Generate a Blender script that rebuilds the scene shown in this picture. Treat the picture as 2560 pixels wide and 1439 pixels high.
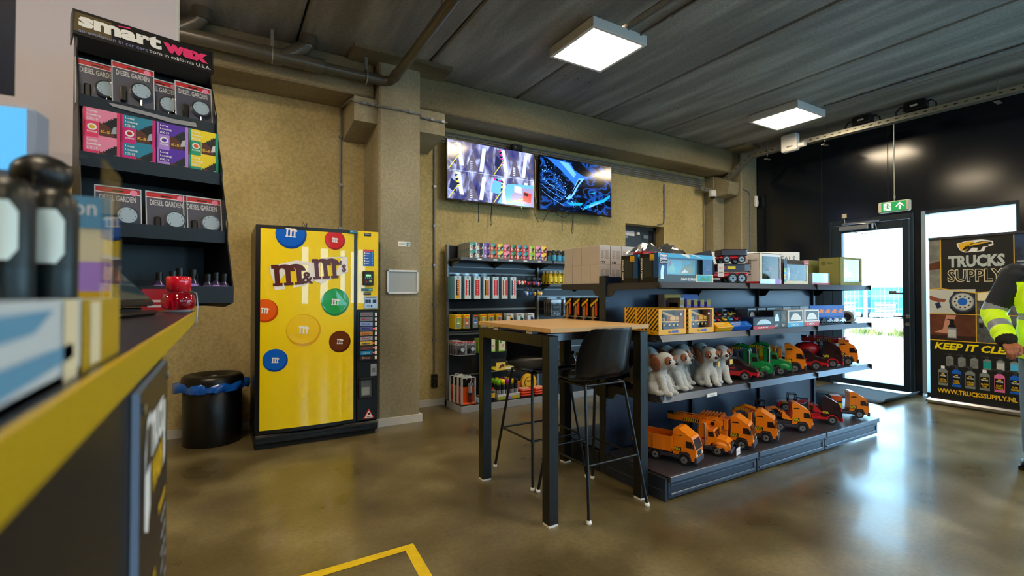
import bpy, bmesh, math, random
from mathutils import Vector, Matrix, Euler
random.seed(7)
PI = math.pi
sc = bpy.context.scene
for o in list(bpy.data.objects): bpy.data.objects.remove(o)
C = sc.collection

# ------------------------------------------------------------------ camera
cam = bpy.data.cameras.new('camera'); camo = bpy.data.objects.new('camera', cam); C.objects.link(camo)
camo.location = (0, 0, 1.27); camo.rotation_euler = (math.radians(90.73), 0, math.radians(-31.0))
cam.sensor_width = 36; cam.lens = 1208/2560*36; cam.clip_start = .02; cam.clip_end = 500
cam.dof.use_dof = True; cam.dof.focus_distance = 2.6; cam.dof.aperture_fstop = 3.6
sc.camera = camo
# ------------------------------------------------------------------ exposure
vs = sc.view_settings
vs.view_transform = 'Standard'; vs.look = 'None'; vs.gamma = 1; vs.use_curve_mapping = False
vs.exposure = 1.9
# ------------------------------------------------------------------ sky and sun
w = bpy.data.worlds.new('world'); sc.world = w; w.use_nodes = True
nt = w.node_tree; bg = nt.nodes['Background']
sky = nt.nodes.new('ShaderNodeTexSky'); sky.sky_type = 'HOSEK_WILKIE'
sky.sun_direction = (-.45, -.35, .82); sky.turbidity = 4.5; sky.ground_albedo = .5
mx = nt.nodes.new('ShaderNodeMixRGB'); mx.inputs[0].default_value = .75
mx.inputs[2].default_value = (.46, .74, 1.0, 1)
nt.links.new(sky.outputs[0], mx.inputs[1]); nt.links.new(mx.outputs[0], bg.inputs[0])
bg.inputs[1].default_value = 3.8
sun = bpy.data.lights.new('sun', 'SUN'); sun.energy = 5.0; sun.angle = .01; sun.color = (1, .95, .86)
so = bpy.data.objects.new('sun', sun); C.objects.link(so)
so.rotation_euler = Vector((.52, .30, -.80)).to_track_quat('-Z', 'Y').to_euler()
def portal(name, loc, rot, sx, sy):
    l = bpy.data.lights.new(name, 'AREA'); l.shape = 'RECTANGLE'; l.size = sx; l.size_y = sy
    l.cycles.is_portal = True
    o = bpy.data.objects.new(name, l); C.objects.link(o); o.location = loc; o.rotation_euler = rot
portal('portal_right', (7.62, .55, 1.2), (0, PI/2, 0), 2.3, 6.2)
portal('portal_front', (4.2, -3.62, 1.72), (-PI/2, 0, 0), 6.2, 1.5)

# ------------------------------------------------------------------ materials
MATS = {}
def lin(c):
    if isinstance(c, str):
        c = c.lstrip('#'); c = [int(c[i:i+2], 16)/255 for i in (0, 2, 4)]
    return tuple((x/12.92 if x <= .04045 else ((x+.055)/1.055)**2.4) for x in c) + (1,)
def M(name, col='#808080', rough=.5, metal=0, spec=.5, emit=0, coat=0, trans=0, noise=None, bump=None, alpha=1, sheen=0):
    """noise=(colour2, scale, contrast) mottles the colour; bump=(scale, strength)"""
    if name in MATS: return MATS[name]
    m = bpy.data.materials.new(name); m.use_nodes = True; n = m.node_tree; b = n.nodes['Principled BSDF']
    c = lin(col); b.inputs['Base Color'].default_value = c; b.inputs['Roughness'].default_value = rough
    b.inputs['Metallic'].default_value = metal; b.inputs['Specular IOR Level'].default_value = spec
    b.inputs['Coat Weight'].default_value = coat; b.inputs['Transmission Weight'].default_value = trans
    b.inputs['Alpha'].default_value = alpha
    if coat: b.inputs['Coat Roughness'].default_value = .02
    if sheen: b.inputs['Sheen Weight'].default_value = sheen
    if emit:
        b.inputs['Emission Color'].default_value = c; b.inputs['Emission Strength'].default_value = emit
    if noise or bump:
        tc = n.nodes.new('ShaderNodeTexCoord')
    if noise:
        t = n.nodes.new('ShaderNodeTexNoise'); t.inputs['Scale'].default_value = noise[1]; t.inputs['Detail'].default_value = 6
        t.inputs['Roughness'].default_value = .62
        n.links.new(tc.outputs['Object'], t.inputs['Vector'])
        r = n.nodes.new('ShaderNodeValToRGB'); k = noise[2]
        r.color_ramp.elements[0].position = .5-k; r.color_ramp.elements[1].position = .5+k
        r.color_ramp.elements[0].color = lin(noise[0]); r.color_ramp.elements[1].color = c
        n.links.new(t.outputs[0], r.inputs[0]); n.links.new(r.outputs[0], b.inputs['Base Color'])
    if bump:
        t2 = n.nodes.new('ShaderNodeTexNoise'); t2.inputs['Scale'].default_value = bump[0]; t2.inputs['Detail'].default_value = 4
        n.links.new(tc.outputs['Object'], t2.inputs['Vector'])
        bn = n.nodes.new('ShaderNodeBump'); bn.inputs['Strength'].default_value = bump[1]; bn.inputs['Distance'].default_value = .01
        n.links.new(t2.outputs[0], bn.inputs['Height']); n.links.new(bn.outputs[0], b.inputs['Normal'])
    MATS[name] = m; return m
def glassmat(name, tint='#ffffff', refl=.10, rough=.0, k=.8):
    if name in MATS: return MATS[name]
    m = bpy.data.materials.new(name); m.use_nodes = True; n = m.node_tree
    for x in list(n.nodes): n.nodes.remove(x)
    out = n.nodes.new('ShaderNodeOutputMaterial'); mix = n.nodes.new('ShaderNodeMixShader')
    tr = n.nodes.new('ShaderNodeBsdfTransparent'); gl = n.nodes.new('ShaderNodeBsdfGlossy')
    lw = n.nodes.new('ShaderNodeLayerWeight'); lw.inputs[0].default_value = refl*2
    ma = n.nodes.new('ShaderNodeMath'); ma.operation = 'MULTIPLY_ADD'; ma.inputs[1].default_value = k; ma.inputs[2].default_value = refl*.4
    ma.use_clamp = True
    tr.inputs[0].default_value = lin(tint); gl.inputs['Roughness'].default_value = rough
    n.links.new(lw.outputs['Fresnel'], ma.inputs[0]); n.links.new(ma.outputs[0], mix.inputs[0])
    n.links.new(tr.outputs[0], mix.inputs[1]); n.links.new(gl.outputs[0], mix.inputs[2]); n.links.new(mix.outputs[0], out.inputs[0])
    MATS[name] = m; return m
def concrete(name, c1, c2, c3, stretch, rough=.75, bumpk=.15, fine='#000000', joint=None, sc_=1.0):
    """large cloudy staining + fine grain; stretch = scale vector"""
    m = bpy.data.materials.new(name); m.use_nodes = True; n = m.node_tree; b = n.nodes['Principled BSDF']
    tc = n.nodes.new('ShaderNodeTexCoord'); mp = n.nodes.new('ShaderNodeMapping'); mp.inputs['Scale'].default_value = stretch
    n.links.new(tc.outputs['Object'], mp.inputs[0])
    t = n.nodes.new('ShaderNodeTexNoise'); t.inputs['Scale'].default_value = 1.3*sc_; t.inputs['Detail'].default_value = 8; t.inputs['Roughness'].default_value = .5
    n.links.new(mp.outputs[0], t.inputs['Vector'])
    r = n.nodes.new('ShaderNodeValToRGB'); e = r.color_ramp.elements
    e[0].position = .14; e[0].color = lin(c1); e[1].position = .86; e[1].color = lin(c3)
    k = e.new(.5); k.color = lin(c2)
    n.links.new(t.outputs[0], r.inputs[0])
    t2 = n.nodes.new('ShaderNodeTexNoise'); t2.inputs['Scale'].default_value = 42; t2.inputs['Detail'].default_value = 5
    n.links.new(tc.outputs['Object'], t2.inputs['Vector'])
    mr = n.nodes.new('ShaderNodeMapRange'); mr.inputs[1].default_value = .3; mr.inputs[2].default_value = .7
    mr.inputs[3].default_value = .80; mr.inputs[4].default_value = 1.12
    n.links.new(t2.outputs[0], mr.inputs[0])
    mul = n.nodes.new('ShaderNodeMixRGB'); mul.blend_type = 'MULTIPLY'; mul.inputs[0].default_value = 1
    n.links.new(r.outputs[0], mul.inputs[1]); n.links.new(mr.outputs[0], mul.inputs[2]); n.links.new(mul.outputs[0], b.inputs['Base Color'])
    bn = n.nodes.new('ShaderNodeBump'); bn.inputs['Strength'].default_value = bumpk; bn.inputs['Distance'].default_value = .01
    n.links.new(t2.outputs[0], bn.inputs['Height']); n.links.new(bn.outputs[0], b.inputs['Normal'])
    b.inputs['Roughness'].default_value = rough
    MATS[name] = m; return m, n, b, t, t2
black = M('black_plastic', '#0b0c0e', .38); matte_black = M('matte_black', '#0d0d0f', .7)
powder = M('black_powder_coat', '#101216', .33, bump=(300, .04)); white = M('white_paint', '#e8e8e6', .45)
print_black = M('print_black', '#111214', .5); print_white = M('print_white', '#f2f2f0', .5)
steel = M('brushed_steel', '#b9bcc0', .28, 1); chrome = M('chrome', '#d8dade', .08, 1)
navy_metal = M('anthracite_metal', '#333b4d', .3, .35, noise=('#2c3444', 3, .2))
shelf_grey = M('shelf_edge_grey', '#5a6474', .32, .5); shelf_deck = M('shelf_deck_grey', '#3c3b42', .4, .2)
greymetal = M('grey_metal', '#8c9096', .35, .6); darkgrey = M('dark_grey', '#35373b', .5); midgrey = M('mid_grey', '#707377', .55)
tyre = M('rubber', '#121214', .6); red = M('red_plastic', '#c81420', .3, coat=.3); orange = M('orange_plastic', '#ff8a0c', .35, coat=.4)
orange2 = M('orange_print', '#ee5a12', .45); yellow = M('yellow_print', '#f7dd0a', .4); gold = M('gold_print', '#e8b81c', .45)
green = M('green_plastic', '#0a8a44', .3, coat=.4); maroon = M('dark_maroon_plastic', '#2a0a14', .28, coat=.4)
blue = M('blue_print', '#0f62c8', .4); teal = M('teal_print', '#119c98', .45); pink = M('pink_print', '#f08cb0', .45)
magenta = M('magenta_print', '#d8127c', .45); purple = M('purple_print', '#5a28b0', .45); lilac = M('lilac_print', '#b48be0', .45)
lime = M('lime_print', '#7cc81a', .45); redp = M('red_print', '#c41e2a', .45); navyp = M('navy_print', '#10254e', .45)
skyb = M('sky_blue_print', '#45b4e6', .45); cream = M('cream_print', '#e8dcb8', .5); olive = M('olive_card', '#8c8c4e', .8)
brownp = M('brown_print', '#5a2a18', .5); silver = M('silver_print', '#b8bcc2', .3, .7); tan = M('tan_print', '#b98a4a', .6)
clearp = glassmat('clear_plastic', '#fbfcfd', .05, .03, .35)
glass = glassmat('window_glass', '#eef6f6', .06)
paper = M('white_card', '#e9e8ea', .5); conduit_m = M('grey_conduit', '#74767a', .4); galv = M('galvanised_steel', '#a0a094', .4, .7)

# ------------------------------------------------------------------ mesh helpers
def FR(x=0, y=0, z=0): return Matrix(((1,0,0,x),(0,0,-1,y),(0,1,0,z),(0,0,0,1)))   # faces -Y, u=+X v=+Z
def LF(x=0, y=0, z=0): return Matrix(((0,0,-1,x),(-1,0,0,y),(0,1,0,z),(0,0,0,1)))  # faces -X, u=-Y v=+Z
def RF(x=0, y=0, z=0): return Matrix(((0,0,1,x),(1,0,0,y),(0,1,0,z),(0,0,0,1)))    # faces +X, u=+Y v=+Z
def TP(x=0, y=0, z=0): return Matrix.Translation((x, y, z))                         # faces +Z
def RZ(a): return Matrix.Rotation(a, 4, 'Z')
def RX(a): return Matrix.Rotation(a, 4, 'X')
def RY(a): return Matrix.Rotation(a, 4, 'Y')
FONT = {}
def glyphs(s, bold=0, shear=0):
    k = (s, bold, shear)
    if k in FONT: return FONT[k]
    cu = bpy.data.curves.new('t', 'FONT'); cu.body = s; cu.size = 1; cu.offset = bold; cu.resolution_u = 2; cu.shear = shear
    cu.align_x = 'CENTER'; cu.space_line = .9
    ob = bpy.data.objects.new('t', cu); C.objects.link(ob)
    me = bpy.data.meshes.new_from_object(ob)
    vsx = [(v.co.x, v.co.y) for v in me.vertices]; fs = [tuple(p.vertices) for p in me.polygons]
    bpy.data.objects.remove(ob); bpy.data.curves.remove(cu); bpy.data.meshes.remove(me)
    x0 = min(a[0] for a in vsx); x1 = max(a[0] for a in vsx); y0 = min(a[1] for a in vsx); y1 = max(a[1] for a in vsx)
    vsx = [((a[0]-x0)/(x1-x0), (a[1]-y0)/(y1-y0)) for a in vsx]
    FONT[k] = (vsx, fs); return FONT[k]
def arc(cx, cy, rx, ry, a0, a1, n=16):
    return [(cx+rx*math.cos(a0+(a1-a0)*i/n), cy+ry*math.sin(a0+(a1-a0)*i/n)) for i in range(n+1)]
def clip_rect(P, x0, y0, x1, y1):
    for ax, lim, sg in ((0, x0, 1), (0, x1, -1), (1, y0, 1), (1, y1, -1)):
        o = []
        for i in range(len(P)):
            a, b = P[i-1], P[i]; ia = (a[ax]-lim)*sg >= 0; ib = (b[ax]-lim)*sg >= 0
            if ia != ib:
                t = (lim-a[ax])/(b[ax]-a[ax]); o.append((a[0]+(b[0]-a[0])*t, a[1]+(b[1]-a[1])*t))
            if ib: o.append(b)
        P = o
        if len(P) < 3: return []
    return P
class MB:
    def __init__(s, xf=None): s.v = []; s.f = []; s.mi = []; s.sm = []; s.mats = []; s.xf = xf
    def _m(s, m):
        if m not in s.mats: s.mats.append(m)
        return s.mats.index(m)
    def add(s, vs_, fs, m, T=None, sm=False):
        o = len(s.v); i = s._m(m)
        if s.xf is not None: T = s.xf if T is None else s.xf @ T
        s.v += [tuple(T @ Vector(v)) for v in vs_] if T is not None else [tuple(v) for v in vs_]
        for f in fs: s.f.append(tuple(a+o for a in f)); s.mi.append(i); s.sm.append(sm)
        return s
    def box(s, x0, y0, z0, x1, y1, z1, m, c=0, T=None):
        if x0 > x1: x0, x1 = x1, x0
        if y0 > y1: y0, y1 = y1, y0
        if z0 > z1: z0, z1 = z1, z0
        if not c:
            v = [(x, y, z) for x in (x0, x1) for y in (y0, y1) for z in (z0, z1)]
            return s.add(v, [(0,1,3,2),(4,6,7,5),(0,4,5,1),(2,3,7,6),(0,2,6,4),(1,5,7,3)], m, T)
        c = min(c, (x1-x0)/2.01, (y1-y0)/2.01, (z1-z0)/2.01)
        lo = (x0, y0, z0); hi = (x1, y1, z1); v = []; idx = {}
        for a in (0, 1):
            for b in (0, 1):
                for d in (0, 1):
                    sg = (a, b, d)
                    for ax in range(3):
                        p = []
                        for k in range(3):
                            e = hi[k] if sg[k] else lo[k]
                            if k != ax: e += -c if sg[k] else c
                            p.append(e)
                        idx[(sg, ax)] = len(v); v.append(tuple(p))
        f = []
        for ax in range(3):
            o1, o2 = [k for k in range(3) if k != ax]
            for sd in (0, 1):
                q = []
                for (p1, p2) in ((0,0),(1,0),(1,1),(0,1)):
                    g = [0,0,0]; g[ax] = sd; g[o1] = p1; g[o2] = p2; q.append(idx[(tuple(g), ax)])
                f.append(tuple(q))
            for p1 in (0, 1):
                for p2 in (0, 1):
                    g0 = [0,0,0]; g0[o1] = p1; g0[o2] = p2; g1 = list(g0); g1[ax] = 1
                    f.append((idx[(tuple(g0), o1)], idx[(tuple(g0), o2)], idx[(tuple(g1), o2)], idx[(tuple(g1), o1)]))
        for a in (0, 1):
            for b in (0, 1):
                for d in (0, 1): f.append(tuple(idx[((a, b, d), ax)] for ax in range(3)))
        return s.add(v, f, m, T)
    def cyl(s, p0, p1, r0, m, r1=None, n=16, caps=True, T=None, sm=True):
        r1 = r0 if r1 is None else r1
        p0 = Vector(p0); p1 = Vector(p1); d = (p1-p0).normalized()
        a = Vector((0,0,1)) if abs(d.z) < .9 else Vector((1,0,0)); u = d.cross(a).normalized(); w_ = d.cross(u)
        v = []
        for p, r in ((p0, r0), (p1, r1)):
            for i in range(n):
                t = 2*PI*i/n; v.append(p + (u*math.cos(t)+w_*math.sin(t))*r)
        s.add(v, [(i, (i+1) % n, n+(i+1) % n, n+i) for i in range(n)], m, T, sm)
        if caps: s.add(v, [tuple(range(n)), tuple(range(2*n-1, n-1, -1))], m, T)
        return s
    def lathe(s, prof, m, T=None, n=20, sm=True):
        v = []; f = []
        for r, z in prof:
            for i in range(n):
                t = 2*PI*i/n; v.append((r*math.cos(t), r*math.sin(t), z))
        for j in range(len(prof)-1):
            for i in range(n): f.append((j*n+i, j*n+(i+1) % n, (j+1)*n+(i+1) % n, (j+1)*n+i))
        return s.add(v, f, m, T, sm)
    def tube(s, pts, r, m, n=8, T=None, closed=False):
        P = [Vector(p) for p in pts]; k = len(P); rs = r if isinstance(r, (list, tuple)) else [r]*k
        v = []; u = None
        for i, p in enumerate(P):
            if closed: d = (P[(i+1) % k]-P[i-1]).normalized()
            else: d = ((P[min(i+1, k-1)]-P[max(i-1, 0)])).normalized()
            if u is None:
                a = Vector((0,0,1)) if abs(d.z) < .9 else Vector((1,0,0)); u = d.cross(a).normalized()
            else:
                u = (u - d*u.dot(d)).normalized()
            w_ = d.cross(u)
            for j in range(n):
                t = 2*PI*j/n; v.append(p+(u*math.cos(t)+w_*math.sin(t))*rs[i])
        f = []
        for i in range(k if closed else k-1):
            i2 = (i+1) % k
            for j in range(n): f.append((i*n+j, i*n+(j+1) % n, i2*n+(j+1) % n, i2*n+j))
        s.add(v, f, m, T, True)
        if not closed: s.add(v, [tuple(range(n)), tuple(range(k*n-1, (k-1)*n-1, -1))], m, T)
        return s
    def ell(s, c, r, m, T=None, nu=16, nv=10, R=None):
        v = []; f = []
        if not isinstance(r, (tuple, list)): r = (r, r, r)
        for j in range(nv+1):
            ph = PI*j/nv
            for i in range(nu):
                t = 2*PI*i/nu; p = Vector((r[0]*math.sin(ph)*math.cos(t), r[1]*math.sin(ph)*math.sin(t), r[2]*math.cos(ph)))
                if R is not None: p = R @ p
                v.append(p+Vector(c))
        for j in range(nv):
            for i in range(nu): f.append((j*nu+i, j*nu+(i+1) % nu, (j+1)*nu+(i+1) % nu, (j+1)*nu+i))
        return s.add(v, f, m, T, True)
    def prism(s, pts, d, m, T=None, z0=0):
        n = len(pts); v = [(x, y, z0) for x, y in pts]+[(x, y, z0+d) for x, y in pts]
        return s.add(v, [tuple(range(n-1, -1, -1)), tuple(range(n, 2*n))]+[(i, (i+1) % n, n+(i+1) % n, n+i) for i in range(n)], m, T)
    def flat(s, pts, m, T=None, z=.0008):
        return s.add([(x, y, z) for x, y in pts], [tuple(range(len(pts)))], m, T)
    def rect(s, u0, v0, u1, v1, m, T=None, z=.0008):
        return s.flat([(u0,v0),(u1,v0),(u1,v1),(u0,v1)], m, T, z)
    def disc(s, cx, cy, rx, m, T=None, z=.0008, ry=None, n=28):
        return s.flat(arc(cx, cy, rx, ry or rx, 0, 2*PI*(n-1)/n, n-1), m, T, z)
    def text(s, st, u0, v0, w_, h, m, T=None, z=.0012, bold=.0, ang=0, shear=0):
        g, fs = glyphs(st, bold, shear); ca, sa = math.cos(ang), math.sin(ang)
        return s.add([(u0+x*w_*ca-y*h*sa, v0+x*w_*sa+y*h*ca, z) for x, y in g], fs, m, T)
    def slab_m(s, u0, v0, w_, h, m, T=None, z=.0012, ang=0):
        """slab-serif lower-case m"""
        P = []
        st = .155
        def q(a): return [(u0+(x*w_)*math.cos(ang)-(y*h)*math.sin(ang), v0+(x*w_)*math.sin(ang)+(y*h)*math.cos(ang)) for x, y in a]
        for x in (.08, .42, .76):
            s.flat(q([(x,0),(x+st,0),(x+st,.75),(x,.75)]), m, T, z)
            s.flat(q([(x-.07,0),(x+st+.07,0),(x+st+.07,.13),(x-.07,.13)]), m, T, z+.0002)
        s.flat(q([(0,.82),(.235,.82),(.235,1),(0,1)]), m, T, z+.0002)
        s.flat(q([(.08,.7),(.235,.7),(.235,1),(.08,1)]), m, T, z+.0002)
        for x in (.235, .575):
            o = arc(x+.17, .66, .17+st*.98, .34, 0, PI*.78, 10); i_ = arc(x+.09, .66, .095, .17, 0, PI, 10)
            for k in range(10): s.flat(q([o[k], o[k+1], i_[k+1], i_[k]]), m, T, z+.0001)
        return s
    def build(s, name, parent=None, bevel=0, recalc=True):
        me = bpy.data.meshes.new(name); me.from_pydata(s.v, [], s.f)
        for m in s.mats: me.materials.append(m)
        me.polygons.foreach_set('material_index', s.mi); me.polygons.foreach_set('use_smooth', s.sm)
        if recalc:
            b = bmesh.new(); b.from_mesh(me); bmesh.ops.recalc_face_normals(b, faces=b.faces[:]); b.to_mesh(me); b.free()
        me.update(); o = bpy.data.objects.new(name, me); C.objects.link(o)
        if parent is not None: o.parent = parent
        return o
def tag(o, label, cat, group=None):
    o['label'] = label; o['category'] = cat
    if group: o['group'] = group
    return o
def root(name, label, cat, loc=(0,0,0), rz=0, group=None):
    o = bpy.data.objects.new(name, None); o.empty_display_size = .05; C.objects.link(o)
    o.location = loc; o.rotation_euler = (0, 0, rz); return tag(o, label, cat, group)
def single(mb, name, label, cat, loc=(0,0,0), rz=0, group=None, rot=None):
    o = mb.build(name); o.location = loc; o.rotation_euler = rot or (0, 0, rz); return tag(o, label, cat, group)
def struct(mb, name, parent=None):
    o = mb.build(name, parent)
    if parent is None: o['kind'] = 'structure'
    return o
KIDS = {}
def dup(r, label, loc=None, rz=None, group=None, rot=None):
    def cp(o, par):
        c = o.copy(); C.objects.link(c)
        if par is not None: c.parent = par; c.matrix_parent_inverse = o.matrix_parent_inverse
        for k in o.children: cp(k, c)
        return c
    n = cp(r, None); n['label'] = label
    if loc is not None: n.location = loc
    if rz is not None: n.rotation_euler = (0, 0, rz)
    if rot is not None: n.rotation_euler = rot
    if group: n['group'] = group
    return n
def organic(mb, name, voxel, parent=None, smooth=6, mats=None, pick=None):
    """fuse overlapping lumps into one continuous skin"""
    o = mb.build('tmp'); m = o.modifiers.new('r', 'REMESH'); m.mode = 'VOXEL'; m.voxel_size = voxel; m.use_smooth_shade = True
    if smooth:
        s_ = o.modifiers.new('s', 'SMOOTH'); s_.factor = .5; s_.iterations = smooth
    dg = bpy.context.evaluated_depsgraph_get()
    me = bpy.data.meshes.new_from_object(o.evaluated_get(dg), depsgraph=dg); me.name = name
    bpy.data.objects.remove(o)
    me.materials.clear()
    for x in (mats or mb.mats): me.materials.append(x)
    for p in me.polygons:
        p.use_smooth = True
        p.material_index = pick(p.center) if pick else 0
    r = bpy.data.objects.new(name, me); C.objects.link(r)
    if parent is not None: r.parent = parent
    return r

# ================================================================== THE SETTING
wallm, *_ = concrete('back_wall_plaster', '#9a8850', '#b8a670', '#cabb8c', (1, 1, .8), .8, .35)
colm, *_ = concrete('column_concrete', '#6c6650', '#958c70', '#b2aa90', (1.4, 1.4, .7), .65, .08)
beamm, *_ = concrete('beam_concrete', '#4a432c', '#7c7052', '#a09474', (.6, 2, 2), .75, .1)
ceilm, *_ = concrete('ceiling_concrete', '#4c4b47', '#7c7b75', '#b0afa8', (2.4, .3, 1), .7, .08, sc_=1.5)
floorm, n_, b_, t_, t2_ = concrete('polished_concrete_floor', '#2e2814', '#655a3c', '#958a66', (1, 1, 1), .3, .02, sc_=1.6)
r_ = n_.nodes.new('ShaderNodeMapRange'); r_.inputs[1].default_value = .3; r_.inputs[2].default_value = .7
r_.inputs[3].default_value = .26; r_.inputs[4].default_value = .40
n_.links.new(t_.outputs[0], r_.inputs[0]); n_.links.new(r_.outputs[0], b_.inputs['Roughness'])
b_.inputs['Coat Weight'].default_value = .25; b_.inputs['Coat Roughness'].default_value = .12
darkwall = M('dark_wall_panel', '#0d131d', .16); frame_m = M('anthracite_frame', '#1d2b36', .35, .3)
X0, X1, Y0, Y1, ZC = -4.0, 7.54, -3.6, 5.2, 3.55

struct(MB().box(X0-.3, Y0-.3, -.2, X1+.04, Y1+.3, 0, floorm), 'floor')
mb = MB()
gy = [2.9]; xs = [X0]
# slabs run along Y, dark joints between
jx = [X0, -2.95, -1.78, -.6, .57, 1.74, 2.93, 4.10, 5.27, 6.44, X1]
for a, b in zip(jx, jx[1:]):
    mb.box(a+.009, Y0, ZC, b-.009, Y1, ZC+.2, ceilm, c=.014)
mb.box(X0-.3, Y0-.3, ZC+.05, X1+.25, Y1+.3, ZC+1.3, matte_black)
hole = M('anchor_hole', '#141310', .9)
for (x0_, y0_) in ((3.05, 4.0), (4.28, 4.0)):
    for k in range(6): mb.disc(x0_+k*.17, y0_+.02*random.random(), .009, hole, Matrix.Translation((0, 0, ZC-.001)) @ RX(PI) @ Matrix.Diagonal((1, -1, 1, 1)), n=8)
struct(mb, 'ceiling')
# back wall with the inner door opening
DX0, DX1, DZ = 5.06, 5.87, 2.31
mb = MB()
mb.box(X0, Y1, 0, DX0, Y1+.3, ZC, wallm); mb.box(DX1, Y1, 0, X1+.2, Y1+.3, ZC, wallm); mb.box(DX0, Y1, DZ, DX1, Y1+.3, ZC, wallm)
struct(mb, 'wall_back')
mb = MB(); mb.box(X0-.3, Y0-.3, 0, X0, Y1+.3, ZC, wallm); struct(mb, 'wall_left')
# front wall behind the camera: piers between tall panes
mb = MB(); px = X0
panes = [(1.25, 1.75), (2.55, 3.2), (4.1, 4.6), (5.0, 7.2)]
for a, b in panes:
    mb.box(px, Y0-.3, 0, a, Y0, 3.1, darkwall); px = b
mb.box(px, Y0-.3, 0, X1+.2, Y0, 3.1, darkwall); mb.box(X0, Y0-.3, 3.1, X1+.2, Y0, ZC, darkwall)
for a, b in panes: mb.box(a, Y0-.3, 0, b, Y0, 1.0, darkwall); mb.box(a, Y0-.3, 2.45, b, Y0, 3.1, darkwall)
struct(mb, 'wall_front')
for i, (a, b) in enumerate(panes):
    f = MB(); y = Y0-.15
    for q in ((a, 1.0, a+.03, 2.45), (b-.03, 1.0, b, 2.45), (a+.03, 1.0, b-.03, 1.04), (a+.03, 2.41, b-.03, 2.45)): f.box(q[0], y-.03, q[1], q[2], y+.03, q[3], frame_m)
    wo = struct(f, 'window_%d' % (i+3)); MB().box(a+.03, y-.004, 1.04, b-.03, y+.004, 2.41, glass).build('pane', wo)
# right wall: dark panels round a glazed door and floor-high windows
mb = MB(); T = .06
mb.box(X1, 3.62, 0, X1+.2, Y1, ZC, darkwall)
mb.box(X1, Y0, 2.31, X1+.2, 3.62, ZC, darkwall)
for a, b in ((2.553, 2.625), (1.62, 1.675), (.55, .62), (-.5, -.43), (-1.55, -1.48), (-3.6, -2.6)): mb.box(X1, a, 0, X1+.2, b, 2.31, darkwall)
for y in (3.72, 2.9, 4.55):   # vertical panel joints
    mb.box(X1-.004, y-.004, 2.32 if y < 3.62 else 0, X1+.002, y+.004, ZC, matte_black)
struct(mb, 'wall_right')
gaps = [(1.675, 2.553), (.62, 1.62), (-.43, .55), (-1.48, -.5), (-2.6, -1.55)]
for i, (a, b) in enumerate(gaps):
    f = MB(); x = X1+.1
    al = M('pale_window_frame', '#9fb3c0', .3, .4)
    for q in ((a, .03, a+.03, 2.31), (b-.045, .03, b, 2.31), (a+.03, .0, b-.045, .05), (a+.03, 2.27, b-.045, 2.31)): f.box(x-.1, q[0], q[1], x+.03, q[2], q[3], al if q[0] == b-.045 else frame_m)
    wo = struct(f, 'window_%d' % (1 if i == 0 else i+8))
    MB().box(x-.005, a+.03, .05, x+.005, b-.045, 2.27, glass).build('pane', wo)
# door_1 : glazed door to the yard
f = MB(); x = X1
for q in ((2.625, 0, 2.665, 2.31), (3.58, 0, 3.62, 2.31)): f.box(x-.02, q[0], q[1], x+.12, q[2], q[3], frame_m, c=.004)
f.box(x-.02, 2.665, 2.24, x+.12, 3.58, 2.31, frame_m, c=.004)
d1 = struct(f, 'door_1')
f = MB()
for q in ((2.67, .02, 2.74, 2.235), (3.45, .02, 3.575, 2.235), (2.74, .02, 3.45, .095), (2.74, 2.13, 3.45, 2.235)): f.box(x-.03, q[0], q[1], x+.04, q[2], q[3], frame_m, c=.004)
leaf = f.build('door_leaf', d1)
MB().box(x, 2.74, .095, x+.01, 3.45, 2.13, glass).build('pane', leaf)
h = MB(); h.cyl((x-.03, 2.69, .985), (x-.045, 2.69, .985), .026, steel); h.cyl((x-.045, 2.69, .985), (x-.085, 2.69, .985), .011, steel)
h.tube([(x-.08, 2.685, .985), (x-.083, 2.70, .985), (x-.083, 2.82, .985)], .0105, matte_black)
h.cyl((x-.03, 2.69, .885), (x-.042, 2.69, .885), .024, steel); h.box(x-.05, 2.685, .87, x-.042, 2.695, .9, steel)
h.build('door_handle', leaf)
h = MB(); h.box(x-.055, 2.742, 1.27, x+.0, 2.88, 1.29, M('brown_metal', '#5c4a2e', .4, .4)); h.box(x-.055, 2.80, 1.29, x-.01, 2.88, 1.315, greymetal)
h.build('letter_plate', leaf)
h = MB(); h.box(x-.09, 3.10, 2.155, x-.03, 3.46, 2.215, greymetal, c=.006); h.cyl((x-.06, 3.06, 2.15), (x-.06, 3.06, 2.22), .018, steel)
h.box(x-.075, 2.98, 2.24, x-.02, 3.43, 2.262, steel, c=.004); h.tube([(x-.06, 3.08, 2.225), (x-.1, 3.2, 2.232), (x-.05, 3.36, 2.25)], .006, steel)
h.build('door_closer', d1)
# door_2 : inner dark steel door in its reveal
f = MB(); y = Y1+.16
f.box(DX0, y, 0, DX0+.05, y+.06, DZ, darkgrey); f.box(DX1-.05, y, 0, DX1, y+.06, DZ, darkgrey); f.box(DX0, y, DZ-.05, DX1, y+.06, DZ, darkgrey)
d2 = struct(f, 'door_2')
f = MB(); f.box(DX0+.05, y+.02, .01, DX1-.14, y+.05, DZ-.05, M('inner_door_paint', '#3b4650', .35)); f.box(DX1-.14, y+.025, .01, DX1-.05, y+.045, DZ-.05, matte_black)
f.box(DX0+.07, y+.015, DZ-.15, DX0+.36, y+.02, DZ-.08, paper)
lf2 = f.build('door_leaf', d2)
h = MB(); h.box(DX0+.14, y-.01, DZ-.19, DX0+.2, y+.02, DZ-.16, steel); h.box(DX0+.4, y-.01, DZ-.13, DX0+.45, y+.02, DZ-.09, white); h.box(DX1-.3, y-.03, DZ-.18, DX1-.2, y+.02, DZ-.13, steel)
h.build('door_closer', lf2)
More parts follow.
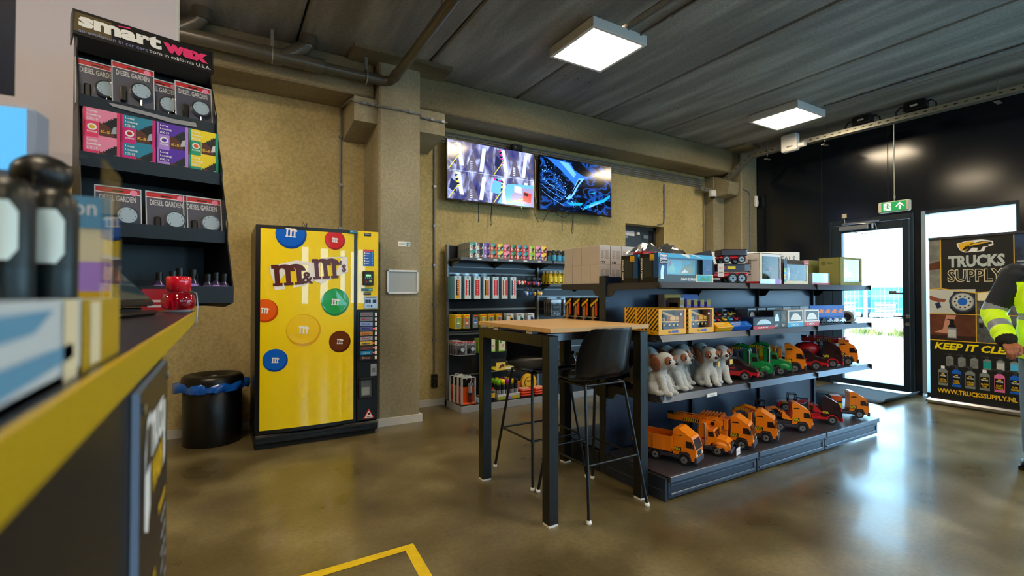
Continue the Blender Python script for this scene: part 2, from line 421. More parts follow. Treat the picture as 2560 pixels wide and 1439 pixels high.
# baseboards
bbm = M('pale_baseboard', '#c9c9c6', .4)
struct(MB().box(X0, Y1-.02, 0, 1.30, Y1, .075, bbm).box(1.71, Y1-.02, 0, DX0, Y1, .075, bbm).box(DX1, Y1-.02, 0, 6.85, Y1, .075, bbm), 'baseboard_back')
struct(MB().box(1.27, 4.62, 0, 1.71, 4.64, .075, bbm).box(1.27, 4.64, 0, 1.29, Y1, .075, bbm).box(1.71, 4.62, 0, 1.73, Y1, .075, bbm), 'baseboard_column')
# columns, beams, corbels
struct(MB().box(1.29, 4.64, 0, 1.71, Y1, ZC, colm, c=.018), 'trim_1')
struct(MB().box(X0, 4.76, 3.20, 1.28, Y1, ZC, beamm, c=.015), 'trim_2')
struct(MB().box(1.72, 4.76, 3.20, 7.1, Y1, ZC, beamm, c=.015), 'trim_3')
struct(MB().prism([(5.2,2.86),(4.70,2.93),(4.70,3.165),(5.2,3.19)], .22, colm, RF(1.07, 0, 0)), 'trim_4')
struct(MB().prism([(5.2,2.86),(4.70,2.93),(4.70,3.165),(5.2,3.19)], .28, colm, RF(1.72, 0, 0)), 'trim_5')
struct(MB().box(7.12, 4.72, 0, X1, Y1, ZC, colm, c=.015), 'trim_6')
struct(MB().box(6.84, 5.02, 0, 7.11, Y1, 3.19, colm, c=.01).prism([(5.02,2.84),(4.78,2.86),(4.74,3.05),(5.02,3.18)], .26, colm, RF(6.85, 0, 0)), 'trim_7')
struct(MB().box(1.02, 4.45, ZC-.035, 1.98, 4.75, ZC, beamm).box(6.75, 4.4, ZC-.03, 7.1, 4.75, ZC, beamm), 'trim_8')
# yellow tape marking on the floor
tape = M('yellow_floor_tape', '#e6c70c', .5, noise=('#c9a90a', 14, .3))
mb = MB(); z = .0015
mb.flat([(.255, 2.315), (.80, 2.335), (.845, 2.385), (.245, 2.372)], tape, z=z)
mb.flat([(.79, 2.37), (.845, 2.385), (.80, 1.75), (.745, 1.76)], tape, z=z*1.3)
mb.flat([(.255, 2.315), (.245, 2.372), (.15, 1.75), (.205, 1.74)], tape, z=z*1.2)
single(mb, 'floor_tape', 'yellow tape square stuck on the concrete floor in the foreground', 'tape')

# ================================================================== OUTSIDE
asph, *_ = concrete('yard_paving', '#8d9093', '#a9abac', '#bcbdbc', (.4, .4, 1), .85, .1)
struct(MB().box(X1+.04, -60, -.25, 27, 70, -.02, asph).box(27, -60, -1.2, 160, 90, -1.1, asph), 'floor_outside')
struct(MB().box(26.6, -60, -.02, 27, 70, .12, M('pale_kerb', '#c8c6c0', .8)), 'trim_9')
fm = M('fence_galvanised', '#8fa0a8', .4, .5)
# heading from the camera to the fence: the fence runs along Y
fx = 17.8
fr = root('bar_fence', 'grey metal bar fence along the far edge of the yard', 'fence', (fx, 0, 0))
m_ = MB()
for k in range(-40, 140):
    yy = k*.12; m_.cyl((0, yy, .15), (0, yy, 1.72), .008, fm, n=5, caps=False)
for zz in (.2, .8, 1.2, 1.66): m_.box(-.01, -4.8, zz, .01, 16.8, zz+.03, fm)
m_.build('fence_panel', fr)
for k in range(-2, 7): MB().box(-.04, k*2.5-.03, -.02, .04, k*2.5+.03, 1.75, fm).build('fence_post', fr)
leafm = M('weed_leaf', '#6f7a3c', .8, noise=('#8d8b52', 9, .3))
for k, (yy, s_) in enumerate(((8.9, .42), (8.15, .25), (7.3, .5), (6.4, .3), (5.7, .3))):
    m_ = MB()
    for j in range(160):
        a = random.random()*2*PI; r = random.random()**.5*s_; hh = .12+.22*random.random(); bx = r*math.cos(a)*.35; by = r*math.sin(a)
        m_.flat([(0, 0), (.02, hh*.5), (.0, hh), (-.02, hh*.5)], leafm, Matrix.Translation((bx, by, -.02)) @ RZ(a*3) @ RX(PI/2-.35))
    o = m_.build('weed_patch'); o.location = (fx-.45, yy, 0)
    o['kind'] = 'stuff'; tag(o, ('leftmost', 'second from left', 'widest', 'fourth from left', 'rightmost')[k]+' patch of dry green weeds at the foot of the fence', 'weeds')
# parked lorries behind the fence
cabw = M('lorry_white', '#dfe6ea', .4); cabb = M('lorry_blue', '#2d7d9c', .35); grille = M('lorry_grille', '#303c46', .5); wind = M('lorry_windscreen', '#4aa0b8', .15)
def lorry(name, label, x, y, col):
    r = root(name, label, 'lorry', (x, y, -1.1), 0, 'lorries parked behind the fence')
    b = MB(); b.box(0, -1.2, .5, 2.2, 1.2, 3.0, col, c=.12); b.box(-.03, -.85, 1.55, .01, .85, 1.62, cabw)
    b.prism([(-1.15, 3.0), (1.15, 3.0), (.95, 3.5), (-.95, 3.5)], 1.2, cabw, RF(.5, 0, 0)); b.build('cab', r)
    g = MB(); g.box(-.05, -.8, .75, .0, .8, 1.6, grille)
    for k in range(6): g.box(-.07, -.78, .82+k*.13, -.04, .78, .85+k*.13, cabw)
    g.build('grille', r)
    MB().box(-.04, -1.05, 1.85, .02, 1.05, 2.75, wind, c=.02).build('windscreen', r)
    MB().box(-.06, -1.18, .35, .05, 1.18, .72, cabw, c=.03).build('bumper', r)
    MB().box(2.4, -1.2, 1.0, 10, 1.2, 3.6, cabw).build('trailer', r)
    for yy in (-1.0, 1.0): MB().cyl((1.1, yy-.18, .48), (1.1, yy+.18, .48), .48, tyre).build('wheel', r)
for k, y in enumerate((19.5, 22.6, 25.7, 28.6, 16.4, 13.3)):
    lorry('lorry', ('third', 'fourth', 'fifth', 'sixth', 'second', 'first')[k]+' lorry cab counted from the right behind the yard fence', 50, y, (cabb, cabw)[k == 3])
b = MB(); b.box(0, -20, 0, 10, 40, 3.6, M('far_shed', '#c9ccca', .8)); b.box(-.05, -20, 2.6, 0, 40, 2.9, greymetal)
single(b, 'warehouse', 'long pale warehouse far behind the parked lorries', 'building', (95, 10, -1.1))
hm = M('hedge_leaf', '#7d9560', .9, noise=('#5f7a4a', 1.2, .3), bump=(4, .8))
b = MB()
for k in range(30): b.ell((0, k*2.4-15, 1.5+.4*random.random()), (1.2, 1.9, 1.7+.6*random.random()), hm, nu=10, nv=6)
o = single(b, 'hedge', 'long green hedge on the horizon beyond the lorries', 'hedge', (80, 20, 0)); o['kind'] = 'stuff'

# ================================================================== CEILING LAMPS
lampw = M('lamp_housing', '#d9d9d6', .4)
lampE = M('lamp_diffuser', '#ffe8c4', .5, emit=12)
def ceiling_light(x, y, label):
    r = root('ceiling_light', label, 'light', (x, y, ZC), 0, 'square ceiling lights')
    b = MB()
    for q in ((-.31,-.31,.31,-.275), (-.31,.275,.31,.31), (-.31,-.275,-.275,.275), (.275,-.275,.31,.275)): b.box(q[0], q[1], -.085, q[2], q[3], 0, lampw, c=.004)
    b.build('housing', r); MB().box(-.275, -.275, -.078, .275, .275, -.06, lampE).build('diffuser', r); return r
ceiling_light(2.9, 3.33, 'white square ceiling light nearest the camera, above the bar table')
ceiling_light(6.08, 3.41, 'white square ceiling light near the dark wall and the cable tray')
for k, (x, y) in enumerate(((-.45, 3.35), (-.45, .3), (2.9, .2), (6.08, .2), (-.45, -2.4), (2.9, -2.4), (6.08, -2.4), (-3.1, 1.6))):
    ceiling_light(x, y, ['white square ceiling light above the rubbish bin', 'white square ceiling light over the counter', 'white square ceiling light over the yellow floor tape', 'white square ceiling light over the person in the jacket', 'white square ceiling light at the front wall behind the counter', 'white square ceiling light at the middle of the front wall', 'white square ceiling light at the front wall by the glazing', 'white square ceiling light at the left wall'][k])

# ================================================================== PIPES AND CABLES
pvc = M('brown_grey_pvc', '#4e4a3e', .28)
r = root('drain_pipe', 'thick brown-grey drain pipe running under the ceiling along the left beam', 'pipe', (0, 4.62, 3.33))
b = MB(); b.tube([(-2.2, 0, .02), (.72, 0, .0)], .062, pvc, 16); b.tube([(.72, 0, 0), (1.36, 0, 0)], .045, pvc, 16)
b.cyl((.30, 0, .0), (.44, 0, .0), .07, pvc); b.cyl((.62, 0, 0), (.78, 0, 0), .066, pvc); b.cyl((1.14, 0, 0), (1.28, 0, 0), .051, pvc)
b.build('main_pipe', r)
for px_ in (-.25, .55):
    b = MB(); b.tube([(px_-.1, 0, .01), (px_-.03, -.0, .06), (px_+.06, -.02, .12), (px_+.1, -.05, .17), (px_+.1, -.05, .24)], .062, pvc, 16); b.cyl((px_+.1, -.05, .13), (px_+.1, -.05, .22), .069, pvc); b.build('branch_elbow', r)
b = MB(); b.tube([(1.30, 0, 0), (1.345, 0, 0), (1.385, -.035, .0), (1.40, -.1, .005), (1.40, -1.1, .02), (1.40, -1.75, .04)], .045, pvc, 16)
b.cyl((1.40, -.12, .005), (1.40, -.2, .007), .051, pvc); b.tube([(1.40, -1.3, .02), (1.40, -1.36, .06), (1.38, -1.38, .22)], .04, pvc, 14); b.build('cross_pipe', r)
for px_ in (.36, 1.16):
    b = MB(); b.tube([(px_, .07*math.cos(a), .07*math.sin(a)) for a in [k*PI/8 for k in range(16)]], .006, galv, 6, closed=True); b.box(px_-.012, -.01, .06, px_+.012, .01, .22, galv); b.build('pipe_clamp', r)
def conduit(label, pts, rad=.0095, clips=()):
    x, y, z = pts[0]; b = MB(); b.tube([(p[0]-x, p[1]-y, p[2]-z) for p in pts], rad, conduit_m, 8)
    r_ = root('conduit', label, 'conduit', (x, y, z), 0); b.build('tube', r_)
    for c_ in clips:
        q = MB(); q.box(-rad*1.7, -rad*1.8, -.012, rad*1.7, rad*2.0, .012, greymetal, T=Matrix.Translation((c_[0]-x, c_[1]-y, c_[2]-z))); q.build('clip', r_)
    return r_
conduit('grey conduit dropping down the plaster behind the vending machine', [(1.045, 5.185, 3.2), (1.045, 5.185, 1.7)], clips=[(1.045, 5.185, z) for z in (2.9, 2.4, 1.95)])
conduit('grey conduit over the left concrete corbel and across the column', [(1.045, 5.185, 3.2), (1.045, 4.69, 3.12), (1.07, 4.685, 3.10), (1.28, 4.685, 3.10), (1.285, 4.625, 3.08), (1.71, 4.625, 3.08), (1.73, 4.685, 3.07), (2.02, 4.685, 3.07)], clips=[(1.16, 4.685, 3.1), (1.24, 4.685, 3.1), (1.42, 4.625, 3.08), (1.6, 4.625, 3.08), (1.85, 4.685, 3.07), (1.97, 4.685, 3.07)])
conduit('grey conduit between the column and the wall shelving, down to the black socket', [(2.08, 5.185, 2.95), (2.08, 5.185, .36)], .011, [(2.08, 5.185, z) for z in (2.5, 2.05, 1.6, 1.15, .75)])
conduit('grey conduit dropping to the inner door beyond the screens', [(5.87, 5.185, 2.98), (5.87, 5.185, 2.45), (5.85, 5.185, 2.36), (5.72, 5.185, 2.33)], clips=[(5.87, 5.185, z) for z in (2.85, 2.55)])
conduit('grey conduit on the plaster at the left of the corner pilaster', [(6.80, 5.185, 2.9), (6.80, 5.185, .3)], clips=[(6.80, 5.185, z) for z in (2.4, 2.0)])
conduit('grey conduit down the corner column below the motion sensor', [(7.15, 4.705, 2.95), (7.28, 4.705, 2.93), (7.33, 4.705, 2.88), (7.33, 4.705, .3)], clips=[(7.33, 4.705, z) for z in (2.75, 2.3, 1.9)])
for k in range(5):
    conduit(('topmost', 'second', 'middle', 'fourth', 'lowest')[k]+' of five grey conduits running along the wall above the screens', [(2.08, 5.18, 3.145-.03*k), (6.80, 5.18, 3.145-.03*k)], .009)['group'] = 'five conduits above the screens'
conduit('black ceiling cable duct leading to the near ceiling light', [(3.13, 3.05, ZC-.012), (3.13, -1.5, ZC-.012)], .011, [(3.13, y, ZC-.012) for y in (2.7, 2.2, 1.7)])
conduit('thin cable on the ceiling beside the near ceiling light', [(2.98, 3.1, ZC-.01), (2.98, -1.5, ZC-.01)], .006)
conduit('black ceiling duct leading to the far ceiling light', [(6.24, 3.05, ZC-.012), (6.24, -1.5, ZC-.012)], .011, [(6.24, y, ZC-.012) for y in (2.6, 2.2, 1.8, 1.5)])
# cable tray
r = root('cable_tray', 'perforated steel cable tray under the ceiling in front of the dark wall', 'cable tray', (6.98, 0, 0))
def tray(p0, p1, name):
    p0 = Vector(p0); p1 = Vector(p1); d = p1-p0; L = d.length; T = Matrix.Translation(p0) @ d.to_track_quat('Y', 'Z').to_matrix().to_4x4()
    b = MB(); b.box(-.05, 0, -.03, .05, L, -.026, galv, T=T)
    for sx in (-.05, .05):
        b.box(sx-.002, 0, -.03, sx+.002, L, .03, galv, T=T)
    for k in range(int(L/.09)): b.box(-.0535, k*.09+.02, -.006, -.0515, k*.09+.055, .006, black, T=T)
    return b.build(name, r)
tray((0, -3.5, 3.30), (0, 4.45, 3.40), 'tray_rail'); tray((0, 4.43, 3.41), (-.05, 5.05, 2.98), 'tray_drop'); tray((-.02, 5.10, 2.96), (-.42, 5.10, 2.96), 'tray_foot')
for y in (4.2, 3.4, 1.7, .3, -1.4):
    MB().cyl((0, y, 3.33), (0, y, ZC), .005, steel, n=8).box(-.06, y-.02, 3.28, .06, y+.02, 3.288, galv).build('hanger_rod', r)
for k, y in enumerate((2.95, 2.40)):
    r2 = root('led_driver', ('black power supply box on the cable tray nearer the junction box', 'black power supply box on the cable tray farther right')[k], 'power supply', (6.98, y, 3.43), 0, 'power supplies on the cable tray')
    MB().box(-.05, -.11, 0, .05, .11, .10, black, c=.012).box(-.054, -.03, .04, -.05, .04, .06, white).build('case', r2)
    for sgn in (-1, 1):
        for q in (0, .02): MB().tube([(-.02+q, sgn*.1, .06), (-.02+q, sgn*.15, .075), (-.02+q, sgn*.19, .03), (-.02+q, sgn*.2, -.06)], .006, black, 6).build('cable', r2)
b = MB(); b.box(-.06, -.11, -.12, .04, .11, .12, white, c=.015); b.box(-.063, -.06, -.07, -.06, .02, -.055, midgrey); b.cyl((.0, -.12, -.06), (.0, -.2, -.06), .035, white)
single(b, 'junction_box', 'cream white junction box hanging from the cable tray below the far light', 'junction box', (6.87, 3.80, 3.40))
r = root('dome_camera', 'white dome security camera under the cable tray in the far corner', 'camera', (6.78, 5.0, 2.89))
MB().lathe([(0, .05), (.055, .05), (.06, .0), (.058, -.05), (0, -.05)], white).build('housing', r); MB().ell((0, 0, -.05), (.045, .045, .04), black).build('dome', r)
b = MB(); b.box(-.03, -.05, -.09, .03, 0, .09, white, c=.014); b.box(-.02, -.055, -.06, .02, -.05, .01, paper)
single(b, 'motion_sensor', 'white motion sensor on the corner column beside the dark wall', 'sensor', (7.46, 4.715, 2.78))
# exit sign
r = root('exit_sign', 'green running-man exit sign with up arrow, hanging on a rod', 'sign', (6.98, 2.62, 2.33))
b = MB(); b.box(-.03, -.16, -.065, .03, .16, .065, M('sign_housing', '#c8c6b4', .4), c=.012); b.build('housing', r)
gE = M('exit_green', '#0c9a52', .4, emit=.12); wE = M('exit_white', '#f2fff4', .4, emit=.2)
b = MB(); T = LF(-.0315, 0, 0); b.rect(-.125, -.055, .125, .055, gE, T)
b.rect(-.10, -.043, -.022, .045, wE, T, .0014); b.disc(-.058, .03, .011, gE, T, .002)
for q in ([(-.066,.018),(-.05,.018),(-.052,-.01),(-.068,-.01)], [(-.066,-.008),(-.052,-.008),(-.035,-.02),(-.04,-.03),(-.056,-.02)], [(-.068,-.005),(-.06,-.015),(-.075,-.03),(-.098,-.03),(-.098,-.037),(-.072,-.038)], [(-.064,.018),(-.05,.014),(-.034,.0),(-.022,.004),(-.022,.010),(-.034,.008),(-.046,.02)], [(-.066,.016),(-.066,.006),(-.08,-.004),(-.088,-.002),(-.088,.004),(-.08,.004)]): b.flat(q, gE, T, .002)
for q in ([(.055,-.04),(.075,-.04),(.075,.01),(.055,.01)], [(.065,.045),(.105,.0),(.105,-.012),(.065,.022)], [(.065,.045),(.065,.022),(.025,-.012),(.025,.0)]): b.flat(q, wE, T, .0014)
b.build('legend', r)
MB().cyl((0, 0, .065), (0, 0, 1.0), .007, galv, n=8).cyl((0, 0, .5), (0, 0, .53), .011, galv).cyl((0, 0, .1), (0, 0, .13), .011, galv).build('rod', r)
b = MB(); b.box(-.02, -.03, -.03, 0, .03, .03, M('cream_box', '#b8b39a', .5), c=.005); b.tube([(-.02, 0, -.02), (-.03, -.02, -.12), (-.05, -.12, -.24), (-.05, -.26, -.28), (-.045, -.42, -.27), (-.04, -.38, -.14), (-.035, -.36, -.10)], .006, greymetal, 6)
single(b, 'door_contact', 'small cream contact box with a sagging wire above the glass door', 'door contact', (X1, 3.42, 2.37))

# ================================================================== SCREENS
def screen_mat(name, cols, kind):
    m = bpy.data.materials.new(name); m.use_nodes = True; n = m.node_tree; b_ = n.nodes['Principled BSDF']
    tc = n.nodes.new('ShaderNodeTexCoord'); mp = n.nodes.new('ShaderNodeMapping'); n.links.new(tc.outputs['Object'], mp.inputs[0])
    if kind == 'wave': mp.inputs['Rotation'].default_value = (0, .6, 0); mp.inputs['Scale'].default_value = (1.6, 1, 3.6)
    else: mp.inputs['Scale'].default_value = (9, 1, 4)
    t = n.nodes.new('ShaderNodeTexNoise'); t.inputs['Scale'].default_value = 1.1 if kind == 'wave' else 1.0; t.inputs['Detail'].default_value = 7 if kind == 'wave' else 3; t.inputs['Distortion'].default_value = 2.6 if kind == 'wave' else .6
    n.links.new(mp.outputs[0], t.inputs['Vector']); r_ = n.nodes.new('ShaderNodeValToRGB')
    e = r_.color_ramp.elements; e[0].position = cols[0][0]; e[0].color = lin(cols[0][1]); e[1].position = cols[-1][0]; e[1].color = lin(cols[-1][1])
    for p_, c_ in cols[1:-1]: k = e.new(p_); k.color = lin(c_)
    n.links.new(t.outputs[0], r_.inputs[0]); n.links.new(r_.outputs[0], b_.inputs['Emission Color'])
    b_.inputs['Emission Strength'].default_value = .30; b_.inputs['Base Color'].default_value = (0, 0, 0, 1); b_.inputs['Roughness'].default_value = .12
    return m
def em(name, c, s=1.0):
    return M('screen_'+name, c, .12, emit=s*.32)
scr1 = screen_mat('cctv_picture', [(.30, '#14163a'), (.42, '#4a4f96'), (.5, '#6a6478'), (.58, '#a8b4f0'), (.68, '#e8ecff')], 'cctv')
scr2 = screen_mat('water_picture', [(.38, '#020306'), (.50, '#04102a'), (.555, '#1a5cc8'), (.60, '#040e26'), (.68, '#020306')], 'wave')
tvb = M('tv_bezel', '#050506', .2)
def tv(label, x0, x1, pic):
    xc = (x0+x1)/2; w_ = (x1-x0)/2
    r = root('television', label, 'television', (xc, 5.05, 2.69), 0, 'two wall screens')
    MB().box(-w_, 0, -.35, w_, .035, .35, tvb, c=.004).box(-w_*.6, .035, -.25, w_*.6, .07, .2, tvb).box(-.2, .07, -.15, .2, .148, .15, darkgrey).box(-w_+.18, -.006, -.362, -w_+.28, .02, -.35, tvb).build('case', r)
    s_ = MB(); s_.box(-w_+.012, -.002, -.333, w_-.012, 0, .338, pic)
    T = FR(0, -.002, 0)
    if pic is scr1:
        cy = em('yellow', '#f0d820'); ck = em('black', '#08080c'); cw = em('pale', '#b4c8f4', 1.3); cm = em('magenta', '#c81a90'); cr = em('red', '#d83038'); cf = em('floor', '#5a5468'); cd = em('dark', '#20264e'); cl = em('lightblue', '#5aa0e8', 1.1)
        # four camera views (two rows)
        W2 = w_-.012
        for (u0, v0, u1, v1) in ((-W2, .0, 0, .338), (0, .0, W2, .338), (-W2, -.333, 0, 0), (0, -.333, W2, 0)):
            cu = (u0+u1)/2; q = (u1-u0)
            s_.flat([(cu-.06, v0+.02), (cu+.10, v0+.02), (cu+.03, v0+.2), (cu, v0+.2)], cf, T, .001)
            s_.flat([(cu-.14, v0+.06), (cu-.09, v0+.06), (cu-.13, v1-.02), (cu-.19, v1-.02)], cw, T, .0014)
            s_.flat([(cu+.11, v0+.02), (cu+.16, v0+.02), (cu+.2, v1-.04), (cu+.15, v1-.04)], cw, T, .0014)
            s_.flat([(u0+.01, v0+.01), (u0+.02, v0+.01), (cu-.14, v0+.19), (cu-.15, v0+.19)], cy, T, .0016)
            s_.flat([(u0+.02, v0+.12), (u0+.10, v0+.06), (u0+.12, v0+.19), (u0+.04, v0+.24)], cd, T, .0012)
            sx_ = cu-.21
            col = cm if u0 == 0 and v0 == 0 else cy
            for k in range(7):
                s_.flat([(sx_+k*.006, v1-.03-k*.024), (sx_+.035+k*.006, v1-.02-k*.024), (sx_+.035+k*.006, v1-.036-k*.024), (sx_+k*.006, v1-.046-k*.024)], col if k % 2 == 0 else ck, T, .0018)
            for k in range(5): s_.flat([(cu-.015, v0+.03+k*.022), (cu+.02, v0+.03+k*.022), (cu+.018, v0+.04+k*.022), (cu-.013, v0+.04+k*.022)], cw, T, .0016)
            s_.text('12-04-2022', u0+.02, v1-.022, .13, .012, cw, T, .002)
        s_.flat([(.06, -.33), (.58, -.33), (.58, -.06), (.2, -.08)], cl, T, .0022); s_.flat([(.24, -.27), (.57, -.33), (.585, -.1), (.3, -.12)], em('concrete', '#8c88b4'), T, .0024)
        s_.flat([(.42, -.27), (.54, -.29), (.55, -.17), (.43, -.15)], cr, T, .0026); s_.flat([(.44, -.2), (.50, -.21), (.505, -.17), (.445, -.16)], ck, T, .0028)
        s_.flat([(.3, -.17), (.40, -.18), (.40, -.1), (.3, -.09)], em('white', '#dfe8ff', 1.2), T, .0026); s_.flat([(.2, -.31), (.44, -.25), (.44, -.243), (.2, -.3)], cy, T, .0026)
        s_.flat([(-.03, -.2), (.1, -.23), (.12, -.03), (.02, -.03)], cl, T, .0026); s_.flat([(.12, -.32), (.19, -.33), (.14, -.08)], em('white'  , '#dfe8ff'), T, .0028)
        for k in range(4): s_.flat([(.0+k*.035, -.03-k*.008), (.03+k*.035, -.03-k*.008), (.04+k*.035, -.055-k*.008), (.01+k*.035, -.055-k*.008)], cm if k % 2 == 0 else ck, T, .003)
        s_.flat([(-W2, -.003), (W2, -.003), (W2, .001), (-W2, .001)], cw, T, .003)
    else:
        cb = em('blue', '#2a6ed8'); cb2 = em('blue2', '#6ab0ff'); cc = em('cyan', '#1a9ad0'); ck = em('black', '#08080c')
        random.seed(3)
        for k in range(170):
            a = random.random(); u = -.55+a*.55+random.gauss(0, .05); v = .18-a*.42+random.gauss(0, .07)
            if abs(u) > .57 or abs(v) > .32: continue
            q = .002+.006*random.random(); s_.flat([(u-q, v), (u, v-q), (u+q*1.5, v), (u, v+q)], random.choice((cb, cb2, cb2)), T, .001)
        for k in range(3):
            pts = [(-.58+k*.01+.1*t_k*5/5*1.0, (-.02-k*.05)-.2*(t_k)) for t_k in [i/8 for i in range(9)]]
            P1 = [(-.57+.5*t_k, .06-.08*k-.22*t_k**.8) for t_k in [i/10 for i in range(8)] if .06-.08*k-.22*t_k**.8 > -.31]
            s_.flat(P1+[(a, b-.004) for a, b in reversed(P1)], cb2, T, .0012)
        s_.flat([(-.5,.33),(-.12,.31),(-.05,.22),(.1,.16),(.3,.17),(.05,.1),(-.02,.0),(-.12,.08),(-.28,.2),(-.42,.28)], cb, T, .001)
        s_.flat([(-.3,.31),(-.15,.3),(-.02,.17),(-.06,.12)], cb2, T, .0014)
        s_.flat([(.02,.12),(.12,.13),(.02,.02),(-.05,-.1),(-.14,-.18),(-.2,-.17),(-.1,-.09),(-.04,.02)], cb2, T, .0014); s_.flat([(.02,.10),(.06,.1),(-.02,.0),(-.1,-.12),(-.13,-.13),(-.04,.0)], ck, T, .0018)
        s_.flat([(.08,-.3),(.3,-.21),(.46,-.16),(.57,-.08),(.575,-.04),(.44,-.12),(.28,-.17),(.12,-.25)], cc, T, .0014); s_.flat([(.2,-.26),(.4,-.17),(.38,-.16),(.2,-.23)], cb2, T, .0018)
        s_.flat([(-.2,-.22),(.1,-.2),(.06,-.24),(-.1,-.25)], cc, T, .0014); s_.flat([(.2,-.06),(.33,-.03),(.3,-.05)], cc, T, .0014)
    s_.build('screen', r); b_ = MB(); b_.box(-w_+.005, -.006, -.349, w_-.005, 0, -.336, tvb); b_.text('SAMSUNG' if pic is scr1 else 'Philips', -w_+.2 if pic is scr1 else -.2, -.347, .05, .008, silver, FR(0, -.006, 0)); b_.box(w_-.2, -.008, -.356, w_-.19, 0, -.349, em('led', '#28e048', 2)); b_.build('lower_bezel', r)
    return r
tv('left wall screen showing four washing-bay camera views', 2.17, 3.365, scr1)
tv('right wall screen showing blue water running over black paint', 3.44, 4.655, scr2)
def hang_cable(name, label, pts, m=black, rad=.0045, cat='cable'):
    x, y, z = pts[0]; b = MB(); b.tube([(p[0]-x, p[1]-y, p[2]-z) for p in pts], rad, m, 6); return single(b, name, label, cat, (x, y, z))
def loop(x, z0, z1, wd): return [(x, 5.1, z0), (x-wd*.2, 5.12, (z0+z1)/2), (x-wd, 5.12, z1+.02), (x-wd*.5, 5.12, z1), (x+wd*.2, 5.12, z1+.03), (x+wd*.1, 5.12, z0)]
hang_cable('pull_cord', 'straight black cord hanging below the left wall screen', [(2.6, 5.1, 2.46), (2.6, 5.1, 2.12)])
hang_cable('pull_cord', 'looped black cord hanging below the left wall screen', loop(2.79, 2.46, 2.1, .02))
hang_cable('pull_cord', 'straight black cord hanging below the right wall screen', [(3.83, 5.1, 2.46), (3.835, 5.1, 2.1)])
hang_cable('pull_cord', 'looped black cord hanging below the right wall screen', loop(4.03, 2.46, 2.08, .022))
hang_cable('power_cable', 'sagging black cable between the lower edges of the two screens', [(3.40, 5.1, 2.5), (3.41, 5.13, 2.3), (3.48, 5.14, 2.2), (3.55, 5.14, 2.2), (3.6, 5.12, 2.3), (3.64, 5.08, 2.38)], rad=.004)
hang_cable('power_cable', 'black cable curving under the right wall screen', [(3.7, 5.08, 2.37), (3.76, 5.1, 2.3), (3.88, 5.1, 2.28), (3.98, 5.1, 2.35)], rad=.004)
hang_cable('signal_cable', 'beige cable bundle hanging in the gap between the two screens', [(3.375, 5.10, 3.02), (3.40, 5.09, 2.95), (3.415, 5.10, 2.75), (3.385, 5.09, 2.6), (3.40, 5.08, 2.5), (3.415, 5.09, 2.42)], M('beige_cable', '#b5a888', .5), .008)
b = MB(); b.box(-.07, -.04, 0, .07, .04, .075, black, c=.006); b.box(-.04, -.042, .02, -.03, -.04, .05, greymetal)
single(b, 'media_box', 'small black media box standing on top of the left wall screen', 'media box', (3.12, 5.085, 3.04))

# ================================================================== COLUMN FITTINGS
r = root('snap_frame', 'silver snap poster frame without a poster on the concrete column', 'frame', (1.528, 4.64, 1.39))
MB().box(-.145, -.008, -.10, .145, 0, .10, M('frame_backing', '#a9b3b8', .3)).build('panel', r)
fs_ = M('snap_frame_silver', '#e2e4e6', .3, .2)
b = MB()
for q in ((-.16,-.118,.16,-.098), (-.16,.098,.16,.118), (-.16,-.118,-.14,.118), (.14,-.118,.16,.118)): b.box(q[0], -.018, q[1], q[2], 0, q[3], fs_, c=.003)
b.build('frame', r)
b = MB(); b.box(-.06, -.002, -.023, .06, 0, .023, print_white); T = FR(0, -.002, 0)
b.rect(.022, -.018, .056, .018, M('cyan_print', '#1a9ac4', .5), T); b.flat([(.028,.0),(.04,-.014),(.052,-.006),(.046,.01),(.042,-.002)], print_white, T, .0014)
for k in range(3): b.rect(-.054, .006-k*.008, .01-.02*(k == 2), .009-k*.008, midgrey, T)
single(b, 'notice_sticker', 'small white and cyan notice sticker on the column above the frame', 'sticker', (1.545, 4.64, 1.765))
b = MB(); b.box(-.033, -.045, -.075, .033, 0, .075, black, c=.006)
for zz in (-.035, .035): b.cyl((0, -.046, zz), (0, -.05, zz), .024, matte_black, n=16); b.cyl((-.01, -.051, zz), (-.01, -.052, zz), .004, midgrey, n=8); b.cyl((.01, -.051, zz), (.01, -.052, zz), .004, midgrey, n=8)
single(b, 'wall_socket', 'black double wall socket at the end of the grey conduit', 'socket', (2.08, 5.2, .285))

# ================================================================== VENDING MACHINE
vy = M('vending_yellow', '#ffe004', .35, spec=.3, coat=1.0); vblk = M('vending_black', '#0b0d11', .3)
r = root('vending_machine', 'yellow candy vending machine with big coloured sweets, standing against the wall', 'vending machine', (.235, 4.45, 0))
b = MB(); b.box(0, .03, .13, 1.0, .72, 1.84, vblk, c=.008); b.build('cabinet', r)
b = MB(); b.box(-.005, -.02, .04, 1.0, .7, .12, vblk, c=.01); b.box(0, .02, 0, .98, .66, .05, matte_black); b.box(.01, -.035, .085, .99, -.01, .11, vblk, c=.004); b.build('base', r)
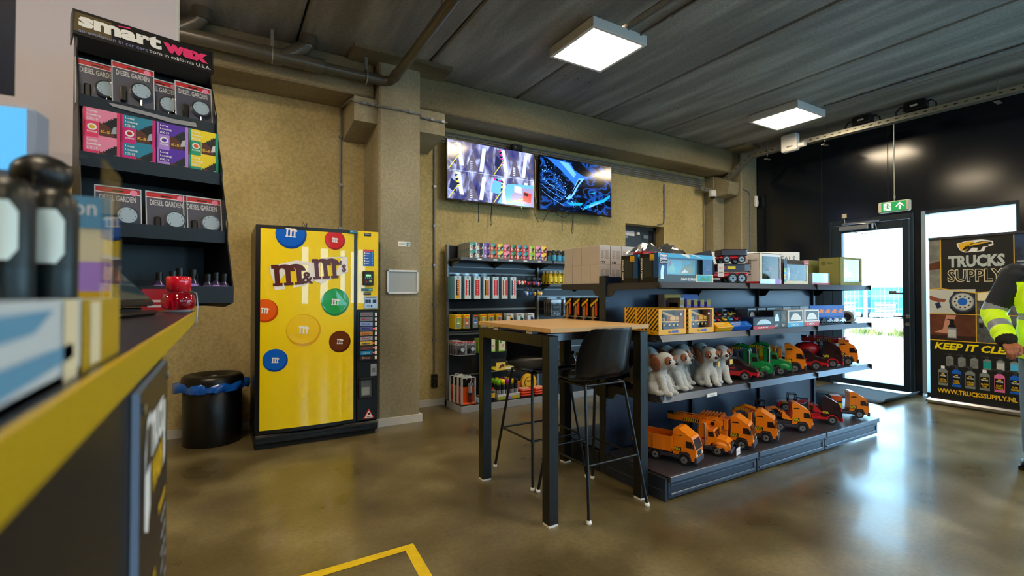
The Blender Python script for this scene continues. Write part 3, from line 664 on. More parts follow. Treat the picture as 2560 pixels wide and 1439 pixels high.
# bowed door with its frame
def bow(u): t_k = (u-.41)/.41; return .03*(1-t_k*t_k)
class BB(MB):
    """decals that follow the bowed door"""
    def add(s, vs_, fs, m, T=None, sm=False):
        if T is not None: vs_ = [T @ Vector(v) for v in vs_]
        return MB.add(s, [(v[0], v[1]-bow(v[0]), v[2]) for v in vs_], fs, m, None, sm)
b = BB(); N = 12
for k in range(N):
    a0, a1 = .805*k/N, .805*(k+1)/N
    b.box(a0, 0, .125, a1, .04, 1.84, vblk)
b.build('door', r)
b = BB(); v = []
for k in range(33): v += [(.035+.745*k/32, -.002, .155), (.035+.745*k/32, -.002, 1.81)]
b.add(v, [(2*k, 2*k+2, 2*k+3, 2*k+1) for k in range(32)], vy, None, True)
T = FR(0, -.003, 0)
def candy(cx, cy, rx, ry, col, dark, lo=.035, hi=.78, top=1.81, mcol=print_white, ms=.55, ang=-.06):
    def clip(P): return [(min(max(x, lo), hi), min(y, top)) for x, y in P]
    b.flat(clip(arc(cx, cy, rx, ry, 0, 2*PI*27/28, 27)), dark, T, .0006); b.flat(clip(arc(cx-.006, cy+.008, rx*.93, ry*.91, 0, 2*PI*27/28, 27)), col, T, .0012)
    b.slab_m(cx-rx*ms*.55, cy-ry*.2, rx*ms, ry*ms*.85, mcol, T, .0024, ang)
cB = M('candy_blue', '#1266d8', .15, coat=.5); cBd = M('candy_blue_edge', '#0a48a8', .15, coat=.5)
candy(.262, 1.775, .12, .125, cB, cBd, ms=.7)
candy(.614, 1.742, .086, .084, M('candy_red', '#de2020', .15, coat=.5), M('candy_red_edge', '#a81014', .15, coat=.5))
candy(.619, 1.20, .118, .12, M('candy_green', '#0fa436', .15, coat=.5), M('candy_green_edge', '#0a7a28', .15, coat=.5))
candy(.07, 1.134, .098, .096, M('candy_orange', '#f0641a', .15, coat=.5), M('candy_orange_edge', '#cc4a10', .15, coat=.5))
candy(.363, .965, .137, .135, M('candy_yellow', '#fcd420', .15, coat=.5), M('candy_yellow_edge', '#e8b010', .15, coat=.5))
candy(.66, .853, .093, .095, M('candy_brown', '#6e3410', .15, coat=.5), M('candy_brown_edge', '#4a200a', .15, coat=.5))
candy(.148, .724, .094, .094, cB, cBd)
# the m&m's word mark
lb = M('logo_brown', '#5a1c12', .3)
b.flat([(.105,1.50),(.30,1.555),(.44,1.54),(.55,1.59),(.665,1.60),(.72,1.60),(.728,1.47),(.66,1.44),(.50,1.36),(.44,1.385),(.36,1.34),(.14,1.30),(.135,1.36),(.11,1.44)], print_white, T, .0010)
b.slab_m(.125, 1.335, .245, .175, lb, T, .0022, .08); b.slab_m(.435, 1.395, .215, .175, lb, T, .0022, .08)
b.text('&', .345, 1.36, .09, .10, lb, T, .0026, bold=.03); b.text("'s", .655, 1.465, .055, .10, lb, T, .0026, bold=.03)
b.build('door_graphic', r)
b = MB(); b.box(.81, -.012, 1.13, .998, .03, 1.84, vy, c=.004); b.build('yellow_fascia', r)
b = MB(); b.box(.81, -.012, .13, .998, .03, 1.125, vblk, c=.004); b.build('black_fascia', r)
b = MB(); T = FR(0, -.0125, 0)
b.rect(.86, 1.525, .955, 1.675, blue, T); b.rect(.86, 1.655, .955, 1.675, M('label_red', '#e04848', .4), T, .0014)
for k in range(5): b.disc(.873, 1.643-k*.024, .007, print_white, T, .0014, n=10); b.rect(.886, 1.64-k*.024, .915-.004*(k % 3), 1.644-k*.024, print_white, T, .0014); b.disc(.942, 1.643-k*.024, .007, skyb, T, .0014, n=8)
b.build('instruction_label', r)
b = MB(); b.box(.855, -.035, 1.35, .95, -.012, 1.478, black, c=.004); b.rect(.878, 1.43, .925, 1.448, M('lcd_green', '#8ee0a0', .3, emit=.15), FR(0, -.036, 0))
for k in range(4): b.rect(.872+k*.017, 1.413, .882+k*.017, 1.42, greymetal, FR(0, -.036, 0))
b.disc(.92, 1.388, .012, M('key_green', '#a4c060', .4), FR(0, -.036, 0)); b.rect(.875, 1.375, .89, 1.388, redp, FR(0, -.036, 0)); b.build('keypad', r)
b = MB(); b.box(.845, -.018, 1.298, .945, -.012, 1.322, M('display_teal', '#0c4a58', .2)); b.text('0.00', .91, 1.304, .028, .012, em('lcd', '#50e0b0', .8), FR(0, -.019, 0)); b.box(.865, -.015, 1.262, .93, -.012, 1.286, black); b.text('AANBIEDING', .869, 1.27, .057, .009, print_white, FR(0, -.0155, 0)); b.build('price_display', r)
b = MB(); b.box(.87, -.022, 1.14, .985, -.012, 1.25, silver, c=.003); T = FR(0, -.0225, 0)
for u in (.878, .906, .945): b.rect(u, 1.19, u+.022+.01*(u > .94), 1.22, navyp, T)
b.rect(.878, 1.233, .975, 1.24, midgrey, T); b.disc(.935, 1.162, .009, darkgrey, T, n=10); b.rect(.89, 1.155, .92, 1.17, greymetal, T); b.build('coin_slot_plate', r)
sel = [('#6a7880','#c8323a'), ('#78848c','#b03a4c'), ('#8fa4d8','#3a58b8'), ('#5a66a8','#2a2c78'), ('#b8964a','#b82834'), ('#9aa4b8','#c43048'), ('#d4b83c','#303880'), ('#4a4448','#d83a34'), ('#1878b4','#8ad0f0'), ('#3c2420','#c8a890')]
b = MB(); b.box(.825, -.022, .665, .99, -.012, 1.115, black, c=.004); b.build('selection_panel', r)
for k, (c1, c2) in enumerate(sel):
    b = MB(); z = 1.105-k*.0435; b.box(.835, -.028, z-.034, .945, -.022, z, M('bar_%d' % k, c1, .3)); T = FR(0, -.0283, 0)
    b.text(('Twix', 'Mars', 'Bounty', 'Milky', 'Raider', 'Nuts', 'm&m', 'Super', 'm&ms', 'Duo')[k], .85, z-.027, .07, .019, M('bart_%d' % k, c2, .3), T, bold=.02); b.build('selection_strip', r)
    b = MB(); b.box(.965, -.028, z-.034, .983, -.022, z-.004, paper); 
    if k in (3, 6, 7, 8): b.disc(.955, z-.018, .007, em('redlamp', '#ff3020', 2), FR(0, -.024, 0), n=10)
    b.build('select_button', r)
b = MB(); b.box(.93, -.018, .525, .985, -.012, .635, silver, c=.003); b.box(.945, -.022, .56, .97, -.018, .60, midgrey); b.build('coin_return', r)
b = MB()
for q in ((.82,.33,.96,.35), (.82,.50,.96,.52), (.82,.35,.84,.50), (.94,.35,.96,.50)): b.box(q[0], -.035, q[1], q[2], -.012, q[3], vblk, c=.004)
b.box(.84, -.016, .35, .94, -.012, .50, M('tray_flap', '#5a6064', .15)); b.rect(.85, .36, .92, .43, M('tray_inside', '#98a0a2', .2), FR(0, -.0165, 0)); b.build('delivery_tray', r)
b = MB(); T = FR(0, -.0125, 0); b.flat([(.865,.145),(.965,.145),(.915,.235)], M('warning_red', '#d8282a', .4), T); b.flat([(.879,.152),(.951,.152),(.915,.217)], print_white, T, .0014); b.flat([(.905,.185),(.918,.2),(.93,.188),(.917,.174)], black, T, .002); b.rect(.897, .157, .934, .162, black, T, .002); b.build('warning_triangle', r)
b = MB(); b.tube([(.41, .2, 1.84), (.40, .2, 1.88), (.385, .2, 1.91), (.375, .2, 1.88), (.40, .2, 1.85)], .003, black, 6); b.cyl((.412, .2, 1.84), (.414, .2, 1.905), .004, black, n=6); b.build('antenna', r)
b = MB(); b.box(.74, -.03, 1.815, .80, -.02, 1.838, M('cyan_print', '#1a9ac4', .5)); b.text('joker', .745, 1.821, .02, .011, print_white, FR(0, -.031, 0)); b.rect(.778, 1.822, .79, 1.832, redp, FR(0, -.0305, 0)); b.build('top_sticker', r)
b = MB(); b.box(.87, -.0135, 1.795, .93, -.012, 1.825, black); b.text('SERVICE', .876, 1.811, .048, .008, print_white, FR(0, -.014, 0)); b.build('service_label', r)

# ================================================================== BIN
r = root('waste_bin', 'round black waste bin with blue liner beside the vending machine', 'bin', (-.06, 4.93, 0))
b = MB(); b.lathe([(0, 0), (.215, 0), (.22, .01), (.222, .52), (.21, .53), (0, .53)], black, n=36); b.build('body', r)
b = MB(); b.lathe([(.235, .50), (.237, .535), (.228, .565), (.21, .58), (.17, .585), (.13, .565), (.10, .555), (.095, .54)], black, n=36); b.build('lid', r)
lm = M('blue_liner', '#0f5cc0', .25, coat=.3); b = MB(); n = 72; v = []; f = []
rnd = [random.random() for _ in range(n)]
for j, (rr, zz) in enumerate(((.222, .53), (.238, .515), (.243, .49), (.236, .462))):
    for i in range(n):
        t = 2*PI*i/n; k = .012*math.sin(9*t+j*.8)+.01*rnd[i]*j/2; tail = .05*max(0, math.cos(t-PI*.98))**14+.05*max(0, math.cos(t-.35))**18
        v.append(((rr+k+tail*(j > 0))*math.cos(t), (rr+k+tail*(j > 0))*math.sin(t), zz-(.02*rnd[(i*3) % n]+.35*tail)*(j > 1)))
for j in range(3):
    for i in range(n): f.append((j*n+i, j*n+(i+1) % n, (j+1)*n+(i+1) % n, (j+1)*n+i))
b.add(v, f, lm, None, True); b.build('liner', r, recalc=False)

# ================================================================== BAR TABLE AND STOOLS
oak = M('oak_laminate', '#d4b078', .4, noise=('#b8905a', 3, .35)); ply = M('oak_edge', '#b98a52', .5)
oakn = oak.node_tree; mpn = oakn.nodes.new('ShaderNodeMapping'); mpn.inputs['Scale'].default_value = (1, 9, 1)
tcn = [n for n in oakn.nodes if n.type == 'TEX_COORD'][0]; nn = [n for n in oakn.nodes if n.type == 'TEX_NOISE'][0]
oakn.links.new(tcn.outputs['Object'], mpn.inputs[0]); oakn.links.new(mpn.outputs[0], nn.inputs['Vector'])
r = root('bar_table', 'tall bar table with oak top and black square steel legs', 'table', (1.905, 2.57, 0))
b = MB(); b.box(-.375, -.43, 1.06, .375, .43, 1.082, oak, c=.001); b.build('table_top', r)
b = MB(); b.box(-.376, -.431, 1.058, .376, .431, 1.0605, ply); b.build('table_edge', r)
for sx in (-.345, .345):
    for sy in (-.385, .385):
        b = MB(); b.box(sx-.033, sy-.033, .012, sx+.033, sy+.033, 1.04, powder, c=.003); lg = b.build('leg', r)
        MB().box(sx-.03, sy-.03, 0, sx+.03, sy+.03, .012, white).build('foot_pad', lg)
for sx in (-.345, .345): MB().box(sx-.033, -.352, .975, sx+.033, .352, 1.04, powder, c=.003).build('apron_rail', r)
for sy in (-.28, .28): MB().box(-.31, sy-.02, 1.0, .31, sy+.02, 1.04, greymetal).build('cross_rail', r)
for sx in (-.345, .345):
    for sy in (-.2, .2): MB().box(sx-.02, sy-.03, 1.04, sx+.02, sy+.03, 1.06, white).build('spacer', r)
shell = M('stool_shell', '#0d0f13', .27, coat=.15)
def make_stool(label, loc, rz):
    """faces +Y; backrest at -Y"""
    r = root('bar_stool', label, 'stool', loc, rz, 'bar stools')
    prof = [(.205, .745), (.21, .765), (.19, .775), (.10, .765), (0, .755), (-.10, .757), (-.16, .775), (-.195, .82), (-.215, .89), (-.235, .98), (-.252, 1.05), (-.26, 1.075)]
    wid = [.16, .185, .195, .205, .21, .212, .212, .212, .208, .198, .178, .15]
    curl = [0, 0, .002, .01, .018, .03, .05, .072, .08, .075, .062, .045]
    v = []; f = []; nu = 13
    for (y, z), w_, c_ in zip(prof, wid, curl):
        for i in range(nu):
            s_ = -1+2*i/(nu-1); k = abs(s_)**2.6
            up = min(1, max(0, (.80-z)/.05)) if z < .80 else 0
            v.append((w_*s_, y+c_*k*(1-up)*1.25, z+c_*k*up*.8))
    m_ = len(prof)
    for j in range(m_-1):
        for i in range(nu-1): f.append((j*nu+i, j*nu+i+1, (j+1)*nu+i+1, (j+1)*nu+i))
    b = MB(); b.add(v, f, shell, None, True); o = b.build('seat_shell', r); q = o.modifiers.new('t', 'SOLIDIFY'); q.thickness = .009; q.offset = 0
    q = o.modifiers.new('s', 'SUBSURF'); q.levels = q.render_levels = 2
    top = {(-1, 1): (-.15, .13, .735), (1, 1): (.15, .13, .735), (-1, -1): (-.15, -.13, .735), (1, -1): (.15, -.13, .735)}
    foot = {k: (k[0]*.225, k[1]*.25, .012) for k in top}
    for k in top:
        a, b_ = Vector(top[k]), Vector(foot[k]); b = MB(); b.tube([a+Vector((-.03*k[0], -.02*k[1], .008)), a, a+(b_-a)*.04, b_], .0095, powder, 10); lg = b.build('leg', r)
        MB().lathe([(0, -.012), (.013, -.012), (.016, -.004), (.013, .01), (0, .012)], white, Matrix.Translation(b_), n=12).build('foot_cap', lg)
    b = MB(); b.tube([top[(-1,1)], top[(1,1)]], .008, powder); b.tube([top[(-1,-1)], top[(1,-1)]], .008, powder)
    b.tube([top[(-1,1)], top[(-1,-1)]], .008, powder); b.tube([top[(1,1)], top[(1,-1)]], .008, powder); b.build('seat_frame', r)
    def at(k, z): a, b_ = Vector(top[k]), Vector(foot[k]); return a+(b_-a)*((a.z-z)/(a.z-b_.z))
    b = MB(); P4 = [at((-1,1), .30), at((1,1), .30), at((1,-1), .30), at((-1,-1), .30)]
    for i in range(4): b.tube([P4[i], P4[(i+1) % 4]], .0075, powder)
    b.build('footrest', r); return r
s1 = make_stool('black shell bar stool in front of the table with its back to the camera', (1.97, 2.33, 0), 0)
dup(s1, 'black shell bar stool on the far side of the table, facing the camera', (1.955, 2.87, 0), PI)

# ================================================================== FLOOR MAT, FREEZER, BANNER
b = MB(); v = []; f = []
for i in range(21):
    x = i/20*1.1
    for j, yy in enumerate((-.45, -.2, 0, .2, .45)):
        curl = max(0, (x-.85)/.25); v.append((x-.1*curl*curl, yy+.02*math.sin(x*5), .006+.012*max(0, math.sin(x*6))+.06*curl**2))
for i in range(20):
    for j in range(4): f.append((i*5+j, (i+1)*5+j, (i+1)*5+j+1, i*5+j+1))
b.add(v, f, M('mat_rubber', '#23272b', .8, bump=(200, .5)), None, True)
o = single(b, 'door_mat', 'dark rubber-backed door mat with a curled edge inside the glass door', 'mat', (6.98, 3.55, 0), -PI/2); q = o.modifiers.new('t', 'SOLIDIFY'); q.thickness = .008; q.offset = 1
r = root('freezer', 'tall white freezer with a lettered sign in the far corner behind the shelves', 'freezer', (6.20, 3.93, 0), math.radians(-31))
MB().box(-.62, .02, 0, .62, .6, 1.65, white, c=.01).build('body', r)
b = MB(); b.box(-.62, 0, 1.60, .62, .6, 1.84, paper, c=.004); T = FR(0, 0, 0); b.text('FROZEN MEALS', -.12, 1.71, .68, .072, darkgrey, T, .001); b.build('header_sign', r)
b = MB(); b.ell((0, 0, .02), (.13, .06, .02), M('yellow_cloth', '#f0c818', .6)); b.ell((-.05, .01, .025), (.07, .05, .02), MATS['yellow_cloth']); b.ell((.07, 0, .02), (.07, .04, .018), MATS['yellow_cloth'])
single(b, 'folded_cloth', 'yellow folded cloth lying on top of the white freezer', 'cloth', (6.12, 4.30, 1.842), .3)

r = root('roll_up_banner', 'black and gold roll-up banner for truck supplies in front of the window', 'banner', (7.13, 1.92, 0))
MB().box(-.07, -.45, 0, .07, .45, .065, steel, c=.02).build('base', r); MB().box(-.012, -.425, 1.90, .012, .425, 1.93, darkgrey, c=.004).build('top_rail', r)
MB().cyl((.03, 0, .06), (.015, 0, 1.9), .01, steel).build('pole', r)
b = MB(); T = LF(-.002, 0, 0)
def U(y): return -(y-1.92)
b.box(-.002, -.42, .06, .002, .42, 1.905, M('banner_black', '#0c0d0f', .5)); G = gold
ph1 = M('photo_grey', '#9a9c98', .5, noise=('#50504a', 9, .3)); ph2 = M('photo_brown', '#7a3c1c', .5, noise=('#2a120a', 5, .25)); ph3 = M('photo_truck', '#2a4a7a', .5, noise=('#10182a', 8, .2)); ph4 = M('photo_dash', '#6a6e70', .5, noise=('#1c1e20', 12, .2)); ph5 = M('photo_light', '#c4c6c0', .5)
b.rect(-.42, 1.33, -.31, 1.905, ph1, T); b.flat([(-.42,1.55),(-.31,1.56),(-.31,1.66),(-.42,1.62)], ph2, T, .0012); b.rect(.29, 1.33, .42, 1.905, ph3, T)
for k in range(4): b.rect(.31, 1.5+k*.035, .42, 1.515+k*.035, silver, T, .0012)
b.rect(.29, 1.33, .42, 1.46, ph1, T, .0012)
for q in ([(-.316,1.905),(-.309,1.905),(-.309,1.335),(-.316,1.335)], [(.287,1.905),(.294,1.905),(.294,1.335),(.287,1.335)], [(-.42,1.33),(-.31,1.338),(-.01,1.285),(.29,1.338),(.42,1.33),(.42,1.322),(.29,1.33),(-.01,1.277),(-.31,1.33),(-.42,1.322)], [(-.42,1.04),(.42,1.04),(.42,1.047),(-.42,1.047)], [(-.42,.735),(.42,.735),(.42,.743),(-.42,.743)], [(-.016,.74),(-.008,.74),(-.008,1.29),(-.016,1.29)]): b.flat(q, G, T, .0016)
# panther badge
b.flat([(-.17,1.84),(-.08,1.865),(.04,1.87),(.13,1.845),(.135,1.80),(.07,1.78),(.06,1.74),(-.10,1.735),(-.14,1.76),(-.16,1.80)], print_white, T, .001)
b.flat([(-.16,1.835),(-.08,1.857),(-.02,1.85),(-.06,1.80),(-.10,1.745),(-.135,1.765),(-.152,1.80)], G, T, .0014)
b.flat([(-.13,1.755),(-.10,1.80),(-.04,1.835),(.04,1.85),(.12,1.835),(.125,1.815),(.09,1.81),(.10,1.795),(.05,1.79),(.03,1.75),(.0,1.745),(.01,1.78),(-.04,1.785),(-.07,1.745),(-.10,1.745),(-.075,1.775)], black, T, .002)
b.flat([(-.09,1.80),(-.03,1.828),(.05,1.842),(.10,1.832),(.05,1.825),(-.02,1.812)], G, T, .0024)
b.text('TRUCKS', -.247, 1.57, .47, .135, M('banner_silver', '#b8c4c4', .4), T, .0018, bold=.045)
b.text('SUPPLY', -.255, 1.405, .475, .145, cream, T, .0016, bold=.05); b.text('SUPPLY', -.247, 1.413, .459, .129, M('banner_black', '#0c0d0f'), T, .0022, bold=.012)
# photos in the middle rows
b.rect(-.42, 1.048, -.016, 1.325, ph5, T); b.flat([(-.20,1.30),(-.016,1.285),(-.016,1.048),(-.18,1.048),(-.24,1.12)], black, T, .0012)
b.disc(-.125, 1.185, .118, M('tyre_print', '#26324a', .5), T, .0014); b.disc(-.125, 1.185, .098, silver, T, .0016); b.disc(-.125, 1.185, .088, ph5, T, .0018); b.disc(-.125, 1.185, .042, blue, T, .002)
for k in range(10): b.disc(-.125+.066*math.cos(k*PI/5), 1.185+.066*math.sin(k*PI/5), .009, black, T, .0022, n=8)
b.flat([(-.42,1.255),(-.33,1.22),(-.27,1.21),(-.28,1.18),(-.35,1.18),(-.42,1.21)], M('photo_skin', '#8c4a2c', .5), T, .0024); b.flat([(-.37,1.16),(-.33,1.18),(-.31,1.12),(-.35,1.10)], navyp, T, .0024)
b.rect(-.008, 1.048, .42, 1.30, ph4, T); b.rect(.0, 1.2, .42, 1.29, cream, T, .001)
for k in range(6): b.rect(.02, 1.07+k*.02, .2, 1.078+k*.02, black, T, .0012)
b.flat([(.03,1.09),(.10,1.12),(.10,1.16),(.03,1.14)], silver, T, .0016)
b.rect(-.42, .742, -.016, 1.04, ph2, T); b.flat([(-.42,.80),(-.016,.80),(-.016,.742),(-.42,.742)], M('photo_dark', '#2c120a', .5), T, .0012)
b.flat([(-.38,.83),(-.30,.87),(-.27,1.03),(-.18,1.03),(-.24,.87),(-.26,.82)], M('photo_pink', '#c88a74', .5), T, .0012)
b.rect(-.26, .77, -.18, .89, silver, T, .0016); b.rect(-.255, .78, -.185, .87, ph5, T, .002); b.flat([(-.26,.89),(-.24,.93),(-.24,.97),(-.27,.985),(-.20,.985),(-.20,.93),(-.18,.89)], black, T, .0018)
b.rect(-.008, .742, .42, 1.04, ph4, T)
for k in range(5): b.rect(.01+k*.05, .9, .045+k*.05, .94, black, T, .0014); b.rect(.01+k*.05, .96, .045+k*.05, 1.0, silver, T, .0014)
b.text('KEEP IT CLEAN', -.38, .635, .76, .08, yellow, T, .0014, bold=.035, shear=.25, ang=-.01)
def bprint(u, v, w_, h_, liq, lab, spray=True):
    b.rect(u, v, u+w_, v+h_*.8, liq, T, .0012); b.rect(u+.004, v+h_*.12, u+w_-.004, v+h_*.68, lab, T, .0016); b.flat([(u, v+h_*.8), (u+w_*.35, v+h_*.92), (u+w_*.65, v+h_*.92), (u+w_, v+h_*.8)], liq, T, .0012)
    if spray: b.flat([(u+w_*.35, v+h_*.9), (u+w_*.35, v+h_*1.06), (u-w_*.1, v+h_*1.06), (u-w_*.3, v+h_*.98), (u-w_*.15, v+h_*1.14), (u+w_*.8, v+h_*1.14), (u+w_*.62, v+h_*.9)], darkgrey, T, .0014)
    else: b.rect(u+w_*.3, v+h_*.9, u+w_*.7, v+h_*1.04, print_white, T, .0014)
for k in range(6):
    bprint(-.275+k*.105, .45, .065, .125, M('bottle_print_grey', '#7f8684', .4), (ph1, ph1, ph1, teal, ph5, skyb)[k])
for k, (lq, n1) in enumerate(((M('bottle_print_grey', '#7f8684'), 'METAL\nPOLISH'), (blue, 'WHEEL\nCLEANER'), (M('bottle_print_grey', '#7f8684'), 'INTERIOR\nCLEANER'), (M('bottle_print_grey', '#7f8684'), 'ALL-IN-ONE\nPOLISH'), (M('pinkliq', '#e870a8', .4), 'FAST\nWAX'), (blue, 'GLASS\nCLEANER'))):
    u = -.345+k*.118; bprint(u, .222, .082, .215, lq, black, k % 3 != 0); b.text('TRUCKS', u+.012, .325, .058, .016, print_white, T, .0022, bold=.03); b.text(n1, u+.01, .255, .062, .045, G, T, .0022, bold=.03); b.flat([(u+.025,.347),(u+.057,.347),(u+.052,.36),(u+.03,.358)], G, T, .0022)
b.text('WWW.TRUCKSSUPPLY.NL', -.355, .135, .66, .052, G, T, .0014, bold=.035)
b.build('printed_panel', r)

# ================================================================== ISLAND SHELVING
GX0, GX1, GYC = 2.35, 5.10, 2.63
bayx = [2.35, 3.265, 4.18, 5.10]
r = root('island_shelving', 'long anthracite island shelving unit filled with toy trucks and boxes', 'shelving', (GX0, GYC, 0))
def L(x): return x-GX0
for k in range(3):
    b = MB(); a0, a1 = L(bayx[k])+.018, L(bayx[k+1])-.018
    for z0, z1 in ((.16, .58), (.584, .98), (.984, 1.395)): b.box(a0, -.012, z0, a1, .012, z1, navy_metal)
    b.build('back_panel', r)
    b = MB(); b.box(L(bayx[k])+.004, -.575, .12, L(bayx[k+1])-.004, -.02, .15, shelf_deck); b.build('base_deck', r)
    b = MB(); T = FR(0, -.56, 0); a0, a1 = L(bayx[k])+.006, L(bayx[k+1])-.006
    b.box(a0, -.57, .015, a1, -.555, .125, navy_metal); b.box(a0, -.59, .115, a1, -.56, .153, shelf_grey, c=.004)
    b.box(a0+.02, -.576, .03, a1-.02, -.57, .045, shelf_grey, c=.003); b.box(a0+.02, -.574, .09, a1-.02, -.57, .098, shelf_grey); b.box(a1-.03, -.576, .03, a1-.02, -.57, .098, shelf_grey); b.build('plinth', r)
    b = MB(); b.box(a0, .02, .0, a1, .58, .15, navy_metal); b.build('rear_base', r)
for k in range(4):
    b = MB(); x = L(bayx[k]); b.box(x-.018, -.035, .0, x+.018, .035, 1.40, navy_metal, c=.003)
    for j in range(26):
        for sy in (-.0355, .0355): b.box(x-.004, sy-.0006, .2+j*.045, x+.004, sy+.0006, .222+j*.045, black)
    b.build('upright', r)
b = MB(); b.box(-.02, -.57, .0, .0, -.036, .14, navy_metal); b.box(-.024, -.55, .06, -.02, -.05, .066, shelf_grey); b.build('base_side_panel', r)
MB().box(-.02, .036, .0, .0, .58, .14, navy_metal).build('base_side_panel', r)
for z in (.615, .995, 1.335):
    for k in range(3):
        a0, a1 = L(bayx[k])+.006, L(bayx[k+1])-.006; b = MB(); b.box(a0, -.505, z-.022, a1, -.03, z+.012, shelf_deck)
        b.prism([(-.505, z+.014), (-.53, z-.024), (-.526, z-.026), (-.50, z-.022)], a1-a0, shelf_grey, RF(a0, 0, 0)); b.box(a1-.008, -.534, z-.028, a1+.001, -.503, z+.016, matte_black)
        b.build('shelf', r)
        b = MB(); b.box(a0, .03, z-.022, a1, .52, z+.012, shelf_deck); b.build('rear_shelf', r)
    for k in range(4):
        for sy in (-1, 1):
            x = L(bayx[k]); T = RF(x-.003, 0, 0)
            b = MB(); b.prism([(sy*.03, z+.0), (sy*.46, z-.0), (sy*.50, z-.03), (sy*.12, z-.035), (sy*.09, z-.075), (sy*.05, z-.085), (sy*.03, z-.075)], .006, matte_black if k else darkgrey, T); b.build('shelf_bracket', r)
b = MB(); b.box(.42, -.54, .585, .52, -.532, .607, print_white); b.text('SCHLEUDER S', .44, .592, .06, .007, darkgrey, FR(0, -.5405, 0)); b.build('price_strip', r)
ZS = {0: .1535, 1: .6275, 2: 1.0075, 3: 1.3475}

# ------------------------------------------------------------------ toy trucks
rimm = M('toy_rim', '#9aa0a8', .3, .4); chas = M('toy_chassis', '#3a3542', .45); gpanel = M('toy_window', '#2a1a1c', .12)
def wheel(p, x, y, rad=.034, side=-1):
    b = MB(); b.cyl((x-.012, y, rad), (x+.012, y, rad), rad, tyre, n=20)
    w_ = b.build('wheel', p)
    q = MB()
    for s_ in (-1, 1):
        q.cyl((x+s_*.012, y, rad), (x+s_*.0135, y, rad), rad*.62, rimm, n=16)
        q.cyl((x+s_*.0135, y, rad), (x+s_*.016, y, rad), rad*.2, black, n=8)
        for k in range(6): a = k*PI/3; q.cyl((x+s_*.0135, y+rad*.42*math.cos(a), rad+rad*.42*math.sin(a)), (x+s_*.0145, y+rad*.42*math.cos(a), rad+rad*.42*math.sin(a)), rad*.09, black, n=6)
    q.build('rim', w_)
def stripes(b, T, u, v, w_, h, m1=None, m2=None, n=4, z=.001):
    m1 = m1 or yellow; m2 = m2 or black
    b.rect(u, v, u+w_, v+h, m1, T, z)
    for k in range(n):
        x = u+w_*k/n; s_ = w_/n*.5; b.flat([(x, v), (x+s_, v), (x+s_+h*.0, v), (min(x+s_*1.6, u+w_), v+h), (x+s_*.6, v+h)], m2, T, z+.0004)
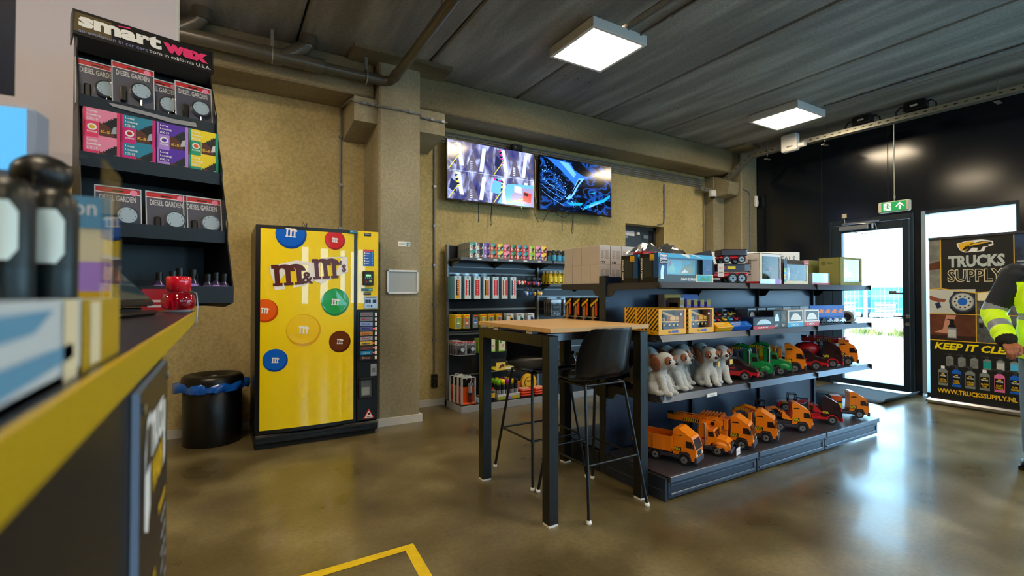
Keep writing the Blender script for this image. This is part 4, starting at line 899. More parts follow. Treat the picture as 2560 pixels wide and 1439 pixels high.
def toy_truck(label, loc, rz, body, cab, kind, load, lower=None, group='toy trucks'):
    """nose to -Y, length about .40, on its wheels"""
    r = root('toy_truck', label, 'toy truck', loc, rz, group); W = .145; hw = W/2; low = lower or chas
    b = MB(); b.box(-hw+.012, -.17, .030, hw-.012, .19, .062, low, c=.005); b.box(-hw+.002, -.10, .035, hw-.002, .03, .055, low, c=.004); b.build('chassis', r)
    for y in ((-.125, .035, .12) if kind == 'long' else (-.125, .07)):
        for s_ in (-1, 1): wheel(r, s_*(hw-.013), y)
    for s_ in (-1, 1):
        for y in (-.125, .07):
            b = MB(); b.prism(arc(y, .034, .047, .047, 0, PI, 12)+arc(y, .034, .038, .038, PI, 0, 12), .026, low, RF(s_*(hw-.013)-.013, 0, 0)); b.build('mudguard', r)
    if kind in ('flat', 'long'):
        pr = [(-.195,.035),(-.20,.06),(-.20,.105),(-.178,.172),(-.168,.185),(-.155,.19),(-.09,.232),(-.06,.232),(-.05,.22),(-.055,.155),(-.05,.062),(-.085,.062),(-.092,.078),(-.108,.085),(-.142,.085),(-.158,.078),(-.165,.062),(-.165,.035)]
        b = MB(); b.prism(pr, W-.012, cab, RF(-hw+.006, 0, 0)); 
        for s_, T in ((-1, LF(-hw+.006, 0, 0)), (1, RF(hw-.006, 0, 0))):
            f_ = (lambda P: [(-a, c_) for a, c_ in P]) if s_ < 0 else (lambda P: P)
            b.flat(f_([(-.186,.115),(-.172,.157),(-.135,.157),(-.135,.115)]), gpanel, T, .001); b.flat(f_([(-.11,.185),(-.10,.195),(-.065,.192),(-.062,.183)]), black, T, .001)
            for k in range(4): b.flat(f_([(-.10+k*.011,.088),(-.094+k*.011,.088),(-.086+k*.011,.108),(-.092+k*.011,.108)]), yellow, T, .0014)
            b.flat(f_([(-.105,.085),(-.055,.085),(-.055,.111),(-.105,.111)]), black, T, .001)
        b.build('cab', r)
        b = MB(); b.prism([(-.2015,.108),(-.1795,.170),(-.176,.168),(-.198,.106)], W-.03, gpanel, RF(-hw+.015, 0, 0)); b.build('windscreen', r)
        b = MB(); b.box(-hw, -.208, .022, hw, -.19, .058, low, c=.004); b.box(-hw+.008, -.2045, .066, -hw+.03, -.199, .078, paper); b.box(hw-.03, -.2045, .066, hw-.008, -.199, .078, paper); b.box(-hw+.04, -.2025, .066, hw-.04, -.199, .098, black); b.build('bumper', r)
        for s_ in (-1, 1): MB().box(s_*(hw+.0), -.192, .115, s_*(hw+.012), -.184, .150, low, c=.002).build('mirror', r)
    elif kind == 'bonnet':
        pr = [(-.20,.04),(-.205,.075),(-.195,.098),(-.17,.112),(-.115,.122),(-.102,.16),(-.095,.172),(-.055,.176),(-.04,.215),(.0,.215),(.0,.062),(-.07,.062),(-.085,.082),(-.125,.09),(-.165,.075),(-.172,.04)]
        b = MB(); b.prism(pr, W-.02, cab, RF(-hw+.01, 0, 0))
        for s_, T in ((-1, LF(-hw+.01, 0, 0)), (1, RF(hw-.01, 0, 0))):
            f_ = (lambda P: [(-a, c_) for a, c_ in P]) if s_ < 0 else (lambda P: P)
            b.flat(f_([(-.104,.125),(-.096,.160),(-.062,.16),(-.062,.125)]), gpanel, T, .001); b.flat(f_([(-.055,.10),(-.02,.10),(-.02,.115),(-.055,.115)]), redp, T, .001)
        for s_ in (-1, 1): b.ell((s_*(hw-.02), -.14, .07), (.022, .052, .034), cab)
        b.build('cab', r)
        b = MB(); b.prism([(-.1165,.122),(-.1035,.162),(-.100,.160),(-.113,.120)], W-.04, gpanel, RF(-hw+.02, 0, 0)); b.build('windscreen', r)
        b = MB(); b.box(-hw+.004, -.215, .026, hw-.004, -.19, .05, low, c=.006); b.box(-.03, -.208, .055, .03, -.203, .1, black); b.build('bumper', r)
        for s_ in (-1, 1): MB().tube([(s_*(hw-.002), -.045, .06), (s_*(hw-.002), -.045, .20), (s_*(hw-.002), -.035, .215)], .006, greymetal, 8).build('exhaust_stack', r)
    elif kind == 'pickup':
        pr = [(-.205,.045),(-.208,.07),(-.19,.095),(-.13,.112),(-.085,.155),(-.07,.160),(.03,.158),(.05,.10),(.18,.10),(.18,.05),(.11,.05),(.07,.072),(.03,.05),(-.085,.05),(-.125,.072),(-.165,.045)]
        b = MB(); b.prism(pr, W-.012, cab, RF(-hw+.006, 0, 0))
        for s_, T in ((-1, LF(-hw+.006, 0, 0)), (1, RF(hw-.006, 0, 0))):
            f_ = (lambda P: [(-a, c_) for a, c_ in P]) if s_ < 0 else (lambda P: P)
            b.flat(f_([(-.115,.115),(-.08,.148),(-.04,.150),(-.04,.115)]), gpanel, T, .001); b.flat(f_([(-.03,.115),(-.03,.15),(.02,.15),(.03,.115)]), gpanel, T, .001)
            b.flat(f_([(-.20,.045),(-.205,.066),(-.09,.07),(.18,.068),(.18,.05),(.11,.05),(.03,.05),(-.085,.05),(-.125,.068),(-.165,.045)]), body, T, .001)
            b.flat(f_([(-.06,.085),(.0,.085),(.0,.094),(-.06,.094)]), redp, T, .0016)
        b.build('cab', r)
        MB().box(-hw, -.216, .03, hw, -.195, .06, body, c=.008).build('bumper', r)
    # load bodies behind the cab
    if load == 'dump':
        b = MB(); T = RF(-hw-.002, 0, 0); W2 = W+.004
        o = [(-.048,.105),(-.048,.165),(.205,.17),(.235,.15),(.235,.10),(.205,.072),(-.03,.075)]
        for x in (-hw-.002, hw-.004): b.prism(o, .006, body, RF(x, 0, 0))
        b.box(-hw, -.045, .072, hw, .205, .08, body); b.prism([(.205,.072),(.235,.10),(.235,.15),(.229,.15),(.229,.102),(.203,.078)], W2, body, T); b.box(-hw, -.052, .08, hw, -.044, .175, body)
        b.prism([(-.10,.19),(-.045,.175),(-.045,.185),(-.095,.198)], W, body, RF(-hw, 0, 0))
        for x in (-hw-.006, hw+.002):
            for y in (-.04, .02, .08, .14, .195): b.box(x, y, .078, x+.004, y+.01, .16, body)
            b.box(x-.001, -.048, .16, x+.005, .206, .172, body)
        for s_ in (-1, 1): b.cyl((s_*(hw-.01), .215, .06), (s_*(hw+.0), .215, .06), .012, body, n=10)
        b.build('tipper_body', r)
    elif load in ('crane', 'ladder'):
        b = MB(); b.box(-.05, -.04, .062, .05, .16, .085, chas if load == 'crane' else body, c=.004); b.box(-.035, .07, .085, .035, .15, .135, body if load == 'crane' else chas, c=.008); b.build('turret', r)
        b = MB(); Tb = Matrix.Translation((0, .16, .20)) @ RX(.03)
        for x in (-.028, .022):
            b.box(x, -.30, .0, x+.006, .07, .034, body, T=Tb)
            for k in range(6): b.box(x-.001, -.27+k*.055, .034, x+.007, -.262+k*.055, .05, body, T=Tb)
            b.box(x, -.29, .048, x+.006, .0, .053, body, T=Tb)
        b.box(-.028, -.28, .004, .028, .06, .01, body, T=Tb); b.box(-.02, .03, .035, .02, .075, .055, black, T=Tb, c=.004)
        stripes(b, LF(-.0285, .16, .195), .04, .008, .12, .02, yellow, matte_black, 8)
        b.cyl((-.034, -.245, .018), (.034, -.245, .018), .014, black, n=12, T=Tb); b.tube([(0, .14, .13), (0, .08, .20)], .012, chas, 10)
        b.build('boom', r)
    elif load == 'gate':
        b = MB(); b.box(-hw+.01, -.03, .065, hw-.01, .19, .12, body, c=.006); b.box(-hw+.005, -.035, .12, hw-.005, -.0, .20, body, c=.006)
        for k in range(7): b.box(-hw+.008, .01+k*.024, .20, hw-.008, .02+k*.024, .222, body)
        b.box(-hw+.008, .0, .195, hw-.008, .18, .202, body); b.box(-hw+.02, .03, .12, hw-.02, .15, .195, yellow)
        for y in (.02, .16): b.cyl((-hw+.012, y, .11), (-hw+.012, y, .20), .008, body, n=8)
        b.build('skip_body', r)
    elif load == 'arm':
        b = MB(); b.box(-.05, -.03, .062, .05, .17, .08, body, c=.003); b.box(-hw+.006, -.03, .08, hw-.006, .0, .21, body, c=.005)
        P = [(0, .10, .08), (0, .11, .20), (0, .02, .245), (0, -.045, .225)]
        for q, q2 in zip(P, P[1:]): b.tube([q, q2], .016, body, 8)
        stripes(b, LF(-.018, .10, .21), .0, .0, .08, .018, yellow, redp, 6)
        for s_ in (-1, 1): b.box(s_*.055, .03, .075, s_*.048, .045, .19, greymetal); b.box(s_*.055, .10, .075, s_*.048, .115, .19, greymetal)
        b.box(-.056, .03, .13, -.047, .115, .142, greymetal); b.build('loading_arm', r)
    elif load == 'mixer':
        b = MB(); b.box(-.04, -.04, .062, .04, .19, .08, chas); T = Matrix.Translation((0, .07, .145)) @ RX(PI/2-.18)
        b.lathe([(0,-.10),(.03,-.10),(.062,-.06),(.07,0),(.055,.06),(.028,.11),(0,.11)], red, T, 20); b.build('mixer_drum', r)
    elif load == 'bed':
        b = MB(); b.box(-hw+.01, -.045, .062, hw-.01, .25, .075, low, c=.003)
        for s_ in (-1, 1): b.box(s_*(hw-.012), -.04, .075, s_*(hw-.006), .25, .085, low); b.tube([(s_*(hw-.008), -.04, .05), (s_*(hw-.008), .02, .05)], .004, greymetal, 6)
        b.build('flat_bed', r)
    elif load == 'containers':
        b = MB(); b.box(-hw+.01, -.045, .062, hw-.01, .22, .075, low, c=.003); b.box(-.05, .0, .075, .05, .09, .125, yellow, c=.004); b.box(-.05, .0, .135, .05, .09, .185, orange2, c=.004); b.box(-.048, .002, .125, .048, .088, .135, black); b.box(-.05, .10, .075, .05, .19, .20, M('dark_green_plastic', '#0c2a26', .3), c=.006); b.build('containers', r)
    return r
D = math.radians
P1 = 'toy trucks on the base deck'; P2 = 'toy trucks on the second shelf'
toy_truck('orange toy tipper truck at the left end of the base deck', (2.62, 2.28, ZS[0]), D(20), orange, orange, 'flat', 'dump', group=P1)
toy_truck('orange bonneted toy crane truck with a price tag, beside the tipper', (2.95, 2.28, ZS[0]), D(24), orange, orange, 'bonnet', 'crane', group=P1)
toy_truck('orange toy skip truck with ribbed body, third on the base deck', (3.22, 2.28, ZS[0]), D(24), orange, orange, 'flat', 'gate', group=P1)
toy_truck('orange toy truck with a folded arm, fourth on the base deck', (3.53, 2.29, ZS[0]), D(26), orange, orange, 'flat', 'arm', group=P1)
tf = toy_truck('orange toy flatbed truck with dark chassis carrying a wheel loader', (4.0, 2.29, ZS[0]), D(42), orange, orange, 'long', 'bed', group=P1)
toy_truck('black and red toy truck right of the orange flatbed', (4.47, 2.29, ZS[0]), D(40), red, maroon, 'flat', 'bed', red, P1)
toy_truck('orange toy truck with stacked containers at the right end of the base deck', (4.90, 2.27, ZS[0]), D(40), orange, orange, 'flat', 'containers', group=P1)
toy_truck('dark red and black toy pickup beside the plush dogs', (3.33, 2.33, ZS[1]), D(28), red, maroon, 'pickup', '', red, P2)
toy_truck('green bonneted toy truck nearer the plush dogs', (3.53, 2.33, ZS[1]), D(28), green, green, 'bonnet', 'arm', group=P2)
toy_truck('green bonneted toy truck with striped flap, beside the orange truck', (3.79, 2.33, ZS[1]), D(30), green, green, 'bonnet', 'arm', group=P2)
toy_truck('orange toy truck between the green truck and the pickup on the second shelf', (4.03, 2.35, ZS[1]), D(30), orange, orange, 'flat', 'gate', group=P2)
toy_truck('dark red toy pickup in the right half of the second shelf', (4.31, 2.33, ZS[1]), D(32), red, maroon, 'pickup', '', red, P2)
toy_truck('black and red toy truck with a red drum on the second shelf', (4.58, 2.33, ZS[1]), D(34), red, maroon, 'flat', 'mixer', red, P2)
toy_truck('orange toy truck with a red boom at the right end of the second shelf', (4.85, 2.33, ZS[1]), D(34), red, orange, 'flat', 'ladder', group=P2)
def loader(label, loc, rz, body, cab):
    r = root('toy_loader', label, 'toy loader', loc, rz, 'toy wheel loaders')
    MB().prism([(-.09,.03),(-.09,.06),(-.03,.075),(.03,.08),(.10,.085),(.13,.07),(.13,.035)], .08, body, RF(-.04, 0, 0)).build('body', r)
    b = MB()
    for x in (-.034, .028):
        for q in ((-.015,-.01), (.045,.05)): b.box(x, q[0], .078, x+.006, q[1], .145, cab)
    b.prism([(-.02,.145),(.05,.145),(.045,.155),(-.015,.155)], .07, cab, RF(-.035, 0, 0)); b.box(-.03, -.01, .08, .03, .045, .105, cab); b.build('cab', r)
    b = MB(); stripes(b, LF(-.0405, .09, .05), -.01, .0, .03, .03); b.rect(-.09, .062, -.055, .078, lime, LF(-.0405, 0, 0)); b.rect(.0, .0, .001, .001, lime, LF(-.0405, 0, 0)); b.build('side_stripes', r)
    for y in (-.065, .075):
        for s_ in (-1, 1): wheel(r, s_*.05, y, .036)
    b = MB()
    for x in (-.025, .025): b.tube([(x, -.03, .08), (x, -.10, .095), (x, -.15, .05)], .007, body, 6)
    b.build('lift_arm', r)
    b = MB(); b.prism([(-.14,.02),(-.14,.065),(-.16,.075),(-.155,.035),(-.19,.012),(-.21,.008),(-.205,.018),(-.15,.012)][::-1], .12, body, RF(-.06, 0, 0)); b.prism([(-.135,.02),(-.14,.08),(-.215,.005)], .004, body, RF(-.062, 0, 0)); b.prism([(-.135,.02),(-.14,.08),(-.215,.005)], .004, body, RF(.058, 0, 0)); b.build('bucket', r); return r
loader('orange toy wheel loader riding on the orange flatbed truck', (3.885, 2.40, ZS[0]+.085), D(42), orange, M('loader_cab_black', '#17122a', .2))
loader('dark red toy wheel loader riding on the black and red truck', (4.36, 2.40, ZS[0]+.085), D(40), red, MATS['loader_cab_black'])
loader('orange toy wheel loader standing behind the truck at the right end', (4.66, 2.47, ZS[0]), D(60), orange, MATS['loader_cab_black'])
b = MB(); b.box(-.035, -.002, 0, .035, 0, .05, print_white); b.text('MAMMOET', -.025, .018, .05, .012, orange2, FR(0, -.002, 0)); b.tube([(0, 0, .045), (-.01, .01, .07), (-.03, .02, .09)], .001, black, 4)
single(b, 'price_tag', 'white swing tag leaning at the nose of the bonneted crane truck', 'tag', (3.09, 2.085, ZS[0]), D(15))

# ------------------------------------------------------------------ plush dogs
fur = M('white_plush', '#eef0ee', .95, bump=(260, 1.2), sheen=.5); furb = M('brown_plush', '#a8561a', .95, bump=(260, 1.2), sheen=.4); eyeb = M('glass_eye', '#08080a', .08)
r = root('plush_dog', 'white and brown plush dog sitting at the shelf edge, head turned right', 'plush dog', (2.64, 2.235, ZS[1]), D(14), 'plush dogs')
b = MB(); b.ell((0, .045, .075), (.058, .065, .075), fur); b.ell((0, .01, .12), (.045, .048, .07), fur); b.ell((0, .0, .165), (.038, .04, .035), fur)
b.ell((0, -.022, .218), (.060, .062, .056), fur); b.ell((0, -.075, .20), (.032, .034, .027), fur)
for s_ in (-1, 1):
    b.cyl((s_*.028, -.01, .12), (s_*.032, -.055, .02), .027, fur, .021, n=14); b.ell((s_*.033, -.07, .018), (.022, .032, .018), fur); b.ell((s_*.048, .035, .045), (.03, .048, .045), fur); b.ell((s_*.055, -.015, .018), (.02, .035, .018), fur)
b.ell((0, .115, .03), (.016, .04, .016), fur)
organic(b, 'body', .0045, r, 5)
for s_ in (-1, 1):
    R_ = Matrix.Rotation(s_*.35, 3, 'Y') @ Matrix.Rotation(.25, 3, 'X')
    b = MB(); b.ell((s_*.066, .0, .200), (.015, .038, .055), furb, R=R_); b.build('ear', r)
    b = MB(); b.ell((s_*.034, -.070, .224), (.023, .016, .028), furb, R=Matrix.Rotation(s_*.5, 3, 'Z')); p_ = b.build('eye_patch', r)
    b = MB(); b.ell((s_*.034, -.084, .219), (.0105, .006, .012), eyeb, nu=12, nv=8); b.ell((s_*.037, -.0895, .224), (.0025, .002, .003), print_white, nu=8, nv=6); b.box(s_*.034-.012, -.088, .227, s_*.034+.012, -.083, .231, black, c=.001); b.build('eye', p_)
b = MB(); b.ell((0, -.111, .207), (.013, .009, .010), eyeb, nu=12, nv=8); b.build('nose', r)
b = MB(); b.prism([(-.018,-.02),(.018,-.02),(.018,.016),(-.018,.016)], .001, gold, Matrix.Translation((.068, -.03, .155)) @ RZ(.6) @ RX(PI/2)); b.build('ear_tag', r)
dog = r
for lb_, x, y, a in (('white and brown plush dog second from right in the front, looking at the camera', 2.945, 2.22, -22), ('white and brown plush dog at the right end of the dogs, head tilted', 3.125, 2.25, -30),
        ('white and brown plush dog tucked just behind the first front dog, facing right', 2.80, 2.34, 10), ('white plush dog at the left, half hidden by the table leg', 2.47, 2.33, 5),
        ('plush dog in the back row left, only its head showing', 2.76, 2.46, 30), ('plush dog in the back row centre with a dark ear', 3.14, 2.46, 20), ('plush dog in the back row behind the table leg', 2.58, 2.46, 40), ('plush dog in the back row between the two front dogs', 2.95, 2.46, -10)):
    dup(dog, lb_, (x, y, ZS[1]), D(a))
dup(dog, 'plush dog seen past the back of the front stool', (2.42, 2.17, ZS[1]), D(10))

# ------------------------------------------------------------------ crane-in-a-box, DINO boxes and other packages
def mini_crane(b, x, y, z, s_, body, T0=None, dark=chas):
    T = Matrix.Translation((x, y, z)) @ Matrix.Scale(s_, 4) if T0 is None else T0 @ Matrix.Translation((x, y, z)) @ Matrix.Scale(s_, 4)
    b.box(-.10, -.02, .018, .10, .02, .035, dark, T=T, c=.003); b.box(-.10, -.022, .035, -.06, .022, .07, body, T=T, c=.005); b.box(-.055, -.02, .035, .095, .02, .045, body, T=T)
    b.box(.0, -.02, .045, .05, .02, .08, body, T=T, c=.004); b.box(.055, -.02, .05, .09, .02, .075, body, T=T); b.prism([(-.13,.12),(-.125,.132),(.07,.078),(.06,.062)], .02, body, T @ FR(0, .01, 0))
    b.box(-.098, -.0225, .048, -.07, -.021, .066, gpanel, T=T)
    for wx in (-.075, -.015, .03, .07): b.cyl((wx, -.024, .016), (wx, .024, .016), .016, tyre, n=12, T=T); b.cyl((wx, -.0248, .016), (wx, -.024, .016), .008, body, n=8, T=T)
def window_box(name, label, w_, d_, h_, card, inner, loc, rz=0, win=(.1, .2, .9, .9), content=None, deco=None, group=None, side=None):
    """card box with a window cut into its front; the contents are a part"""
    r = root(name, label, 'toy box', loc, rz, group); t_ = .003
    b = MB(); u0, v0, u1, v1 = win[0]*w_, win[1]*h_, win[2]*w_, win[3]*h_
    b.box(0, d_-t_, 0, w_, d_, h_, card); b.box(0, 0, 0, t_, d_, h_, side or card); b.box(w_-t_, 0, 0, w_, d_, h_, card); b.box(0, 0, 0, w_, d_, t_, card); b.box(0, 0, h_-t_, w_, d_, h_, card)
    b.box(t_, d_-2*t_, t_, w_-t_, d_-t_, h_-t_, inner)
    for q in ((0,0,w_,v0), (0,v1,w_,h_), (0,v0,u0,v1), (u1,v0,w_,v1)): b.box(q[0], 0, q[1], q[2], t_, q[3], card)
    if deco: deco(b)
    b.build('carton', r)
    if content: q = MB(); content(q, r); q.build('toy_inside', r)
    MB().box(u0, .0032, v0, u1, .0037, v1, clearp).build('window_film', r)
    return r
sy = M('riel_yellow', '#f6b40a', .4); stripe_b = M('hazard_black', '#2c2a1e', .4); inner_d = M('window_dark', '#27323c', .4)
def crane_deco(b):
    w_, h_, d_ = .265, .172, .095; T = FR(0, -.0005, 0)
    b.text('Club', .09, .014, .025, .014, navyp, T, bold=.02); b.text('RIEL', .12, .014, .07, .015, blue, T, bold=.06, shear=.3)
    b.rect(.20, .125, .218, .138, paper, T)
    TL = LF(-.0006, d_, 0); b.rect(.01, .03, d_, h_, stripe_b, TL, .0002)
    b.rect(0, 0, .012, h_, sy, TL, .0009)
    for k in range(12):
        y0 = -.10+k*.030; q = clip_rect([(.012, y0), (d_, y0+.085), (d_, y0+.100), (.012, y0+.015)], .012, .03, d_, h_)
        if q: b.flat(q, sy, TL, .0006)
    b.text('Alba', .03, .01, .03, .012, stripe_b, TL)
cb0 = window_box('crane_box', 'yellow window box with a toy crane, left one at the shelf edge', .265, .095, .172, sy, inner_d, (2.362, 2.14, ZS[2]), 0, (.12, .22, .93, .93), lambda q, r: mini_crane(q, .145, .045, .048, .88, sy), crane_deco, 'yellow crane boxes')
dup(cb0, 'yellow window box with a toy crane, right one at the shelf edge', (2.645, 2.14, ZS[2]))
dup(cb0, 'yellow crane box with striped side directly behind the left front one', (2.362, 2.24, ZS[2])); dup(cb0, 'yellow crane box with striped side, last of its row', (2.362, 2.34, ZS[2]))
# taller yellow / blue boxes behind
def plain_box(name, label, w_, d_, h_, m, loc, rz=0, deco=None, group=None, cat='box', rot=None):
    b = MB(); b.box(0, 0, 0, w_, d_, h_, m, c=.0015)
    if deco: deco(b, w_, d_, h_)
    return single(b, name, label, cat, loc, rz, group, rot)
def tall_deco(b, w_, d_, h_): T = FR(0, 0, 0); b.rect(0, h_*.86, w_, h_, gold, T); b.rect(w_*.1, h_*.5, w_*.9, h_*.8, lilac, T); b.text('TEAMSTERZ', w_*.15, h_*.62, w_*.6, h_*.06, navyp, T, bold=.02)
g_ = 'tall truck cartons at the back of the shelf'
plain_box('truck_carton', 'tall white and yellow carton behind the crane boxes, left', .19, .06, .26, paper, (2.87, 2.54, ZS[2]), 0, tall_deco, g_)
def tall_deco2(b, w_, d_, h_): T = FR(0, 0, 0); b.rect(0, h_*.86, w_, h_, blue, T); b.rect(w_*.1, h_*.5, w_*.9, h_*.8, silver, T)
plain_box('truck_carton', 'tall white and blue carton behind the crane boxes, right', .19, .06, .26, paper, (3.065, 2.54, ZS[2]), 0, tall_deco2, g_)
for k in range(5):
    b = MB(); b.box(0, 0, 0, .04, .13, .235-.008*k, lilac if k else paper, c=.001); T = LF(0, .13, 0); b.rect(.015, .03, .11, .2, black, T); b.rect(.03, .05, .075, .17, lilac, T, .0012); T = FR(0, 0, 0); b.rect(.003, .18, .037, .22, gold, T); b.text('CARGO', .004, .15, .03, .008, navyp, T, bold=.02)
    single(b, 'truck_card', ('first', 'second', 'third', 'fourth', 'last')[k]+' from left of the lilac and black truck packs behind the crane boxes', 'toy box', (2.865+k*.075, 2.39, ZS[2]), D(-8), 'lilac and black truck packs')
# slanted blister packs
def blister(label, card, txt, loc, w_=.16, h_=.24, lean=-.95, rz=0, cc=None, group='slanted blister packs'):
    r = root('blister_pack', label, 'toy pack', loc, 0, group); r.rotation_euler = (lean, 0, rz)
    b = MB(); b.box(0, 0, 0, w_, .004, h_, card); T = FR(0, 0, 0); b.rect(.005, h_*.32, w_-.005, h_-.005, M('blister_dark_'+txt, '#2a3038', .4) if card is not redp else navyp, T); b.build('card', r)
    b = MB(); b.box(0, -.035, 0, w_, 0, .055, card, c=.002); T = FR(0, -.035, 0); b.text(txt, .012, .03, w_*.5, .012, print_white, T, bold=.02); b.text('3+', w_*.75, .012, .02, .02, print_white, T); b.rect(.012, .012, w_*.4, .016, print_white, T); b.build('front_flap', r)
    q = MB()
    for k in range(3):
        for j in range(2):
            x = w_*(.2+.3*k); z = .10+j*.06; q.box(x-.018, -.018, z, x+.018, -.003, z+.03, (gold, skyb, red, silver)[(k+2*j) % 4], c=.004); q.box(x-.01, -.021, z+.008, x+.01, -.017, z+.022, black)
    q.build('toy_cars', r); MB().box(.006, -.028, .058, w_-.006, -.001, h_-.01, clearp, c=.008).build('blister', r); return r
blister('yellow slanted blister pack of small vehicles beside the crane boxes', sy, 'SIKU', (2.925, 2.14, ZS[2]+.005), .18)
blister('blue slanted blister pack of small vehicles beside the yellow one', blue, 'BBURAGO', (3.115, 2.15, ZS[2]+.005), .22)
blister('dark slanted blister pack with clear cover right of the blue pack', M('slate_card', '#3a4250', .5), 'RACE', (3.39, 2.27, ZS[2]+.004), .15, .18)
def small_deco(c1, c2, txt):
    def f(b, w_, d_, h_): T = FR(0, 0, 0); b.rect(0, 0, w_, h_*.26, c1, T); b.rect(w_*.08, h_*.34, w_*.92, h_*.92, inner_d, T); b.flat([(w_*.15,h_*.4),(w_*.85,h_*.4),(w_*.8,h_*.6),(w_*.6,h_*.8),(w_*.35,h_*.8),(w_*.2,h_*.58)], c2, T, .0013); b.text(txt, w_*.2, h_*.07, w_*.5, h_*.12, print_white, T, .0014, bold=.02)
    return f
G2 = 'small model boxes on the third shelf'
plain_box('model_box', 'low red, white and blue model box at the shelf edge', .27, .10, .09, navyp, (3.36, 2.14, ZS[2]), 0, small_deco(redp, silver, 'CITY'), G2, 'toy box')
for k, (lb_, c, c1, c2, x, txt) in enumerate((('black model box with silver car, left of the blue-trimmed boxes', black, black, silver, 3.655, 'CITY'), ('dark model box next to the light blue one', black, darkgrey, midgrey, 3.745, 'WELLY'),
        ('white model box with light blue strip and window', paper, skyb, print_white, 3.85, 'NEX'), ('white model box with red strip and window', paper, redp, print_white, 4.09, 'NEX'))):
    plain_box('model_box', lb_, .085 if k < 2 else .225, .12, .135, c, (x, 2.16, ZS[2]), 0, small_deco(c1, c2, txt), G2, 'toy box')
ordn = ['first', 'second', 'third', 'fourth', 'fifth', 'sixth', 'seventh', 'eighth', 'ninth', 'tenth', 'eleventh', 'twelfth', 'thirteenth', 'fourteenth']
for k in range(8):
    def dc(b, w_, d_, h_, k=k): b.rect(0, 0, w_, h_, paper if k in (5, 7) else M('slate_print', '#5a6068', .4), FR(0, 0, 0)); b.text('FRESH', w_*.2, h_*.55, w_*.5, h_*.14, print_white if k not in (5, 7) else darkgrey, FR(0, -.0005, 0))
    plain_box('model_box', ordn[k]+' from left of the grey cartons along the back of the third shelf', .13, .10, .15, midgrey, (3.60+k*.138, 2.45, ZS[2]), 0, dc, 'grey cartons at the back', 'toy box')
for k in range(3):
    plain_box('model_box', ('left', 'middle', 'right')[k]+' grey box in the middle row of the third shelf', .11, .10, .15, greymetal, (3.56+k*.13, 2.31, ZS[2]), 0, small_deco(midgrey, paper, 'MODEL'), 'grey boxes in the middle row', 'toy box')
hot = M('card_flame', '#f08018', .4)
for k in range(5):
    b = MB(); b.box(0, 0, .0, .10, .003, .165, blue, c=.001); T = FR(0, 0, 0); b.flat([(.01,.10),(.05,.135),(.09,.12),(.07,.11),(.085,.095),(.04,.10)], hot, T, .0012); b.rect(.0, .0, .10, .03, navyp, T); b.box(.012, -.03, .012, .088, 0, .065, clearp, c=.006)
    b.prism([(.018,.018),(.018,.034),(.035,.038),(.045,.052),(.065,.052),(.075,.038),(.084,.034),(.084,.018)], .018, (silver, black, greymetal, cabw, silver)[k], FR(0, -.006, 0))
    for wx in (.032, .07): b.cyl((wx, -.026, .018), (wx, -.003, .018), .008, tyre, n=10)
    single(b, 'car_blister', ordn[k]+' from left of the blue carded toy cars at the right of the third shelf', 'toy car pack', (4.35+k*.085, 2.25-.012*k, ZS[2]), D(-12), 'blue carded toy cars')
b = MB(); b.prism(arc(0, .055, .055, .055, 0, 2*PI*27/28, 27), .05, M('film_white', '#c8ccc8', .2), RF(0, 0, 0)); b.cyl((-.002, 0, .055), (.0, 0, .055), .035, chas); b.box(-.04, -.05, 0, .06, .05, .012, black)
single(b, 'round_toy', 'small white round toy at the right end of the third shelf', 'toy', (4.88, 2.2, ZS[2]))

# top shelf --------------------------------------------------------
dblue = M('dino_blue', '#0e4f8c', .35); dblack = M('dino_black', '#0a0f18', .35); aqua = M('dino_aqua', '#2ab0c8', .35)
def dino_deco(b):
    w_, h_, d_ = .54, .187, .155; T = FR(0, -.0004, 0); b.rect(0, .0, w_, .05, M('dino_road', '#3a4a50', .4), T, .0004); b.rect(0, .16, w_, h_, skyb, T, .0004)
    b.flat([(.2,.187),(.3,.16),(.29,.187)], print_white, T); b.flat([(.30,.187),(.45,.162),(.34,.187)], print_white, T)
    b.rect(.01, .115, .085, .18, navyp, T, .001); b.rect(.014, .145, .081, .176, print_white, T, .0014); b.text('Revell', .018, .150, .06, .02, blue, T, .002, bold=.02); b.text('Control', .015, .122, .066, .018, print_white, T, .0018, bold=.02)
    b.text('DINO EXPRESS', .21, .012, .16, .018, print_white, T, bold=.04, shear=.2); b.rect(.36, .004, w_, .055, cream, T, .001); b.rect(.37, .008, .53, .05, aqua, T, .0014); b.flat([(.39,.012),(.42,.04),(.46,.03),(.5,.045),(.52,.012)], green, T, .0018)
    for k in range(4): b.disc(.475+.02*(k % 2), .09+.018*(k//2), .005, print_white, T, .0012, n=8)
    b.flat([(.02,.02),(.05,.02),(.045,.06),(.055,.1),(.03,.11),(.02,.07)], silver, T, .001)
    TL = LF(-.0006, d_, 0); b.rect(0, 0, d_, h_, dblack, TL, .0002); b.rect(.115, .0, d_, h_, dblue, TL, .0005); b.rect(.032, .035, .1, .16, inner_d, TL, .0005); b.rect(.038, .045, .095, .13, M('dino_photo', '#3a3a24', .4, noise=('#0c2a44', 40, .2)), TL, .0008)
    b.text('DINO EXPRESS', .022, .02, .14, .014, print_white, TL, .0014, bold=.04, ang=PI/2); b.rect(.085, .14, .125, .18, gold, TL, .001); b.text('Control', .09, .145, .03, .01, navyp, TL, .0014)
    b.rect(-.0, .0, d_, .03, dblack, TL, .0009)
